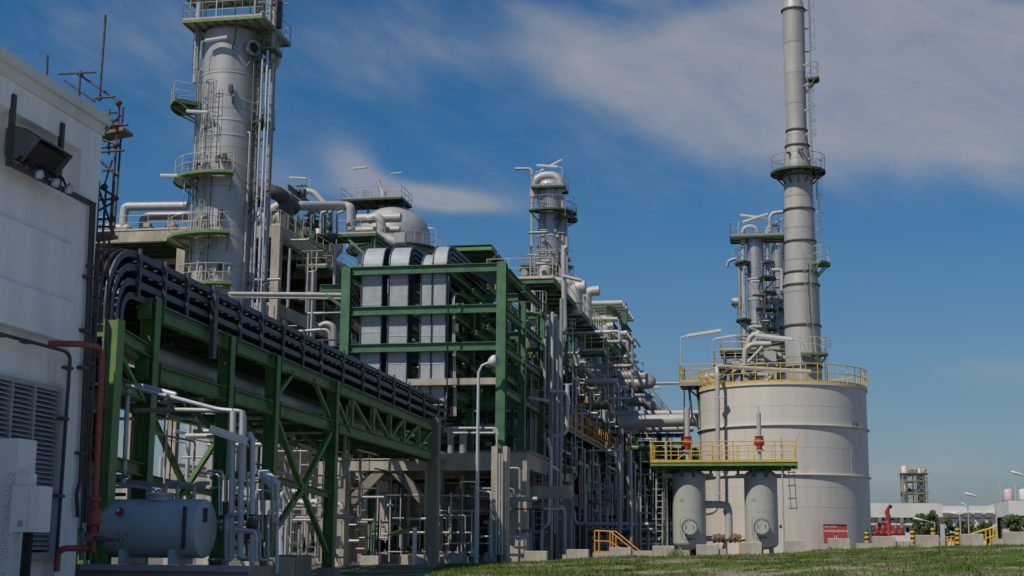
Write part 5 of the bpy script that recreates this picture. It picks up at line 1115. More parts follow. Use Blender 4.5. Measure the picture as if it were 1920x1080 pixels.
for k in range(16):
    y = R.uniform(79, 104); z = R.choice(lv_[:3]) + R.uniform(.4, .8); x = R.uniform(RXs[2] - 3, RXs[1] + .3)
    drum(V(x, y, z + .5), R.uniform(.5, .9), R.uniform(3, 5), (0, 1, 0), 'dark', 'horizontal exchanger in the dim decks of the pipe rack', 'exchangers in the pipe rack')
# pipes low along the yard edge
for k, (py, r, m) in enumerate(((983, .12, 'lpost'), (993, .1, 'pipe'), (1000, .12, 'dpipe'), (1012, .1, 'pipe'), (1020, .08, 'lpost'))):
    pp([(1075 + k * 9, py - (26 if k == 0 else 0)), (1077 + k * 9, py), (1262, py)] if k == 0 else [(1090 + k * 6, py), (1262, py)], 86 + k * 1.2, r, m, 'low level pipe running along the yard behind the concrete blocks', 'low pipes behind the concrete blocks')
for k in range(22):
    px = R.uniform(1070, 1262); y = R.uniform(84, 100); t, b = R.uniform(900, 985), 1036
    pp([(px, t), (px, b)], y, R.choice((.035, .05, .07)), R.choice(('lpost', 'pipe', 'dpipe')), 'short upright pipe standing in the yard behind the blocks', 'short uprights behind the blocks', n=8)
# pipes inside the front bay: behind the green frame and the concrete table
G2 = 'pipes in the dark bays behind the green frame'
for k in range(52):
    px = R.uniform(655, 990); y = R.uniform(67, 90); py = R.uniform(500, 850); a = P(px, py, y); L = R.uniform(1.5, 6)
    mode = R.random()
    if mode < .45: pts = [a, a + V(L, 0, 0)]
    elif mode < .75: pts = [a, a + V(0, L, 0)]
    else: pts = [a, a - Z * L * .6]
    if R.random() < .5: pts.append(pts[-1] + V(0, R.uniform(-.5, 2), -R.uniform(.5, 1.6)))
    if min(p.x for p in pts) < gl or max(p.x for p in pts) > SX or min(p.z for p in pts) < 4.5: continue
    pipe(pts, R.choice((.05, .08, .11, .16, .22)), R.choice(('dpipe', 'pipe', 'steel', 'wpipe', 'dpipe')), 'process pipe in the dark bays behind the green front frame', G2, n=10)
for k in range(12):
    x = R.uniform(gl + 1, gr - 3.0); y = R.uniform(74, 86); z = R.choice((5.4, 7.6, 10.0)) + R.uniform(0, .5)
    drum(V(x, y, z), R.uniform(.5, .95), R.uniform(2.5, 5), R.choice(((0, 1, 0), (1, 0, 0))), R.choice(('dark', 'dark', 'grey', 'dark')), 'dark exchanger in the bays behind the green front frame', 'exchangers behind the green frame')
ib = Thing('inner_structure', 'dim inner steel frame of the process bays behind the ducts', 'steel frame', ((gl + gr) / 2, 84, 0))
for y in (78, 85, 93):
    for x in (gl - .3, gl + 3.3): ib.part('column', MB().ibeam((x, y, 0), (x, y, 12.2), .34, .34, .03), 'green')
    for z in (4.7, 6.9, 9.3, 11.6): ib.part('beam', MB().ibeam((gl - 4, y, z), (SX - 1.3, y, z), .28, .36, .03), R.choice(('green', 'lgreen')))
for z in (4.95, 7.15, 9.55): ib.part('deck', MB().box(gl - 5, SX - 3, 74.5 if z > 6 else 82, 96, z, z + .06), 'dgrate')  # dark decks added to block light and keep the bays dim
for i in range(10): x = gl - 4 + i * 1.2; ib.part('joist', MB().ibeam((x, 74.5, 9.4), (x, 96, 9.4), .14, .24), 'dgreen'); ib.part('joist', MB().ibeam((x, 74.5, 7.0), (x, 96, 7.0), .14, .24), 'dgreen')
ib.part('shade_back_wall', MB().box(gl - 9, SX - 1, 97, 97.2, 0, 12.3), 'dark')  # dark sheet closes off the sky and stands in for deep shade
# ground floor clutter seen under the concrete table and bridge
G3 = 'pipes in the dark ground floor'
for k in range(110):
    px = R.uniform(470, 985); y = R.uniform(62.5 if px > 640 else 60, 84); z0 = R.uniform(.3, 3.6); a = P(px, 1000, y); a.z = z0; L = R.uniform(.6, 3.2); mode = R.random()
    if mode < .42: pts = [V(a.x, y, 0), V(a.x, y, z0 + 1)] + ([V(a.x + R.uniform(-1.2, 1.2), y, z0 + 1)] if R.random() < .6 else [])
    elif mode < .8: pts = [a, a + V(L, 0, 0)] + ([a + V(L, 0, -z0)] if R.random() < .5 else [])
    else: pts = [a, a + V(0, L * 2, 0), a + V(0, L * 2, 1)]
    pipe(pts, R.choice((.03, .04, .055, .08, .11)), R.choice(('wpipe', 'pipe', 'lpost', 'dpipe', 'dpipe', 'steel')), 'small bore pipe among the pumps of the dark ground floor', G3, n=8, name='small_pipe')
for k in range(16):
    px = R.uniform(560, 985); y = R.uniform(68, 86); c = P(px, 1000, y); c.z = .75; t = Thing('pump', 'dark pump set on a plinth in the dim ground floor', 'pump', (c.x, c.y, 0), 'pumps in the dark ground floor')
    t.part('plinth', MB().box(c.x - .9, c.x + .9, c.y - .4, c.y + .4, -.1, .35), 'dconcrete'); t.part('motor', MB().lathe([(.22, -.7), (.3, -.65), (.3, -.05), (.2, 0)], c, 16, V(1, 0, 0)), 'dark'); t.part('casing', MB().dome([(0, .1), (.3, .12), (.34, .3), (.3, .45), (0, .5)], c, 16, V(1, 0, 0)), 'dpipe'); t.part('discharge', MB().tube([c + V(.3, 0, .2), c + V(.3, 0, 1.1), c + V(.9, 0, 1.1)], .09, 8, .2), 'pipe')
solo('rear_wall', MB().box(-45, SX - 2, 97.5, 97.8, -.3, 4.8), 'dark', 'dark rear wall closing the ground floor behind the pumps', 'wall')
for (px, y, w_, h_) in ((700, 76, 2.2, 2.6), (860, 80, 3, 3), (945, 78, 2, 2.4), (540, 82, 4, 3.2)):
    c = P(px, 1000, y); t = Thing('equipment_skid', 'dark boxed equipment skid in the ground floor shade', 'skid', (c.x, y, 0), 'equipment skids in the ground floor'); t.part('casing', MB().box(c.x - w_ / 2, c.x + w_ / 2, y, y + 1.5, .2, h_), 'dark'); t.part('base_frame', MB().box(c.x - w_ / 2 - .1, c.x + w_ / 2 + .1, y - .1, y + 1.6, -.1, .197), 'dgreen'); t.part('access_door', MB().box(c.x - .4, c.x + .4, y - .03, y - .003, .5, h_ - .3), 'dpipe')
# pale frames of thin pipe at ground level left of centre
pp([(600, 975), (545, 975), (545, 1048)], 55, .05, 'wpipe', 'white hairpin pipe behind the X braced green bay', bend=.15)
pp([(505, 944), (560, 942), (596, 942)], 60, .16, 'wpipe', 'stout white pipe level behind the green strut of the X bracing', n=14)
pp([(528, 1040), (527, 930), (535, 922), (560, 922)], 56, .12, 'wpipe', 'grey pipe rising and bending right beside the X braced bay', bend=.3)
for k, (x0_, x1_, y0_, y1_) in enumerate(((538, 604, 970, 1007), (572, 572, 955, 1007), (652, 652, 900, 1060), (668, 700, 975, 975), (655, 720, 932, 930))):
    pp([(x0_, y0_), (x1_, y0_ if k in (0, 3, 4) else y1_)], 62, .05, 'wpipe', ['white handrail level behind the X bracing', 'white upright crossing the handrail behind the X bracing', 'white upright pipe beside the first concrete table column', 'short white level pipe near the first concrete table column', 'white pipe level below the concrete table beam'][k])
sh2 = Thing('small_shelter', 'tilted green shelter panel on a pale post between concrete blocks', 'shelter', P(776, 1040, 60.5)); a, b = P(735, 1003, 60.8), P(776, 988, 60.2); sh2.part('panel', MB().bar(a, b, .7, .05), 'dgreen'); q = P(778, 990, 60.2); sh2.part('post', MB().box(q.x - .07, q.x + .07, 60.1, 60.3, -.1, q.z), 'box')
# lamp post
q = P(893, 1052, 60.6); pz = P(897, 698, 60.6).z
lp = Thing('lamp_post', 'tall pale tapered lamp post with a round lamp before the green frame', 'lamp post', (q.x, q.y, 0))
lp.part('base', MB().box(q.x - .3, q.x + .3, q.y - .3, q.y + .3, -.3, .05), 'concrete'); lp.part('pole', MB().tube([(q.x, q.y, 0), (q.x, q.y, pz), (q.x + .15, q.y, pz + .3), (q.x + .5, q.y, pz + .45)], [.10, .06, .05, .045], 12), 'lpost')
ax = V(.9, -.2, .25); hc = V(q.x + .42, q.y, pz + .4); h = lp.part('lamp_head', MB().dome([(.06, 0), (.18, .12), (.26, .3), (.25, .42), (.0, .46)], hc, 18, ax), 'lamp'); lp.part('lens', MB().lathe([(.22, .425), (.20, .47)], hc, 18, ax), 'galv', h)
pp([(897, 920), (921, 923), (921, 1045)], 60.9, .05, 'lpost', 'thin pale conduit hooking down right of the tall lamp post', bend=.12)
for px in (932, 937, 942): pp([(px - 8 if px == 932 else px, 806), (px, 812), (px - 1, 1040)] if px == 932 else [(px, 850), (px - 1, 1040)], 60.9, .045, 'wpipe', 'thin conduit strapped to the twin concrete pedestal', 'thin conduits on the twin pedestal', bend=.12)
pp([(835, 803), (930, 803), (934, 815)], 60.9, .06, 'wpipe', 'pale pipe level from the bridge end to the twin pedestal', bend=.12); pp([(850, 812), (928, 812)], 62.0, .06, 'pipe', 'second pipe level just below the one to the twin pedestal')
for px, r in ((845, .14), (868, .16)): pp([(px, 800), (px, 850)], 63, r, 'pipe', 'stout stub pipe above the concrete beam behind the lamp post', 'stub pipes behind the lamp post')
# ------------------------------------------------------------------ banded column in the middle
def column(name, label, cx, cy, r, z0, z1, head, m='clad', n=36, rings=(), base=0.):
    t = Thing(name, label, 'column', (cx, cy, base)); s = t.part('shell', MB().lathe([(r, z0), (r, z1)], (cx, cy, 0), n), m)
    t.part('head', MB().dome([(r * math.cos(i * math.pi / 12), z1 + head * math.sin(i * math.pi / 12)) for i in range(7)], (cx, cy, 0), n), 'alu')
    for z in rings: t.part('stiffening_ring', MB().lathe([(r + .05, z - .06), (r + .05, z + .06)], (cx, cy, 0), n), 'lpost', s)
    return t
yM = 128; rM = (P(1054, 450, yM).x - P(1007, 450, yM).x) / 2; cM = P(1030.5, 450, yM); zM = P(1030, 352, yM).z
rings = [P(1030, y, yM - rM).z for y in (406, 440, 473, 520)]
mc = column('distillation_column', 'slim banded aluminium column with railed platforms at the centre', cM.x, yM, rM, 2, zM, .9, rings=rings)
va = math.atan2(-yM, -cM.x); CM = (cM.x, yM)
def mz(py, d=1.5): return P(1030, py, yM - rM - d).z
sector_platform(mc, CM, rM + .05, rM + 1.3, va - .9, va + 1.6, mz(388), k=10, h=1.2, edge='dgreen', rail='steel'); sector_platform(mc, CM, rM + .05, rM + 1.4, va + .6, va + 1.9, mz(399), k=7, h=1.2, edge='dgreen', rail='steel')
sector_platform(mc, CM, rM + .05, rM + 1.6, va - 1.9, va + .9, mz(495), k=10, h=1.4, edge='lgreen', rail='steel'); rect_platform(mc, cM.x - rM - .3, cM.x + rM + .4, yM - rM - .5, yM + rM, P(1030, 357, yM).z, edge='dgreen', rail='steel', nb=4, m='dgrate', eh=.16)
o = V(math.cos(va - .5), math.sin(va - .5), 0); b = V(cM.x, yM, 0) + o * (rM + .25); lm, cm = ladder(b + Z * mz(560), b + Z * zM, o, r=.035); l = mc.part('ladder', lm, 'bracket'); mc.part('safety_cage', cm, 'bracket', l)
mc.part('overhead_pipe', MB().tube([V(cM.x - 1.4, yM - .5, zM - 1), V(cM.x - 1.3, yM - .5, zM + 1.0), V(cM.x + .9, yM - .5, zM + 1.0), V(cM.x + 1.2, yM - .5, zM - .5)], .45, 16, 1.0), 'alu')
a = P(1006, 550, yM); mc.part('riser_pipe', MB().tube([V(cM.x - rM - .35, yM - .8, 8), V(cM.x - rM - .35, yM - .8, P(983, 321, yM).z), V(cM.x - rM - 2.0, yM - .8, P(983, 320, yM).z)], .13, 12, .5), 'wpipe')
for dx, r, t in ((rM + .2, .2, 366), (rM + .5, .12, 400)): mc.part('riser_pipe', MB().tube([V(cM.x + dx, yM - .8, 8), V(cM.x + dx, yM - .8, mz(t, 0))], r, 10), 'pipe')
tube_lamp(P(1005, 345, yM), P(1005, 322, yM).z - P(1005, 345, yM).z, .2, 'strip light slanting up on top of the central column', 1.6, .55); tube_lamp(P(1054, 345, yM), P(1054, 314, yM).z - P(1054, 345, yM).z, math.pi, 'strip light reaching left from a pole on the central column', 1.6, .12)
mc.part('nozzle', MB().tube([V(cM.x + .6, yM - rM + .1, mz(520)), V(cM.x + .6, yM - rM - .6, mz(520))], .35, 14), 'wpipe')
for j_, (d0, d1, py) in enumerate(((.2, 1.6, 518), (-1.5, .2, 532))): sector_platform(mc, CM, rM + .05, rM + 1.1, va + d0, va + d1, mz(py), k=7, h=1.1, edge='dgreen', rail='steel', eh=.14)
for i in range(11): q = P(R.uniform(1001, 1062), R.uniform(400 if i > 8 else 480, 540), yM - rM - 1); mc.part('instrument_pipe', MB().tube([q, q - Z * R.uniform(1, 3), q - Z * 3 + V(R.uniform(-.8, .8), 0, 0)], R.choice((.06, .1)), 7), R.choice(('pipe', 'dpipe', 'wpipe')))
# foot cluster by the upper walkway
q = P(1022, 520, 76); t = Thing('sight_vessel', 'small pale upright vessel with a round dial at the column foot', 'vessel', P(1022, 545, 76)); a = P(1022, 540, 76); t.part('body', MB().dome([(0, 0), (.3, .08), (.34, .3), (.34, 1.0), (.3, 1.2), (0, 1.3)], a, 16), 'wpipe'); t.part('dial', MB().lathe([(.14, 0), (.14, .05)], a + V(.0, -.36, .8), 14, V(0, -1, 0)), 'bracket')

# ------------------------------------------------------------------ cream tank
yB = 90; tl, tr_ = P(1311, 850, yB), P(1628, 850, yB); rB = (tr_.x - tl.x) / 2; cB = (tl.x + tr_.x) / 2
zB = P(1469, 717, yB - rB).z; gB = gz(cB) - .2
ct_ = Thing('cream_tank', 'large round cream storage tank with yellow top railing', 'tank', (cB, yB, gB))
ct_.part('shell', MB().lathe([(rB, gB), (rB, zB)], (cB, yB, 0), 96), 'tank'); ct_.part('roof', MB().dome([(rB, zB), (rB * .6, zB + .28), (0, zB + .4)], (cB, yB, 0), 96), 'tank')
for py in (796, 889): z = P(1469, py, yB - rB).z; ct_.part('wind_girder', MB().lathe([(rB + .003, z - .04), (rB + .13, z - .04), (rB + .13, z + .02), (rB + .003, z + .05)], (cB, yB, 0), 96, caps=False), 'tank')
for py in (760, 838, 912, 950): z = P(1469, py, yB - rB).z; ct_.part('weld_seam', MB().lathe([(rB + .006, z - .012), (rB + .006, z + .012)], (cB, yB, 0), 96, caps=False), 'tank')
for k in range(14):
    an = -2.75 + k * .19 + R.uniform(-.04, .04); z0 = R.choice((gB, P(1469, 950, yB - rB).z, P(1469, 889, yB - rB).z, P(1469, 838, yB - rB).z, P(1469, 796, yB - rB).z)); z1 = z0 + 1.6; q = V(cB + math.cos(an) * (rB + .002), yB + math.sin(an) * (rB + .002), 0); ct_.part('vertical_seam', MB().bar(q + Z * z0, q + Z * min(z1, zB - .2), .02, .012, V(math.cos(an), math.sin(an), 0)), 'tank')
ct_.part('kerb_ring', MB().lathe([(rB + .003, zB - .12), (rB + .09, zB - .12), (rB + .09, zB + .02), (rB + .003, zB + .02)], (cB, yB, 0), 96, caps=False), 'tank')
pts = [V(cB + math.cos(i * math.pi / 22) * (rB + .05), yB + math.sin(i * math.pi / 22) * (rB + .05), zB + .02) for i in range(45)]
rm = MB(); rm.tube([p + Z * 1.12 for p in pts], .035, 6, caps=False); rm.tube([p + Z * .6 for p in pts], .028, 6, caps=False)
for p in pts[:-1]: rm.tube([p, p + Z * 1.15], .03, 6, caps=False)
rl = ct_.part('railing', rm, 'yellow'); ct_.part('toe_plate', MB().strip([p + Z * .09 for p in pts], .02, .14, Z) if False else MB().lathe([(rB + .05, zB + .03), (rB + .05, zB + .17)], (cB, yB, 0), 96, caps=False), 'yellow', rl)
# red doors of the hose cupboard against the tank
yR = yB - rB - 1.2
a, b = P(1544, 983, yR), P(1589, 1020, yR)
rd = Thing('hose_cupboard', 'red hose cupboard with white lettering before the cream tank', 'cupboard', ((a.x + b.x) / 2, yR, b.z)); 
bd_ = rd.part('cupboard_body', MB().box(a.x, b.x, yR, yR + .5, b.z - .5, a.z - .03), 'red'); rd.part('hood', MB().box(a.x - .02, b.x + .02, yR - .08, yR + .5, a.z - .03, a.z + .01), 'dred', bd_)
xm = (a.x + b.x) / 2
for s in (-1, 1): 
    d = rd.part('door', MB().box(min(xm + s * .01, xm + s * (b.x - a.x) * .48), max(xm + s * .01, xm + s * (b.x - a.x) * .48), yR - .03, yR - .002, b.z - .45, a.z - .06), 'red'); rd.part('handle', MB().bar((xm + s * .06, yR - .05, b.z + .28), (xm + s * .06, yR - .05, b.z + .48), .03, .03), 'textw', d)
def letters(th, txt, pos, size, m, rx=math.pi / 2, rz=0., parent=None, name='lettering'):
    c = bpy.data.curves.new(name, 'FONT'); c.body = txt; c.size = size; c.align_x = 'CENTER'; c.align_y = 'CENTER'; c.extrude = .004; c.resolution_u = 2
    c.materials.append(MT[m]); o = bpy.data.objects.new(name, c); COL.objects.link(o); me = bpy.data.meshes.new_from_object(o); bpy.data.objects.remove(o); o = bpy.data.objects.new(name, me); COL.objects.link(o); o.parent = parent or th.root; o.location = Vector(pos) - th.base; o.rotation_euler = (rx, 0, rz); return o
w_ = b.x - a.x
letters(rd, 'FIRE HOSE', (a.x + w_ * .30, yR - .036, P(1550, 987.5, yR).z), .15, 'textw'); letters(rd, 'HYDRANT', (a.x + w_ * .33, yR - .036, P(1550, 996, yR).z), .17, 'textw'); letters(rd, 'EQUIPMENT', (a.x + w_ * .70, yR - .036, P(1550, 996, yR).z), .17, 'textw')
# writing on the tank's east side
an = -.62; p = V(cB + math.cos(an) * (rB + .03), yB + math.sin(an) * (rB + .03), P(1624, 806, yB).z)
letters(ct_, 'S', p + Z * .0, .55, 'brown', rz=an + math.pi / 2); letters(ct_, '8', p + V(.2, .3, 0), .5, 'brown', rz=an + math.pi / 2)
# side platform at the left rim of the tank
yS = yB - .5; a, b = P(1277, 722, yS), P(1322, 722, yS)
sp_ = Thing('tank_platform', 'small yellow railed platform hung on the left rim of the cream tank', 'platform', ((a.x + b.x) / 2, yS, a.z)); rect_platform(sp_, a.x, b.x + .8, yS - 1.2, yS + 1.2, a.z, edge='pipe', rail='yellow', nb=3, step=.55, sides='xyY')
for dx in (.4, 1.1): sp_.part('support_leg', MB().bar((a.x + dx, yS, a.z - .2), (b.x + .5, yS, a.z - 1.6), .12, .12), 'pipe')
sp_.part('conduit', MB().tube([(a.x + .5, yS - .6, a.z), (a.x + .7, yS - .6, a.z - 2), (a.x + 1.2, yS - .6, a.z - 3)], .07, 7), 'dpipe'); sp_.part('conduit', MB().tube([(a.x + 1.0, yS - .6, a.z), (a.x + 1.3, yS - .6, a.z - 3.4)], .06, 7), 'dgreen')
for dx in (1.25, 1.4, 1.55): sp_.part('riser_pipe', MB().tube([(a.x + dx, yS - .9, .4), (a.x + dx, yS - .9, a.z - .15)], .06, 7), 'dpipe')
# pipe over the rim and down the shell
yF = yB - rB
pipe([P(1520, 697, yB - 3), P(1400, 690, yF + 1.5), P(1342, 687, yF + 1.0), V(P(1345, 700, yF + .3).x, yF + .55, P(1345, 695, yF).z), V(P(1346, 930, yF + .3).x, yF + .55, P(1346, 945, yF).z), P(1338, 962, yF + .2), P(1310, 962, yF)], .13, 'wpipe', 'cream pipe coming over the tank rim and running down its front', n=14, bend=.4)
q = V(P(1352, 780, yF).x, yF + .5, P(1352, 740, yF).z); 
for py in (745, 850, 925): q = P(1350, py, yF + .45); solo('pipe_clip', MB().box(q.x - .35, q.x + .25, yF + .45, yF + .75, q.z - .05, q.z + .05), 'tank', 'small cream clip holding the rim pipe to the cream tank, ' + {745: 'the highest one', 850: 'the middle one', 925: 'the lowest one'}[py], 'pipe clip')
for px, y0_, y1_, rz, lab, hh in ((1277, 690, 632, 0., 'strip light on the pole at the left rim of the cream tank', 1.7), (1336, 690, 637, 0., 'farther strip light behind the left rim of the cream tank', 1.0), (1502, 712, 638, math.pi, 'strip light before the chimney foot on the tank roof', 1.8)):
    yy = yB - (0 if px < 1400 else 1.5); a = P(px, y0_, yy); tube_lamp(a, P(px, y1_, yy).z - a.z, rz, lab, hh, .14)

# ------------------------------------------------------------------ chimney behind the tank
yS2 = 104
def sw(py, l, r_): a, b = P(l, py, yS2), P(r_, py, yS2); return (b.x - a.x) / 2, (a.z + b.z) / 2, (a.x + b.x) / 2
sec = [sw(y, l, r_) for y, l, r_ in ((1030, 1472, 1543), (537, 1470, 1537), (513, 1471, 1532), (318, 1470, 1523), (278, 1472, 1516), (246, 1474, 1512), (18, 1465, 1507), (-4, 1469, 1501))]
cxs = sum(s[2] for s in sec[1:6]) / 5; zt2 = sec[-1][1] + 9
ch = Thing('chimney', 'tall grey steel chimney with a round platform and ladder behind the cream tank', 'chimney', (cxs, yS2, 0))
prof = [(sec[0][0], 0)] + [(s[0], s[1]) for s in sec[1:]] + [(sec[-1][0], zt2)]
for i in range(len(prof) - 1): ch.part('shell', MB().lathe([prof[i], prof[i + 1]], (cxs, yS2, 0), 48, caps=False), 'stack')
for py, rr in ((20, .77), (246, .73), (275, .82), (320, 1.03), (332, 1.03), (395, 1.07), (455, 1.1), (513, 1.2), (537, 1.32), (613, 1.34), (690, 1.36)):
    z = P(1500, py, yS2).z
    r_ = max(.6, next((p[0] + (q[0] - p[0]) * (z - p[1]) / (q[1] - p[1] + 1e-6) for p, q in zip(prof, prof[1:]) if p[1] <= z <= q[1]), 1.0)); ch.part('flange_ring', MB().lathe([(r_ + .005, z - .05), (r_ + .09, z - .05), (r_ + .09, z + .05), (r_ + .005, z + .05)], (cxs, yS2, 0), 48, caps=False), 'dpipe')
CS = (cxs, yS2); vs_ = math.atan2(-yS2, -cxs)
sector_platform(ch, CS, 1.05, 1.98, 0, 2 * math.pi, P(1497, 312, yS2 - 1.8).z, k=24, braces=12, h=1.1, edge='dgreen', rail='steel', ends=False)
sector_platform(ch, CS, 1.2, 2.1, vs_ + .75, vs_ + 1.75, P(1536, 492, yS2 - .8).z, k=6); sector_platform(ch, CS, 1.38, 2.2, vs_ - .1, vs_ + .9, P(1528, 663, yS2 - 1.6).z, k=6)
sector_platform(ch, CS, .85, 1.75, vs_ + 1.2, vs_ + 1.9, P(1525, 146, yS2 - .3).z, k=4, edge='dgreen', rail='steel')
def chl(a, r0, z0, r1, z1): o = V(math.cos(a), math.sin(a), 0); lm, cm = ladder(V(*CS, 0) + o * r0 + Z * z0, V(*CS, 0) + o * r1 + Z * z1, o, r=.026, cage0=2.4); l = ch.part('ladder', lm, 'pipe'); ch.part('safety_cage', cm, 'pipe', l)
zq = lambda py: P(1515, py, yS2 - .5).z
chl(vs_ + 1.25, 1.1, zq(312), 1.0, zq(140)); chl(vs_ + 1.5, 1.15, zq(146), 1.15, zq(-120)); chl(vs_ + 1.35, 1.4, zq(492), 1.35, zq(300)); chl(vs_ + .35, 1.65, zq(663), 1.45, zq(480)); chl(vs_ + 1.2, 1.7, zq(715), 1.65, zq(640))
for py in (122, 160, 207, 252, 300): a = vs_ + 1.0; o = V(math.cos(a), math.sin(a), 0); z = zq(py); ch.part('ladder_bracket', MB().bar(V(*CS, z) + o * .7, V(*CS, z + .1) + o * 1.2, .1, .1), 'wpipe')
for py in (15, 50, 93): a = vs_ + 1.5; o = V(math.cos(a), math.sin(a), 0); z = zq(py); ch.part('ladder_bracket', MB().bar(V(*CS, z) + o * .7, V(*CS, z) + o * 1.15, .08, .08), 'bracket')
for a_, py in ((vs_ - .6, 288), (vs_ + .1, 285), (vs_ + .3, 284)): o = V(math.cos(a_), math.sin(a_), 0); q = V(*CS, zq(py)) + o * .98; ch.part('sample_port', MB().tube([q, q + o * .3], .09, 10), 'bracket')
# ------------------------------------------------------------------ twin columns left of the chimney
yV = 116
for k, (px0, px1, pyt, yv) in enumerate(((1402, 1434, 452, yV), (1448, 1474, 450, yV + 5))):
    a, b = P(px0, 560, yv), P(px1, 560, yv); r = (b.x - a.x) / 2; c = (a.x + b.x) / 2; z1 = P((px0 + px1) / 2, pyt, yv).z; rr = [P(px0, y, yv - r).z for y in (522, 560, 604)]
    tv = column('twin_column', ['front slim aluminium column of the pair left of the chimney', 'rear slim aluminium column tucked beside the chimney'][k], c, yv, r, 1, z1, .5, rings=rr); v_ = math.atan2(-yv, -c); Cc = (c, yv)
    zz = lambda py: P(px0, py, yv - r - .8).z
    for (a0, a1, py) in ((((-1.8, .3, 470),) if False else ()) + ((.3, 1.7, 517), (.0, 1.4, 577), (.0, 1.5, 613), (-1.5, 1.2, 660), (-1.8, -.6, 487), (-1.9, -.7, 595), (.4, 1.6, 545))): sector_platform(tv, Cc, r + .04, r + .95, v_ + a0, v_ + a1, zz(py), k=6, edge='dgreen', rail='steel', braces=1)
    if k == 0: rect_platform(tv, c - r - 1.3, c + r + 2.9, yv - r - .4, yv + r + .7, P(1418, 447, yv).z, edge='dgreen', rail='steel', nb=5, m='grate', eh=.14)
    o = V(math.cos(v_ + .9), math.sin(v_ + .9), 0); bb_ = V(c, yv, 0) + o * (r + .25); lm, cm = ladder(bb_ + Z * zz(660), bb_ + Z * (z1 + .3), o, r=.03); l = tv.part('ladder', lm, 'bracket'); tv.part('safety_cage', cm, 'bracket', l)
    for j, dx in enumerate((-r - .28, -r - .62)[: 2 - k]): tv.part('riser_pipe', MB().tube([V(c + dx, yv - .4, 3), V(c + dx, yv - .4, z1 - .2 - j * 1.2), V(c + dx - .9, yv - .4, z1 - .5 - j * 1.2), V(c + dx - 1.0, yv - .4, z1 - 1.0 - j * 1.2)] if j else [V(c + dx, yv - .4, 3), V(c + dx, yv - .4, z1 + 1.1), V(c + .1, yv - .4, z1 + 1.2), V(c + .4, yv - .4, z1)], .13 if j else .18, 12, .6), 'pipe' if j else 'wpipe')
    if k == 1: tv.part('vent_pipe', MB().tube([V(c - .6, yv - 1, z1), V(c - .6, yv - 1, P(1450, 404, yv).z), V(c + 1.1, yv - 1, P(1470, 402, yv).z)], .16, 10, .6), 'wpipe'); tv.part('vent_pipe', MB().tube([V(c - .2, yv - 1, z1 + 1.2), P(1468, 410, yv)], .1, 8), 'wpipe')
    for j in range(16): q = P(R.uniform(px0 - 12, px1 + 14), R.uniform(500 if j > 9 else 600, 690), yv - r - R.uniform(.5, 2)); tv.part('instrument_pipe', MB().tube([q, q + V(R.uniform(-1.4, 1.4), 0, 0), q + V(R.uniform(-1, 1), 0, -R.uniform(.6, 2))], R.choice((.06, .1, .15)), 8, .2), R.choice(('wpipe', 'pipe', 'dpipe', 'steel')))
tube_lamp(P(1385, 445, yV), P(1385, 418, yV).z - P(1385, 445, yV).z, 0., 'strip light slanting up at the top left of the twin columns', 1.6, .3); tube_lamp(P(1443, 445, yV + 3), P(1443, 410, yV + 3).z - P(1443, 445, yV + 3).z, math.pi, 'strip light between the tops of the twin columns', 1.6, .16)
pf_ = Thing('piping_platform', 'cluttered railed platform of valves at the foot of the twin columns', 'platform', P(1390, 690, 108)); a, b = P(1352, 662, 110), P(1462, 662, 110)
rect_platform(pf_, a.x, b.x, 108.5, 112, a.z, edge='dgreen', rail='beige', nb=6, m='dgrate', step=.9); a2, b2 = P(1340, 690, 108), P(1480, 690, 108); rect_platform(pf_, a2.x, b2.x, 106.5, 108.4, a2.z, edge='dgreen', rail='beige', nb=6, m='dgrate', step=.8)
for x in (a.x + .3, (a.x + b.x) / 2, b.x - .3): pf_.part('support_column', MB().ibeam((x, 109.5, .3), (x, 109.5, a.z - .2), .25, .25), 'dgreen')
for k in range(24):
    q = P(R.uniform(1345, 1475), R.uniform(640, 712), R.uniform(104.5, 110)); pts = [q, q + V(R.uniform(-1.5, 1.5), 0, 0), q + V(R.uniform(-1.2, 1.2), 0, -R.uniform(.4, 1.6))]
    pipe(pts, R.choice((.06, .09, .13, .18)), R.choice(('wpipe', 'pipe', 'dpipe', 'steel')), 'bent pipe in the cluster at the foot of the twin columns', 'bent pipes at the foot of the twin columns', bend=.25, n=10)
pipe([P(1395, 700, 105), P(1397, 655, 105), P(1408, 646, 105), P(1446, 645, 105)], .2, 'wpipe', 'pale bent pipe arching right at the foot of the twin columns', bend=.7); pipe([P(1402, 680, 104), P(1430, 650, 104)], .12, 'wpipe', 'pale slanted pipe at the foot of the twin columns'); pipe([P(1402, 660, 106), P(1404, 632, 106), P(1424, 624, 106)], .2, 'wpipe', 'upper pale bent pipe at the foot of the twin columns', bend=.6)
q = P(1385, 566, yV); drum(q, .38, 1.0, (1, 0, 0), 'steel', 'small silver drum sticking out left of the twin columns', name='side_drum', cat='drum', n=16)
q = P(1443, 685, 106); solo('pale_cabinet', MB().box(q.x - .4, q.x + .5, 106, 106.6, q.z - 1, q.z + 1.1), 'wpipe', 'pale upright cabinet between the twin columns and the chimney foot', 'cabinet')
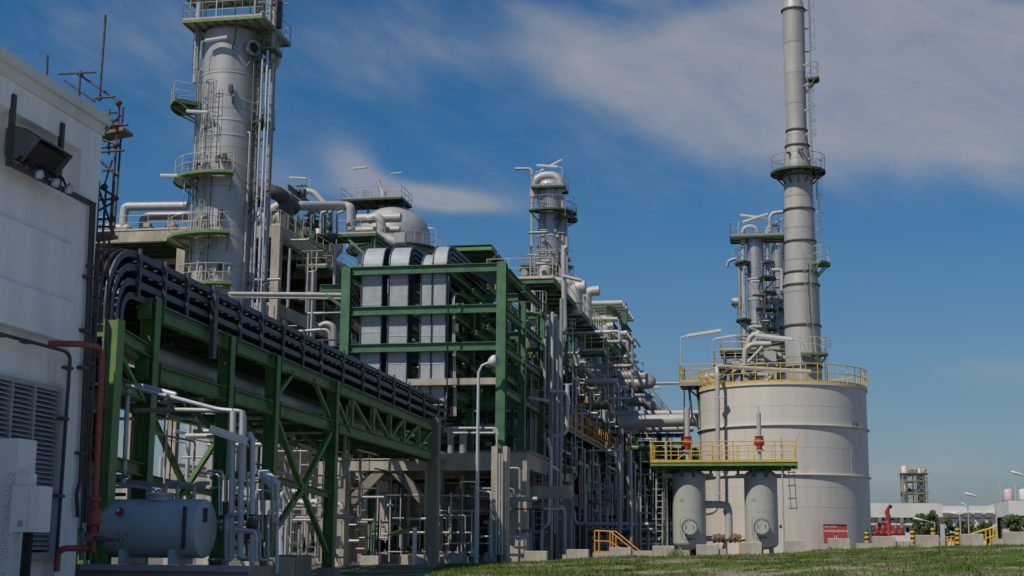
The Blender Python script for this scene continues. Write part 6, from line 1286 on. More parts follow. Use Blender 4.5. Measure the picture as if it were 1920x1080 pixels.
# ------------------------------------------------------------------ two upright drums with their yellow railed platform
yD2 = 78.5
zpl = P(1357, 866, yD2 - 1.6).z
drs = []
for k, (pl_, pr_) in enumerate(((1261.5, 1323.5), (1396, 1458.5))):
    a, b = P(pl_, 950, yD2), P(pr_, 950, yD2); r = (b.x - a.x) / 2; c = (a.x + b.x) / 2; zb, zt3 = P(pl_, 1022, yD2).z + .12, P(pl_, 893, yD2).z
    d = Thing('upright_drum', ['pale grey upright drum left under the yellow railed platform', 'pale grey upright drum under the right half of the yellow railed platform'][k], 'vessel', (c, yD2, gz(c)))
    s = d.part('shell', MB().lathe([(r, zb), (r, zt3)], (c, yD2, 0), 48), 'drum')
    d.part('head', MB().dome([(r * math.cos(i * math.pi / 16), zt3 + .38 * math.sin(i * math.pi / 16)) for i in range(9)], (c, yD2, 0), 48), 'drum'); d.part('bottom_head', MB().dome([(r * math.cos(i * math.pi / 16), zb - .36 * math.sin(i * math.pi / 16)) for i in range(9)], (c, yD2, 0), 48), 'drum')
    z = P(c, 957, yD2).z if False else P(1290, 958, yD2 - r).z; d.part('weld_seam', MB().lathe([(r + .006, z - .01), (r + .006, z + .01)], (c, yD2, 0), 48, caps=False), 'drum', s)
    for an in (.9, 2.24, -2.3, -.7): d.part('leg', MB().ibeam((c + math.cos(an) * r * .8, yD2 + math.sin(an) * r * .8, gz(c) - .3), (c + math.cos(an) * r * .8, yD2 + math.sin(an) * r * .8, zb + .1), .16, .16), 'drum')
    v_ = math.atan2(-yD2, -c) + .02; o = V(math.cos(v_ - .04), math.sin(v_ - .04), 0); zc = P(1292, 988 - k * 1.5, yD2 - r).z; cc = V(c, yD2, zc) + o * (r - .05) + V(.02, 0, 0)
    mh = d.part('manhole', MB().lathe([(.34, 0), (.34, .22), (.425, .22), (.425, .38)], cc, 28, o), 'drum')
    bm_ = MB(); sx = o.cross(Z)
    for i in range(20): a_ = i * 2 * math.pi / 20; q = cc + (sx * math.cos(a_) + Z * math.sin(a_)) * .40; bm_.tube([q + o * .19, q + o * .43], .036, 6)
    d.part('bolts', bm_, 'brown', mh)
    for s_ in (-1, 1): d.part('lifting_handle', MB().tube([cc + sx * .2 * s_ + o * .38 - Z * .1, cc + sx * .2 * s_ + o * .42 - Z * .08, cc + sx * .2 * s_ + o * .42 + Z * .08, cc + sx * .2 * s_ + o * .38 + Z * .1], .012, 6), 'brown', mh)
    d.part('davit_arm', MB().tube([cc + sx * .5 + o * .05 - Z * .5, cc + sx * .5 + o * .2 + Z * .35, cc + sx * .3 + o * .35 + Z * .56, cc + o * .35 + Z * .55, cc + o * .35 + Z * .42], .018, 7, .15), 'drum')
    letters(d, ['C 4484 H', 'A 4474 M'][k], V(c, yD2, P(1290, 1011 if k == 0 else 1008, yD2 - r).z) + o * (r + .02), .155, 'blackp', rz=v_ + math.pi / 2)
    # riser with flame arrester through the platform
    vx = P((1290, 1424.5)[k], 860, yD2).x
    f = Thing('vent_stack', ['white vent stack with a red flame arrester over the drum nearer the rack', 'thin topped white vent stack with a red flame arrester before the cream tank'][k], 'vent stack', (vx, yD2 - .2, zpl))
    zz = lambda py: P(1357, py, yD2).z
    f.part('riser', MB().tube([(vx, yD2 - .2, zt3 + .2), (vx, yD2 - .2, zz(842))], .11, 12), 'wpipe')
    f.part('arrester', MB().dome([(.0, zz(844)), (.2, zz(844)), (.13, zz(840)), (.26, zz(834)), (.27, zz(826)), (.2, zz(822)), (.24, zz(819)), (0, zz(819))], (vx, yD2 - .2, 0), 20), 'red')
    for py in (845, 833, 820): f.part('flange', MB().lathe([(.26 if py != 833 else .29, zz(py) - .02), (.26 if py != 833 else .29, zz(py) + .02)], (vx, yD2 - .2, 0), 20), 'dred' if py != 845 else 'wpipe')
    f.part('stack', MB().tube([(vx, yD2 - .2, zz(819)), (vx, yD2 - .2, zz((764, 776)[k]))], .15 if k == 0 else .12, 14), 'wpipe')
    if k: f.part('tip', MB().tube([(vx + .0, yD2 - .2, zz(776)), (vx, yD2 - .2, zz(764))], .03, 6), 'wpipe')
    f.part('stay', MB().tube([(vx + (-.1 if k == 0 else .1), yD2 - .25, zpl + .1), (vx - .02, yD2 - .25, zz(848))] if k else [(vx - .7, yD2 - .25, zpl + .1), (vx - .08, yD2 - .25, zz(848))], .025, 6), 'wpipe')
    # platform support arms
    for s_ in (-1, 1):
        d.part('support_arm', MB().ibeam((c + s_ * r * .95, yD2 - r * .3, zt3 + .0), (c + s_ * (r + .45), yD2 - r * .3, zt3 + .0), .2, .24), 'drum')
        d.part('support_post', MB().ibeam((c + s_ * (r * .35), yD2 - r * .95, zt3 - .1), (c + s_ * (r * .35), yD2 - r * .95, zpl - .3), .12, .14), 'green'); d.part('post_shoe', MB().box(c + s_ * r * .35 - .16, c + s_ * r * .35 + .16, yD2 - r * 1.12, yD2 - r * .8, zt3 - .16, zt3 - .1), 'drum')
        d.part('support_post', MB().ibeam((c + s_ * (r + .3), yD2 - r * .3, zt3 + .12), (c + s_ * (r + .3), yD2 - r * .3, zpl - .3), .14, .14), 'green')
    d.part('name_plate', MB().bar(V(c, yD2, zb + 2.2) + V(math.cos(v_ - .5), math.sin(v_ - .5), 0) * (r + .01), V(c, yD2, zb + 2.35) + V(math.cos(v_ - .5), math.sin(v_ - .5), 0) * (r + .01), .22, .02, V(math.cos(v_ - .5), math.sin(v_ - .5), 0)), 'galv')
    d.part('drain', MB().tube([(c, yD2, zb - .2), (c, yD2, gz(c) - .1)], .06, 8), 'brown')
a, b = P(1219, 868, yD2 - 1.5), P(1494, 868, yD2 - 1.5)
op = Thing('drum_platform', 'green edged platform with bright yellow rails on top of the two drums', 'platform', ((a.x + b.x) / 2, yD2, zpl)); y0, y1 = yD2 - 1.5, yD2 + 1.5
dk = op.part('deck', MB().box(a.x, b.x, y0, y1, zpl - .04, zpl), 'grate')
for y in (y0, y1): op.part('edge_channel', MB().ibeam((a.x, y, zpl - .1), (b.x, y, zpl - .1), .1, .2), 'lgreen', dk)
for x in (a.x, b.x): op.part('edge_channel', MB().ibeam((x, y0 + .06, zpl - .12), (x, y1 - .06, zpl - .12), .1, .24), 'green', dk)
for i in range(12): x = a.x + .3 + i * (b.x - a.x - .6) / 11; op.part('joist', MB().bar((x, y0 + .1, zpl - .12), (x, y1 - .1, zpl - .12), .08, .16), 'dgreen')
for y in (yD2 - .7, yD2 + .7): op.part('main_beam', MB().ibeam((a.x + .3, y, zpl - .30), (b.x - .3, y, zpl - .30), .12, .12), 'green')
op.part('railing', railing([(a.x + .03, y0, zpl), (b.x - .03, y0, zpl)], 1.1, 1.15, r=.027), 'yellow'); op.part('railing', railing([(a.x + .03, y1, zpl), (b.x - .03, y1, zpl)], 1.1, .62, r=.024), 'yellow')
for x in (a.x + .03, b.x - .03): op.part('railing', railing([(x, y0, zpl), (x, y1, zpl)], 1.1, .75, r=.024), 'yellow')
for x, s in ((a.x + .03, -1), (b.x - .03, 1)): op.part('davit', MB().tube([(x - s * .1, y0, zpl + .2), (x, y0, zpl + 1.1), (x + s * .3, y0, zpl + 1.65)], .028, 6), 'yellow')
for x in (P(1454, 850, y0).x, P(1396, 850, y0).x): pass
for dx in (-.55, .35): op.part('gate', railing([(P(1355, 850, y0).x + dx, y0 + .02, zpl), (P(1355, 850, y0).x + dx + .5, y0 + .02, zpl)], .85, .5, r=.02, toe=False), 'yellow')
op.part('downpipe', MB().tube([(P(1466, 860, y0).x, y0 + .2, gz(5) - .2), (P(1466, 860, y0).x, y0 + .2, zpl + 1.3)], .04, 8), 'wpipe')
x = P(1466, 950, y0).x; op.part('lamp_box', MB().box(x - .16, x - .02, y0 + .1, y0 + .25, P(1466, 990, y0).z, P(1466, 984, y0).z), 'bracket')
# hanging ladder casting its shadow on the tank, and left ladder
lm = MB(); xa, xb = P(1478, 880, y1).x, P(1488, 880, y1).x
lm.tube([(xa, y1, zpl - .2), (xa + .1, y1 + .2, zpl - 2.4)], .02, 6); lm.tube([(xb, y1, zpl - .2), (xb + .12, y1 + .2, zpl - 2.4)], .02, 6)
for z in (zpl - .4, zpl - 1.1, zpl - 1.8, zpl - 2.35): lm.tube([(xa - .05, y1 + .1, z), (xb + .1, y1 + .1, z)], .025, 6)
op.part('drop_ladder', lm, 'wpipe')
al_ = Thing('access_ladder', 'white ladder with an open cage standing left of the two drums', 'ladder', P(1240, 1035, yD2)); lm, cm = ladder(P(1236, 1030, yD2 - .4), V(P(1238, 900, yD2 - .4).x, yD2 - .4, zpl + .2), V(-.6, -1, 0), cage0=1.6, r=.035); l = al_.part('ladder_frame', lm, 'wpipe'); al_.part('safety_cage', cm, 'wpipe', l); q = P(1251, 1030, yD2 - .2); al_.part('stile', MB().tube([(q.x, q.y, gz(q.x) - .2), (q.x, q.y, zpl + 1.2)], .07, 8), 'wpipe')
q = P(1244, 1030, yD2 + .3); solo('green_post', MB().ibeam((q.x, q.y, gz(q.x) - .2), (q.x, q.y, P(1244, 965, yD2).z), .2, .2), 'green', 'short bright green steel post beside the white ladder', 'post')
# pipework between the drums
yQ = yD2 + .3; c0, c1 = P(1323, 1010, yQ).x, P(1397, 1010, yQ).x; zq_ = P(1360, 1010, yQ).z
ip = Thing('drum_pipework', 'grey header pipe with two brown valves linking the drums', 'pipe', (P(1360, 1000, yQ).x, yQ, zq_)); ip.part('header', MB().tube([(c0 - .3, yQ, zq_), (c1 + .3, yQ, zq_)], .15, 14), 'pipe')
ip.part('riser', MB().tube([(P(1360, 1000, yQ).x + .2, yQ, zq_), (P(1363, 1000, yQ).x + .12, yQ, P(1363, 946, yQ).z), (P(1323, 946, yQ).x - .3, yQ, P(1363, 946, yQ).z)], .2, 14, .45), 'drum')
for px in (1348, 1378): q = P(px, 1010, yQ); v = ip.part('valve', MB().dome([(.0, -.32), (.24, -.32), (.24, -.24), (.17, -.1), (.24, 0), (.17, .1), (.24, .24), (.24, .32), (0, .32)], q, 18, V(1, 0, 0)), 'brown'); ip.part('hand_wheel', MB().tube(arc(q + V(0, -.4, .05), .2, 0, 6.283, V(1, 0, 0), Z, 14), .025, 6).tube([q, q + V(0, -.4, .05)], .03, 6), 'brown', v)
for px, m in ((1362, 'brown'), (1386, 'yellow')): q = P(px, 1010, yQ - .3); ip.part('support', MB().tube([(q.x, q.y, gz(q.x) - .1), (q.x, q.y, zq_ - .05)] + ([(q.x + .25, q.y, zq_)] if m == 'yellow' else []), .05, 8), m)
# ------------------------------------------------------------------ concrete edge blocks along the grass crest
yK2 = 61.6
tall = [(675, 709, 1042), (752, 794, 1040), (829, 870, 1038), (908, 947, 1036), (983, 1025, 1033), (1062, 1103, 1030), (1142, 1183, 1026), (1223, 1264, 1023), (1305, 1347, 1021), (1387, 1428, 1017), (1469, 1510, 1013), (1552, 1593, 1009), (1635, 1679, 1005), (1717, 1760, 1003), (1801, 1844, 1001), (1881, 1926, 997)]
low = [(1111, 1142, 1036), (1183, 1223, 1032), (1264, 1293, 1031), (1347, 1362, 1029), (1536, 1552, 1019), (1605, 1636, 1018), (1678, 1712, 1015), (1760, 1772, 1014), (1860, 1882, 1010), (1054, 1062, 1040), (949, 957, 1046)]
where = ['among the pipes right of the last bridge column', 'below the tilted green shelter panel', 'between the concrete pillar and the lamp post', 'at the foot of the twin pedestal', 'below the lower orange landing', 'left of the yellow stair rail', 'at the foot of the yellow stair rail', 'left of the first upright drum', 'between the two upright drums', 'overlapping the foot of the right upright drum', 'in front of the cream tank, right of the drums', 'below the red hose cupboard', 'in front of the red fire manifold', 'right of the red fire manifold', 'left of the sloping yellow rail', 'at the right end of the row']
RB = random.Random(5)
for i, (xa, xb, py) in enumerate(tall):
    a, b = P(xa, py, yK2), P(xb, py, yK2); z = a.z; t = MB(); x0, x1 = a.x, b.x; zb = gz(a.x) - .45; dz = RB.uniform(-.012, .012); bv = .025
    t.hexa([(x0, yK2, zb), (x1, yK2 + .02, zb), (x1, yK2 + .5, zb), (x0, yK2 + .5, zb), (x0, yK2, z - bv), (x1, yK2 + .02, z - bv + dz), (x1, yK2 + .5, z - bv + dz), (x0, yK2 + .5, z - bv)])
    t.hexa([(x0, yK2, z - bv), (x1, yK2 + .02, z - bv + dz), (x1, yK2 + .5, z - bv + dz), (x0, yK2 + .5, z - bv), (x0 + bv, yK2 + bv, z), (x1 - bv, yK2 + bv + .02, z + dz), (x1 - bv, yK2 + .5 - bv, z + dz), (x0 + bv, yK2 + .5 - bv, z)])
    solo('concrete_block', t, 'concrete', 'concrete edge block ' + where[i], 'concrete block', 'concrete blocks along the crest of the grass')
lw = ['left of the block by the yellow stair rail', 'between the yellow stair rail and the drums', 'under the first upright drum', 'beside the drum header pipe', 'left of the red hose cupboard', 'behind the striped bollard by the cream tank', 'before the right half of the fire manifold', 'before the low yellow rails', 'between the sloping yellow rail and the last block', 'by the dark gap left of the stair rail', 'right of the twin pedestal foot']
for i, (xa, xb, py) in enumerate(low):
    a, b = P(xa, py, yK2 + .1), P(xb, py, yK2 + .1); solo('low_kerb', MB().box(a.x + .01, b.x - .01, yK2 + .1, yK2 + .45, gz(a.x) - .4, a.z), 'concrete', 'low concrete kerb piece ' + lw[i], 'kerb', 'low kerb pieces between the concrete blocks')
# yellow stair rail
ysr = 64
sr = Thing('stair_rail', 'bright orange yellow handrail of short steps behind the concrete blocks', 'handrail', P(1150, 1040, ysr)); pz_ = [P(*p, ysr) for p in ((1115, 995), (1144, 996), (1193, 1036))]; m_ = [P(*p, ysr) for p in ((1115, 1014), (1143, 1015), (1172, 1034))]
rm = MB().tube(pz_, .03, 8); rm.tube(m_, .026, 8)
for px, t in ((1115, 995), (1123, 995), (1144, 996), (1149, 1000), (1155, 1005)): a = P(px, t, ysr); rm.tube([a, V(a.x, a.y, gz(a.x) - .3)], .03, 8)
rm2 = MB().tube([p + V(.15, .9, 0) for p in pz_], .03, 8); sr.part('rail', rm, 'orange'); sr.part('rail', rm2, 'orange'); a, b = P(1114, 1034, ysr), P(1143, 1034, ysr); sr.part('landing', MB().box(a.x, b.x, ysr, ysr + 1, a.z - .05, a.z + .02), 'orange'); 
for i in range(3): p = pz_[1] + (pz_[2] - pz_[1]) * ((i + .5) / 3); sr.part('step', MB().box(p.x - .14, p.x + .14, ysr + .02, ysr + .9, p.z - 1.0, p.z - .95), 'dgrate')
# ------------------------------------------------------------------ right hand end: fire manifold, bollards, yellow rails
yH = 66
fm_ = Thing('fire_manifold', 'red fire hydrant manifold with hand wheels and a water monitor behind the blocks', 'hydrant', P(1665, 1005, yH)); z0 = P(1665, 1000, yH).z
a, b = P(1637, 1000, yH), P(1697, 1000, yH); fm_.part('header', MB().tube([(a.x, yH, z0), (b.x, yH, z0)], .09, 14), 'red')
for px in (1645, 1656, 1680, 1691):
    x = P(px, 1000, yH).x; v = fm_.part('hydrant_valve', MB().dome([(0, -.05), (.10, 0), (.08, .12), (.10, .16), (.05, .2), (.06, .3), (0, .32)], (x, yH, z0 + .08), 14), 'red'); fm_.part('hand_wheel', MB().tube(arc((x, yH, z0 + .46), .1, 0, 6.283, V(1, 0, 0), V(0, 1, 0), 12), .022, 6), 'dred', v); fm_.part('outlet', MB().tube([(x, yH, z0 + .1), (x, yH - .3, z0 + .02)], .08, 10), 'dred', v)
x = P(1667, 1000, yH).x; fm_.part('standpipe', MB().tube([(x, yH, gz(x) - .1), (x, yH, P(1667, 980, yH).z)], .10, 14), 'red')
zm = P(1667, 978, yH).z; fm_.part('monitor_elbow', MB().tube([(x - .32, yH, zm - .1), (x + .02, yH, zm - .02), (x + .02, yH - .1, zm + .3)], .075, 12, .1), 'red'); fm_.part('monitor_barrel', MB().tube([(x, yH, zm + .1), (x - .06, yH, zm + .42), (x + .02, yH - .1, zm + .62)], [.09, .11, .06], 14), 'red'); fm_.part('nozzle_cap', MB().lathe([(.08, 0), (.09, .12)], (x + .06, yH - .12, zm + .6), 12, V(.3, -.2, .6)), 'bracket')
def striped(px, py, y, lab, h=None):
    a = P(px, py, y); zb = gz(a.x) - .2; t = Thing('bollard', lab, 'bollard', (a.x, y, zb), 'yellow and black striped bollards'); r = .1; t.part('post', MB().lathe([(r, 0), (r, a.z - zb)], (a.x, y, zb), 16), 'yellow')
    z = a.z - .09; k = 0
    t.part('cap', MB().dome([(r, 0), (r * .7, .05), (0, .07)], (a.x, y, a.z), 16), 'blackp')
    while z > zb + .15: t.part('stripe', MB().lathe([(r + .004, z - .08), (r + .004, z)], (a.x, y, 0), 16, caps=False), 'blackp'); z -= .19
striped(1625, 997, 64, 'striped bollard at the right foot of the cream tank'); striped(1711, 995, 63.5, 'striped bollard right of the red fire manifold'); striped(1749, 990, 65, 'striped bollard left of the grey sign post'); striped(1795, 990, 64, 'striped bollard beside the low yellow rails')
q = P(1766, 975, 63); sg = Thing('sign_post', 'grey square post with a small brown box on top among the bollards', 'post', (q.x, 63, gz(q.x))); sg.part('post', MB().box(q.x - .08, q.x + .08, 62.9, 63.1, gz(q.x) - .2, q.z - .1), 'lpost'); sg.part('small_box', MB().box(q.x - .1, q.x + .1, 62.85, 63.1, q.z - .1, q.z + .12), 'brown')
yr = Thing('low_rail', 'low yellow pipe rails beside the striped bollards', 'handrail', P(1780, 1020, 64)); rm = MB()
for k, px in enumerate((1768, 1776, 1784, 1790)): a = P(px, 1007 - (0), 64 + k * .2); rm.tube([a, V(a.x, a.y, gz(a.x) - .3)], .032, 8)
rm.tube([P(1762, 1008, 64), P(1790, 1006, 64.6)], .032, 8); rm.tube([P(1762, 1015, 64), P(1790, 1013, 64.6)], .03, 8); yr.part('rail', rm, 'orange')
y2 = Thing('sloping_rail', 'yellow stair guard rail rising to the right before the far building', 'handrail', P(1850, 1020, 65)); rm = MB(); t_ = [P(*p, 65) for p in ((1818, 1003), (1835, 997), (1866, 988))]; rm.tube(t_, .04, 8); rm.tube([P(1846, 1010, 65), P(1867, 1004, 65)], .03, 8)
for px, py in ((1848, 994), (1856, 991), (1862, 989), (1867, 988)): a = P(px, py, 65); rm.tube([a, V(a.x, a.y, gz(a.x) - .3)], .035, 8)
y2.part('rail', rm, 'yellow')
# ------------------------------------------------------------------ far white building, lattice tower, lamps and trees
yf = 170
fb = Thing('far_building', 'long cream two storey building far behind the cream tank', 'building', P(1690, 1010, yf)); a, b = P(1625, 945, yf), P(1760, 945, yf); z0 = 0; zt4 = P(1690, 944, yf).z
fb.part('wall', MB().box(a.x - 20, b.x - .0, yf, yf + 14, -1, zt4 - 1.6), 'cream'); fb.part('parapet', MB().box(a.x - 20, b.x + .3, yf - .8, yf + 14.3, zt4 - 1.6, zt4), 'cream'); fb.part('ledge', MB().box(a.x - 20, b.x + .2, yf - .5, yf - .003, P(0, 985, yf).z if False else P(1690, 985, yf).z, P(1690, 981, yf).z), 'cream')
for px in (1650, 1668, 1690, 1706, 1730, 1746): p = P(px, 962, yf); q = P(px + 8, 976, yf); w = fb.part('window', MB().box(p.x, q.x, yf - .03, yf - .004, q.z, p.z), 'glass'); fb.part('window_frame', MB().box((p.x + q.x) / 2 - .03, (p.x + q.x) / 2 + .03, yf - .06, yf - .032, q.z, p.z), 'cream', w)
for px in (1637, 1659, 1677, 1699, 1715, 1738): p_, q_ = P(px, 989, yf), P(px + 6, 998, yf); fb.part('window', MB().box(p_.x, q_.x, yf - .03, yf - .004, q_.z, p_.z), 'glass')
for px in (1645, 1686, 1726): p = P(px, 958, yf); fb.part('fin', MB().prism([(p.x, yf - .005, zt4 - 1.62), (p.x, yf - .9, zt4 - 1.62), (p.x, yf - .005, zt4 - 3.4)], V(.4, 0, 0)), 'cream')
yg = 205
gb_ = Thing('far_annex', 'cream annex with sloped window hoods and roof tanks at the far right', 'building', P(1850, 1010, yg)); a, b = P(1755, 950, yg), P(1990, 950, yg); zt5 = P(1890, 944, yg).z; zl5 = P(1790, 957, yg).z
gb_.part('wall', MB().box(P(1878, 950, yg).x, b.x, yg - 10, yg + 10, -1, zt5 - 1.9), 'cream'); gb_.part('parapet', MB().box(P(1868, 950, yg).x, b.x, yg - 11, yg + 10, zt5 - 1.9, zt5), 'cream'); gb_.part('wall', MB().box(a.x, P(1868, 950, yg).x - .1, yg, yg + 12, -1, zl5 - .5), 'cream'); gb_.part('parapet', MB().box(a.x - .2, P(1868, 950, yg).x - .15, yg - .5, yg + 12, zl5 - .5, zl5 + .6), 'cream')
for px in (1766, 1782, 1806, 1826, 1847): p, q = P(px, 960, yg - .5), P(px + 15, 968, yg - .5); w = gb_.part('window', MB().box(p.x, q.x, yg - .03, yg - .004, q.z - .3, q.z + .8), 'dark'); gb_.part('window_hood', MB().prism([(p.x, yg - .005, p.z), (p.x, yg - 1.0, p.z - .1), (p.x, yg - .005, q.z - .2)], V(q.x - p.x, 0, 0)), 'cream', w)
for px in (1884, 1900, 1912): p, q = P(px, 966, yg - 10), P(px + 9, 985, yg - 10); gb_.part('window', MB().box(p.x, q.x, yg - 10.03, yg - 10.004, q.z, p.z), 'dark')
for px, m, lab in ((1883, 'pink', 'pink plastic water tank on the far annex roof'), (1911, 'cream', 'cream water tank right of the pink one on the roof')):
    p = P(px, 938, yg); t = Thing('water_tank', lab, 'water tank', (p.x, yg - 4, zt5)); z = P(px, 919, yg).z; t.part('tank_body', MB().dome([(.58, zt5 + .35), (.6, zt5 + .6), (.6, z - .3), (.45, z - .06), (.2, z), (0, z + .05)] , (p.x, yg - 4, 0), 20), m); t.part('stand', MB().box(p.x - .7, p.x + .7, yg - 4.7, yg - 3.3, zt5, zt5 + .34), 'dconcrete'); t.part('pipe', MB().tube([(p.x - 1., yg - 4, zt5), (p.x - 1., yg - 4, z + .6), (p.x - .5, yg - 4, z + .8)], .07, 6), 'wpipe')
yl = 270
lt = Thing('lattice_tower', 'far open steel lattice tower with small vessels rising behind the cream building', 'tower', P(1715, 945, yl)); xs_ = [P(px, 900, yl).x for px in (1693, 1716, 1738)]; zz5 = [P(1715, py, yl).z for py in (1000, 944, 925, 902, 889)]
for x in xs_:
    for y in (yl, yl + 5): lt.part('column', MB().bar((x, y, 0), (x, y, zz5[4]), .22, .22), 'gsteel')
for z in zz5[1:]:
    for y in (yl, yl + 5): lt.part('beam', MB().bar((xs_[0], y, z), (xs_[2], y, z), .2, .24), 'gsteel')
for i in range(1, 4):
    for x0, x1 in ((xs_[0], xs_[1]), (xs_[1], xs_[2])): lt.part('brace', MB().bar((x0, yl, zz5[i]), (x1, yl, zz5[i + 1]), .11, .11), 'gsteel'); lt.part('brace', MB().bar((x1, yl, zz5[i]), (x0, yl, zz5[i + 1]), .11, .11), 'gsteel')
for px, p0, p1, r, m in ((1698, 944, 872, .5, 'cream'), (1727, 944, 876, .6, 'steel'), (1712, 889, 880, .9, 'brown'), (1704, 925, 915, .8, 'brown'), (1721, 925, 916, .7, 'cream'), (1732, 889, 878, .5, 'steel')): q = P(px, p0, yl + 2.5); lt.part('small_vessel', MB().dome([(0, 0), (r, .2), (r, P(px, p1, yl + 2.5).z - q.z - .2), (0, P(px, p1, yl + 2.5).z - q.z)], q, 12), m)
lt.part('deck', MB().box(xs_[0] - .4, xs_[2] + .4, yl - .3, yl + 5.3, zz5[4] + .13, zz5[4] + .2), 'gsteel'); lt.part('deck', MB().box(xs_[0] - .3, xs_[2] + .3, yl + .2, yl + 4.8, zz5[2] + .2, zz5[2] + .3), 'gsteel'); lt.part('railing', railing([(xs_[0] - .4, yl - .3, zz5[4] + .3), (xs_[2] + .4, yl - .3, zz5[4] + .3)], 1.2, 1.2, r=.06), 'beige')
for i, (px, pb, pt_, pxe, pye, y, lab) in enumerate(((1870, 1010, 940, 1818, 927, 95, 'tallest white street lamp with a long arm, far right'), (1760, 1003, 972, 1752, 962, 120, 'short street lamp beside the far tree'), (1753, 1003, 980, 1720, 973, 112, 'low street lamp whose arm reaches left before the far trees'), (1817, 1000, 950, 1808, 946, 130, 'thin lamp mast with a spotlight before the annex windows'), (1801, 1000, 965, 1790, 963, 140, 'thinnest far lamp mast before the annex'), (1926, 930, 893, 1905, 887, 90, 'street lamp whose head reaches in from the right edge'))):
    a, b, e = P(px, pb, y), P(px, pt_, y), P(pxe, pye, y); t = Thing('street_lamp', lab, 'street lamp', V(a.x, y, 0)); t.part('pole', MB().tube([(a.x, y, 0), (a.x, y, b.z), e], [.07, .05, .035], 8), 'wpipe'); d = (e - V(a.x, y, b.z)).normalized(); t.part('lamp_head', MB().dome([(.03, -.5), (.075, -.3), (.09, 0), (.07, .25), (0, .32)], e, 10, d), 'lamp')
# trees
def tree(px, pyt, w, y, lab, seed, split=1):
    RT_ = random.Random(seed); top = P(px, pyt, y); g0 = gz(top.x); H = top.z - g0; W_ = w * y / FPX / 2 * .8; t = Thing('tree', lab, 'tree', (top.x, y, g0)); bx, by = top.x, y
    tm = MB().tube([(bx, by, g0 - .2), (bx + .1, by, g0 + H * .3), (bx, by, g0 + H * .6)], [.16, .11, .06], 8); cl = []
    for i in range(30):
        a = RT_.uniform(0, 6.28); u = RT_.random(); h = g0 + H * RT_.uniform(.22, .93); f = math.sin(math.pi * min(1, max(.12, (h - g0) / H * .95))) ** .7; rr = W_ * f * RT_.uniform(.35, .95); cl.append((V(bx + math.cos(a) * rr, by + math.sin(a) * rr, h), W_ * RT_.uniform(.22, .4)))
    for c, _ in cl[:12]: tm.tube([(bx, by, g0 + H * .3), (Vector((bx, by, g0 + H * .4)) + c) / 2, c], [.06, .04, .015], 5)
    t.part('trunk', tm, 'bark'); lf = MB()
    for c, r in cl:
        for j in range(150):
            d = V(RT_.gauss(0, 1), RT_.gauss(0, 1), RT_.gauss(0, .8)).normalized() * r * RT_.random() ** .4; p = c + d; s = RT_.uniform(.06, .13); n = V(RT_.uniform(-1, 1), RT_.uniform(-1, 1), RT_.uniform(-.2, 1)).normalized(); x = n.orthogonal().normalized() * s; yv = n.cross(x).normalized() * s * .6
            lf.add([p - x, p - yv, p + x, p + yv], [(0, 1, 2, 3)])
    t.part('crown', lf, 'leaf')
MT['leaf'] = mat('tree_leaves', (.11, .15, .04), .65, var=.35, scale=1.6, col2=(.06, .09, .025))
for args in ((1650, 978, 36, 150, 'bushy tree between the cream tank and the red manifold', 1), (1728, 957, 40, 140, 'tall dense tree right of the fire manifold', 2), (1745, 956, 40, 146, 'tall tree with an open crown before the far building corner', 3), (1770, 972, 42, 150, 'round tree behind the small sign post', 4), (1808, 976, 52, 150, 'wide low tree below the annex window hoods', 5), (1848, 978, 46, 146, 'wide tree behind the sloping yellow rail', 6), (1905, 966, 64, 120, 'big dark tree at the right edge', 7), (1640, 985, 30, 120, 'low bush touching the right side of the cream tank', 9)): tree(*args)
# far side kerb line of white ground floor
# ------------------------------------------------------------------ rear rack closing the view between the main rack and the drums
rr_ = Thing('rear_structure', 'dim rear pipe structure seen between the orange walkway and the first drum', 'steel structure', (P(1220, 1000, 118).x, 118, 0))
xa, xb = P(1150, 900, 112).x, P(1282, 900, 112).x; zt6 = P(1220, 812, 112).z
for y in (112, 120, 128):
    for i in range(4): x = xa + (xb - xa) * i / 3; rr_.part('column', MB().ibeam((x, y, 0), (x, y, zt6), .3, .3, .03), 'dgreen')
    for z in (3.0, 5.4, 7.6, zt6 - .2): rr_.part('beam', MB().ibeam((xa, y, z), (xb, y, z), .24, .32, .03), R.choice(('dgreen', 'green')))
for z in (3.2, 5.6, 7.8): rr_.part('deck', MB().box(xa - 1, xb + 1, 112.3, 129, z, z + .06), 'dgrate')
rr_.part('shade_back_wall', MB().box(xa - 2, xb + 2.5, 130.5, 130.7, 0, zt6), 'dark')  # added dark sheet in place of the shade behind the rear bays
for k in range(30):
    x, y, z = R.uniform(xa, xb), R.uniform(109, 127), R.uniform(.6, zt6 - 1); L = R.uniform(1.5, 6); m = R.random()
    pts = [V(x, y, z), V(x + L * .6, y, z)] if m < .4 else [V(x, y, z), V(x, y, max(.2, z - L))]
    if R.random() < .5: pts.append(pts[-1] + V(R.uniform(-1, 1), 0, -.01))
    pipe(pts, R.choice((.07, .1, .15)), R.choice(('pipe', 'lpost', 'dpipe', 'steel')), 'pipe threading the dim rear structure behind the first drum', 'pipes in the rear structure', n=8, name='rear_pipe')
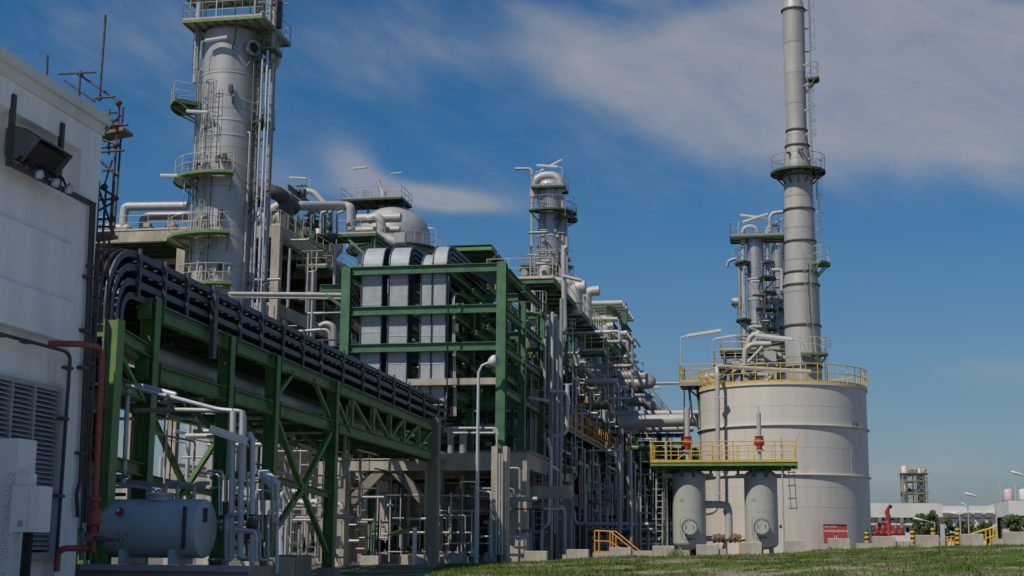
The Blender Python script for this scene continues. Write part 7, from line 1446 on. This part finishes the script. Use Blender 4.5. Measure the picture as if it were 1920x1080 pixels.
# ------------------------------------------------------------------ more lines on the lit faces of the front bay
def lines(n, box, yr, rs, mats, lab, grp, name, zmin=.3, seed=1, hprob=.45, tall=(1, 4), wide=(.8, 4)):
    q = random.Random(seed); x0, x1, y0, y1 = box; k = 0
    while k < n:
        a = P(q.uniform(x0, x1), q.uniform(y0, y1), q.uniform(*yr)); u = q.random()
        if u < hprob: pts = [a, a + V(q.uniform(*wide), 0, 0)]
        elif u < hprob + .2: pts = [a, a + V(0, q.uniform(*wide) * 1.5, 0)]
        else: pts = [a, a - Z * q.uniform(*tall)]
        if q.random() < .45: pts.append(pts[-1] + q.choice((V(0, 0, -q.uniform(.4, 1.5)), V(q.uniform(-1, 1), 0, 0), V(0, q.uniform(.4, 1.5), 0))))
        for p in pts: p.z = max(p.z, zmin)
        if any((u_ - v_).length < .1 for u_, v_ in zip(pts, pts[1:])): continue
        ex = P(x1, 700, a.y).x
        if max(p.x for p in pts) > ex + .5: continue
        pipe(pts, q.choice(rs), q.choice(mats), lab, grp, n=8, name=name, bend=.2); k += 1
lines(80, (640, 985, 880, 1035), (63, 70), (.025, .032, .045, .06), ('wpipe', 'lpost', 'wpipe', 'pipe', 'steel'), 'bright small pipe in the front row under the concrete beams', 'small pipes under the concrete beams', 'small_pipe', seed=21)
lines(34, (470, 600, 925, 1035), (50, 66), (.025, .03, .045), ('wpipe', 'lpost', 'pipe', 'wpipe'), 'small pipe seen through the X braced bay of the bridge', 'small pipes through the X braced bay', 'small_pipe', seed=22)
lines(50, (660, 930, 520, 830), (67.5, 73), (.04, .06, .09, .12), ('pipe', 'lpost', 'steel', 'wpipe', 'dpipe'), 'pipe close behind the ducts in the green front frame', 'pipes close behind the ducts', 'duct_pipe', zmin=5, seed=23, hprob=.5)
lines(40, (450, 650, 440, 700), (92, 97), (.04, .06, .08, .1), ('pipe', 'steel', 'wpipe', 'dpipe', 'pipe'), 'pipe crossing the open side of the concrete structure', 'pipes on the open side of the concrete structure', 'side_pipe', zmin=4, seed=24, hprob=.4)
lines(70, (955, 1075, 560, 1000), (71.3, 74), (.03, .045, .06, .08), ('lpost', 'pipe', 'wpipe', 'galv'), 'slim pipe in the crowded corner between green frame and walkways', 'slim pipes in the crowded corner', 'corner_pipe', seed=25, hprob=.3, tall=(2, 6), wide=(.5, 1.6))
lines(24, (300, 480, 640, 900), (40, 52), (.04, .06, .09), ('pipe', 'dpipe', 'lpost', 'wpipe'), 'pipe in the yard beyond the green bridge', 'pipes in the yard beyond the bridge', 'yard_pipe', seed=26, hprob=.6)
lines(80, (1056, 1190, 620, 760), (86, 104), (.06, .09, .13), ('pipe', 'steel', 'wpipe', 'lpost'), 'pipe hung below the high walkway on the rack side', 'pipes below the high walkway', 'rack_pipe', zmin=9, seed=27, hprob=.5)
# inner beams of the front frame; lighter green paints in sun on the flanges
bb = Thing('beam_grid', 'grid of green beams with painted-in sunlight in the bays behind the ducts', 'steel frame', ((gl + gr) / 2, 75, 4.8))
for y in (69.3, 74.5):
    for z in (5.3, 6.3, 8.0, 8.8, 10.3, 11.2, 12.0): bb.part('beam', MB().ibeam((gl + .3, y, z), (gr - .2, y, z), .22, .26, .02), R.choice(('green', 'lgreen', 'bgreen')))
    for i in range(5): x = gl + .8 + i * 1.35; bb.part('post', MB().ibeam((x, y + .3, 4.8), (x, y + .3, 12), .18, .18, .02), R.choice(('green', 'dgreen')))
for k in range(9): x = gl + .5 + k * .75; bb.part('cantilever', MB().ibeam((x, 62.8, R.choice(zs_) - .85), (x, 69.1, R.choice(zs_) - .85) if False else (x, 69.1, zs_[k % 3] - .85), .14, .2, .02), 'lgreen') if False else bb.part('cantilever', MB().ibeam((x, 63.0, zs_[k % 3] - .9), (x, 69.1, zs_[k % 3] - .9), .14, .2, .02), 'lgreen')
# light fittings, junction boxes and valves on the structures
for k in range(20):
    px, py = R.uniform(660, 1000), R.uniform(540, 1000); c = P(px, py, R.uniform(66, 72)); t = Thing('valve', 'small valve on the pipes of the front bays', 'valve', c, 'small valves in the front bays')
    t.part('valve_body', MB().dome([(0, -.16), (.12, -.13), (.08, 0), (.12, .13), (0, .16)], c, 10, V(1, 0, 0)), R.choice(('bracket', 'dpipe', 'pipe'))); t.part('hand_wheel', MB().tube(arc(c + Z * .26, .11, 0, 6.28, V(1, 0, 0), V(0, 1, 0), 10), .018, 5), 'bracket')
tube_lamp(P(1023, 905, 70.5), .9, 1.2, 'strip light beside the lower orange landing', .8, -.3); tube_lamp(P(1036, 790, 71), 1.0, math.pi, 'strip light on a bent pole under the near end of the orange walkway', .9, .15)

lines(90, (1062, 1215, 790, 1030), (80, 100), (.035, .05, .07, .09), ('lpost', 'pipe', 'wpipe', 'galv', 'steel'), 'thin pipe in the packed lower bays behind the orange walkway', 'thin pipes in the packed lower bays', 'bay_pipe', seed=28, hprob=.3, tall=(2, 6), wide=(.6, 3))
lines(44, (990, 1066, 430, 560), (110, 124), (.06, .09, .12), ('pipe', 'wpipe', 'steel', 'dpipe'), 'pipe rising round the foot of the central column', 'pipes round the foot of the central column', 'column_pipe', zmin=13, seed=29, hprob=.3, tall=(1, 4), wide=(.6, 2))
for k, (px, py, y, lab) in enumerate(((1000, 470, 120, 'thin caged ladder left of the central column foot'), (1066, 600, 78, 'thin ladder below the first vent pipe'), (1120, 690, 92, 'thin ladder under the big looped pipe'), (1150, 840, 98, 'thin ladder behind the far end of the orange walkway'), (1085, 760, 80, 'thin ladder rising above the orange walkway'))):
    a = P(px, py + 90, y); b = P(px, py, y); t = Thing('steel_ladder', lab, 'ladder', a); lm, cm = ladder(a, V(a.x, y, b.z), V(.4, -1, 0), r=.03); l = t.part('ladder_frame', lm, 'lpost'); t.part('safety_cage', cm, 'lpost', l)
# small railed access platforms hung on the rack and the concrete structure
def access(pxa, pxb, py, y, lab, rail='beige', d=1.4):
    a, b = P(pxa, py, y), P(pxb, py, y); t = Thing('access_platform', lab, 'platform', ((a.x + b.x) / 2, y, a.z)); rect_platform(t, a.x, b.x, y, y + d, a.z, edge='green', rail=rail, nb=3, m='dgrate', sides='yxX', step=1.0, eh=.18)
access(1086, 1132, 660, 88, 'small railed platform under the high walkway, below the vents'); access(1130, 1170, 700, 97, 'small railed platform beside the big looped pipe'); access(960, 1003, 606, 74, 'small railed platform between green frame and the crowded corner', 'orange'); access(1090, 1140, 760, 90, 'small railed platform above the middle of the orange walkway', 'orange'); access(556, 612, 500, 98, 'small railed platform on the open side of the concrete structure'); access(1180, 1222, 840, 108, 'small railed platform in the dim rear structure', 'beige'); access(1040, 1072, 880, 73.5, 'small railed platform below the near end of the orange walkway', 'steel')

# fine steel and small lines inside and under the bridge
q_ = random.Random(41)
for k in range(60):
    s = q_.uniform(s0 + .5, -1); off = q_.uniform(WID + .2, -.5); z = q_.uniform(zlw(s) - .8, zu(s) - .4); m = q_.random(); L_ = q_.uniform(1, 5)
    if m < .45: pts = [bp(s, off, z), bp(min(s + L_, 0), off, z + .01)]
    elif m < .75: pts = [bp(s, off, zu(s) - .25), bp(s, off, max(.3, z - L_ * .5))]
    else: pts = [bp(s, -.25, z), bp(s, off - .4, z)]
    if q_.random() < .35: pts.append(pts[-1] - Z * q_.uniform(.3, 1.4))
    pipe(pts, q_.choice((.02, .03, .04, .06)), q_.choice(('pipe', 'lpost', 'dpipe', 'steel', 'wpipe')), 'slim line hung inside the green pipe bridge', 'slim lines inside the pipe bridge', n=7, name='bridge_line', bend=.15)
bg = Thing('bridge_bracing', 'green wind bracing crossing under the far bays of the bridge deck', 'bracing', bp(-10, WID / 2, zlw(-10)))
cs_ = [s0 + .3] + colx[1:] + [-.4]
for a, b in zip(cs_, cs_[1:]):
    bg.part('diagonal', MB().bar(bp(a + .2, -.25, zlw(a) + .2), bp(b - .2, WID + .25, zlw(b) + .2), .1, .1), 'bgreen'); bg.part('diagonal', MB().bar(bp(a + .2, WID + .25, zlw(a) + .31), bp(b - .2, -.25, zlw(b) + .31), .1, .1), 'bgreen')
lines(46, (300, 640, 780, 1000), (47, 60), (.03, .04, .06, .09), ('wpipe', 'lpost', 'pipe', 'wpipe', 'steel'), 'pipe standing in the light behind the green bridge columns', 'pipes in the light behind the bridge columns', 'yard_pipe', seed=42, hprob=.4)
for k, (px, y, w2, h) in enumerate(((330, 56, .35, 3.6), (392, 62, .4, 4.4), (472, 58, .35, 3.9))):
    c = P(px, 1000, y); solo('concrete_post', MB().box(c.x - w2, c.x + w2, y - w2, y + w2, -.2, h), 'concrete', 'pale concrete post behind the bridge, ' + ('left of the sunlit column base', 'directly behind the grey tank end', 'behind the strip light at the tank end')[k], 'column')
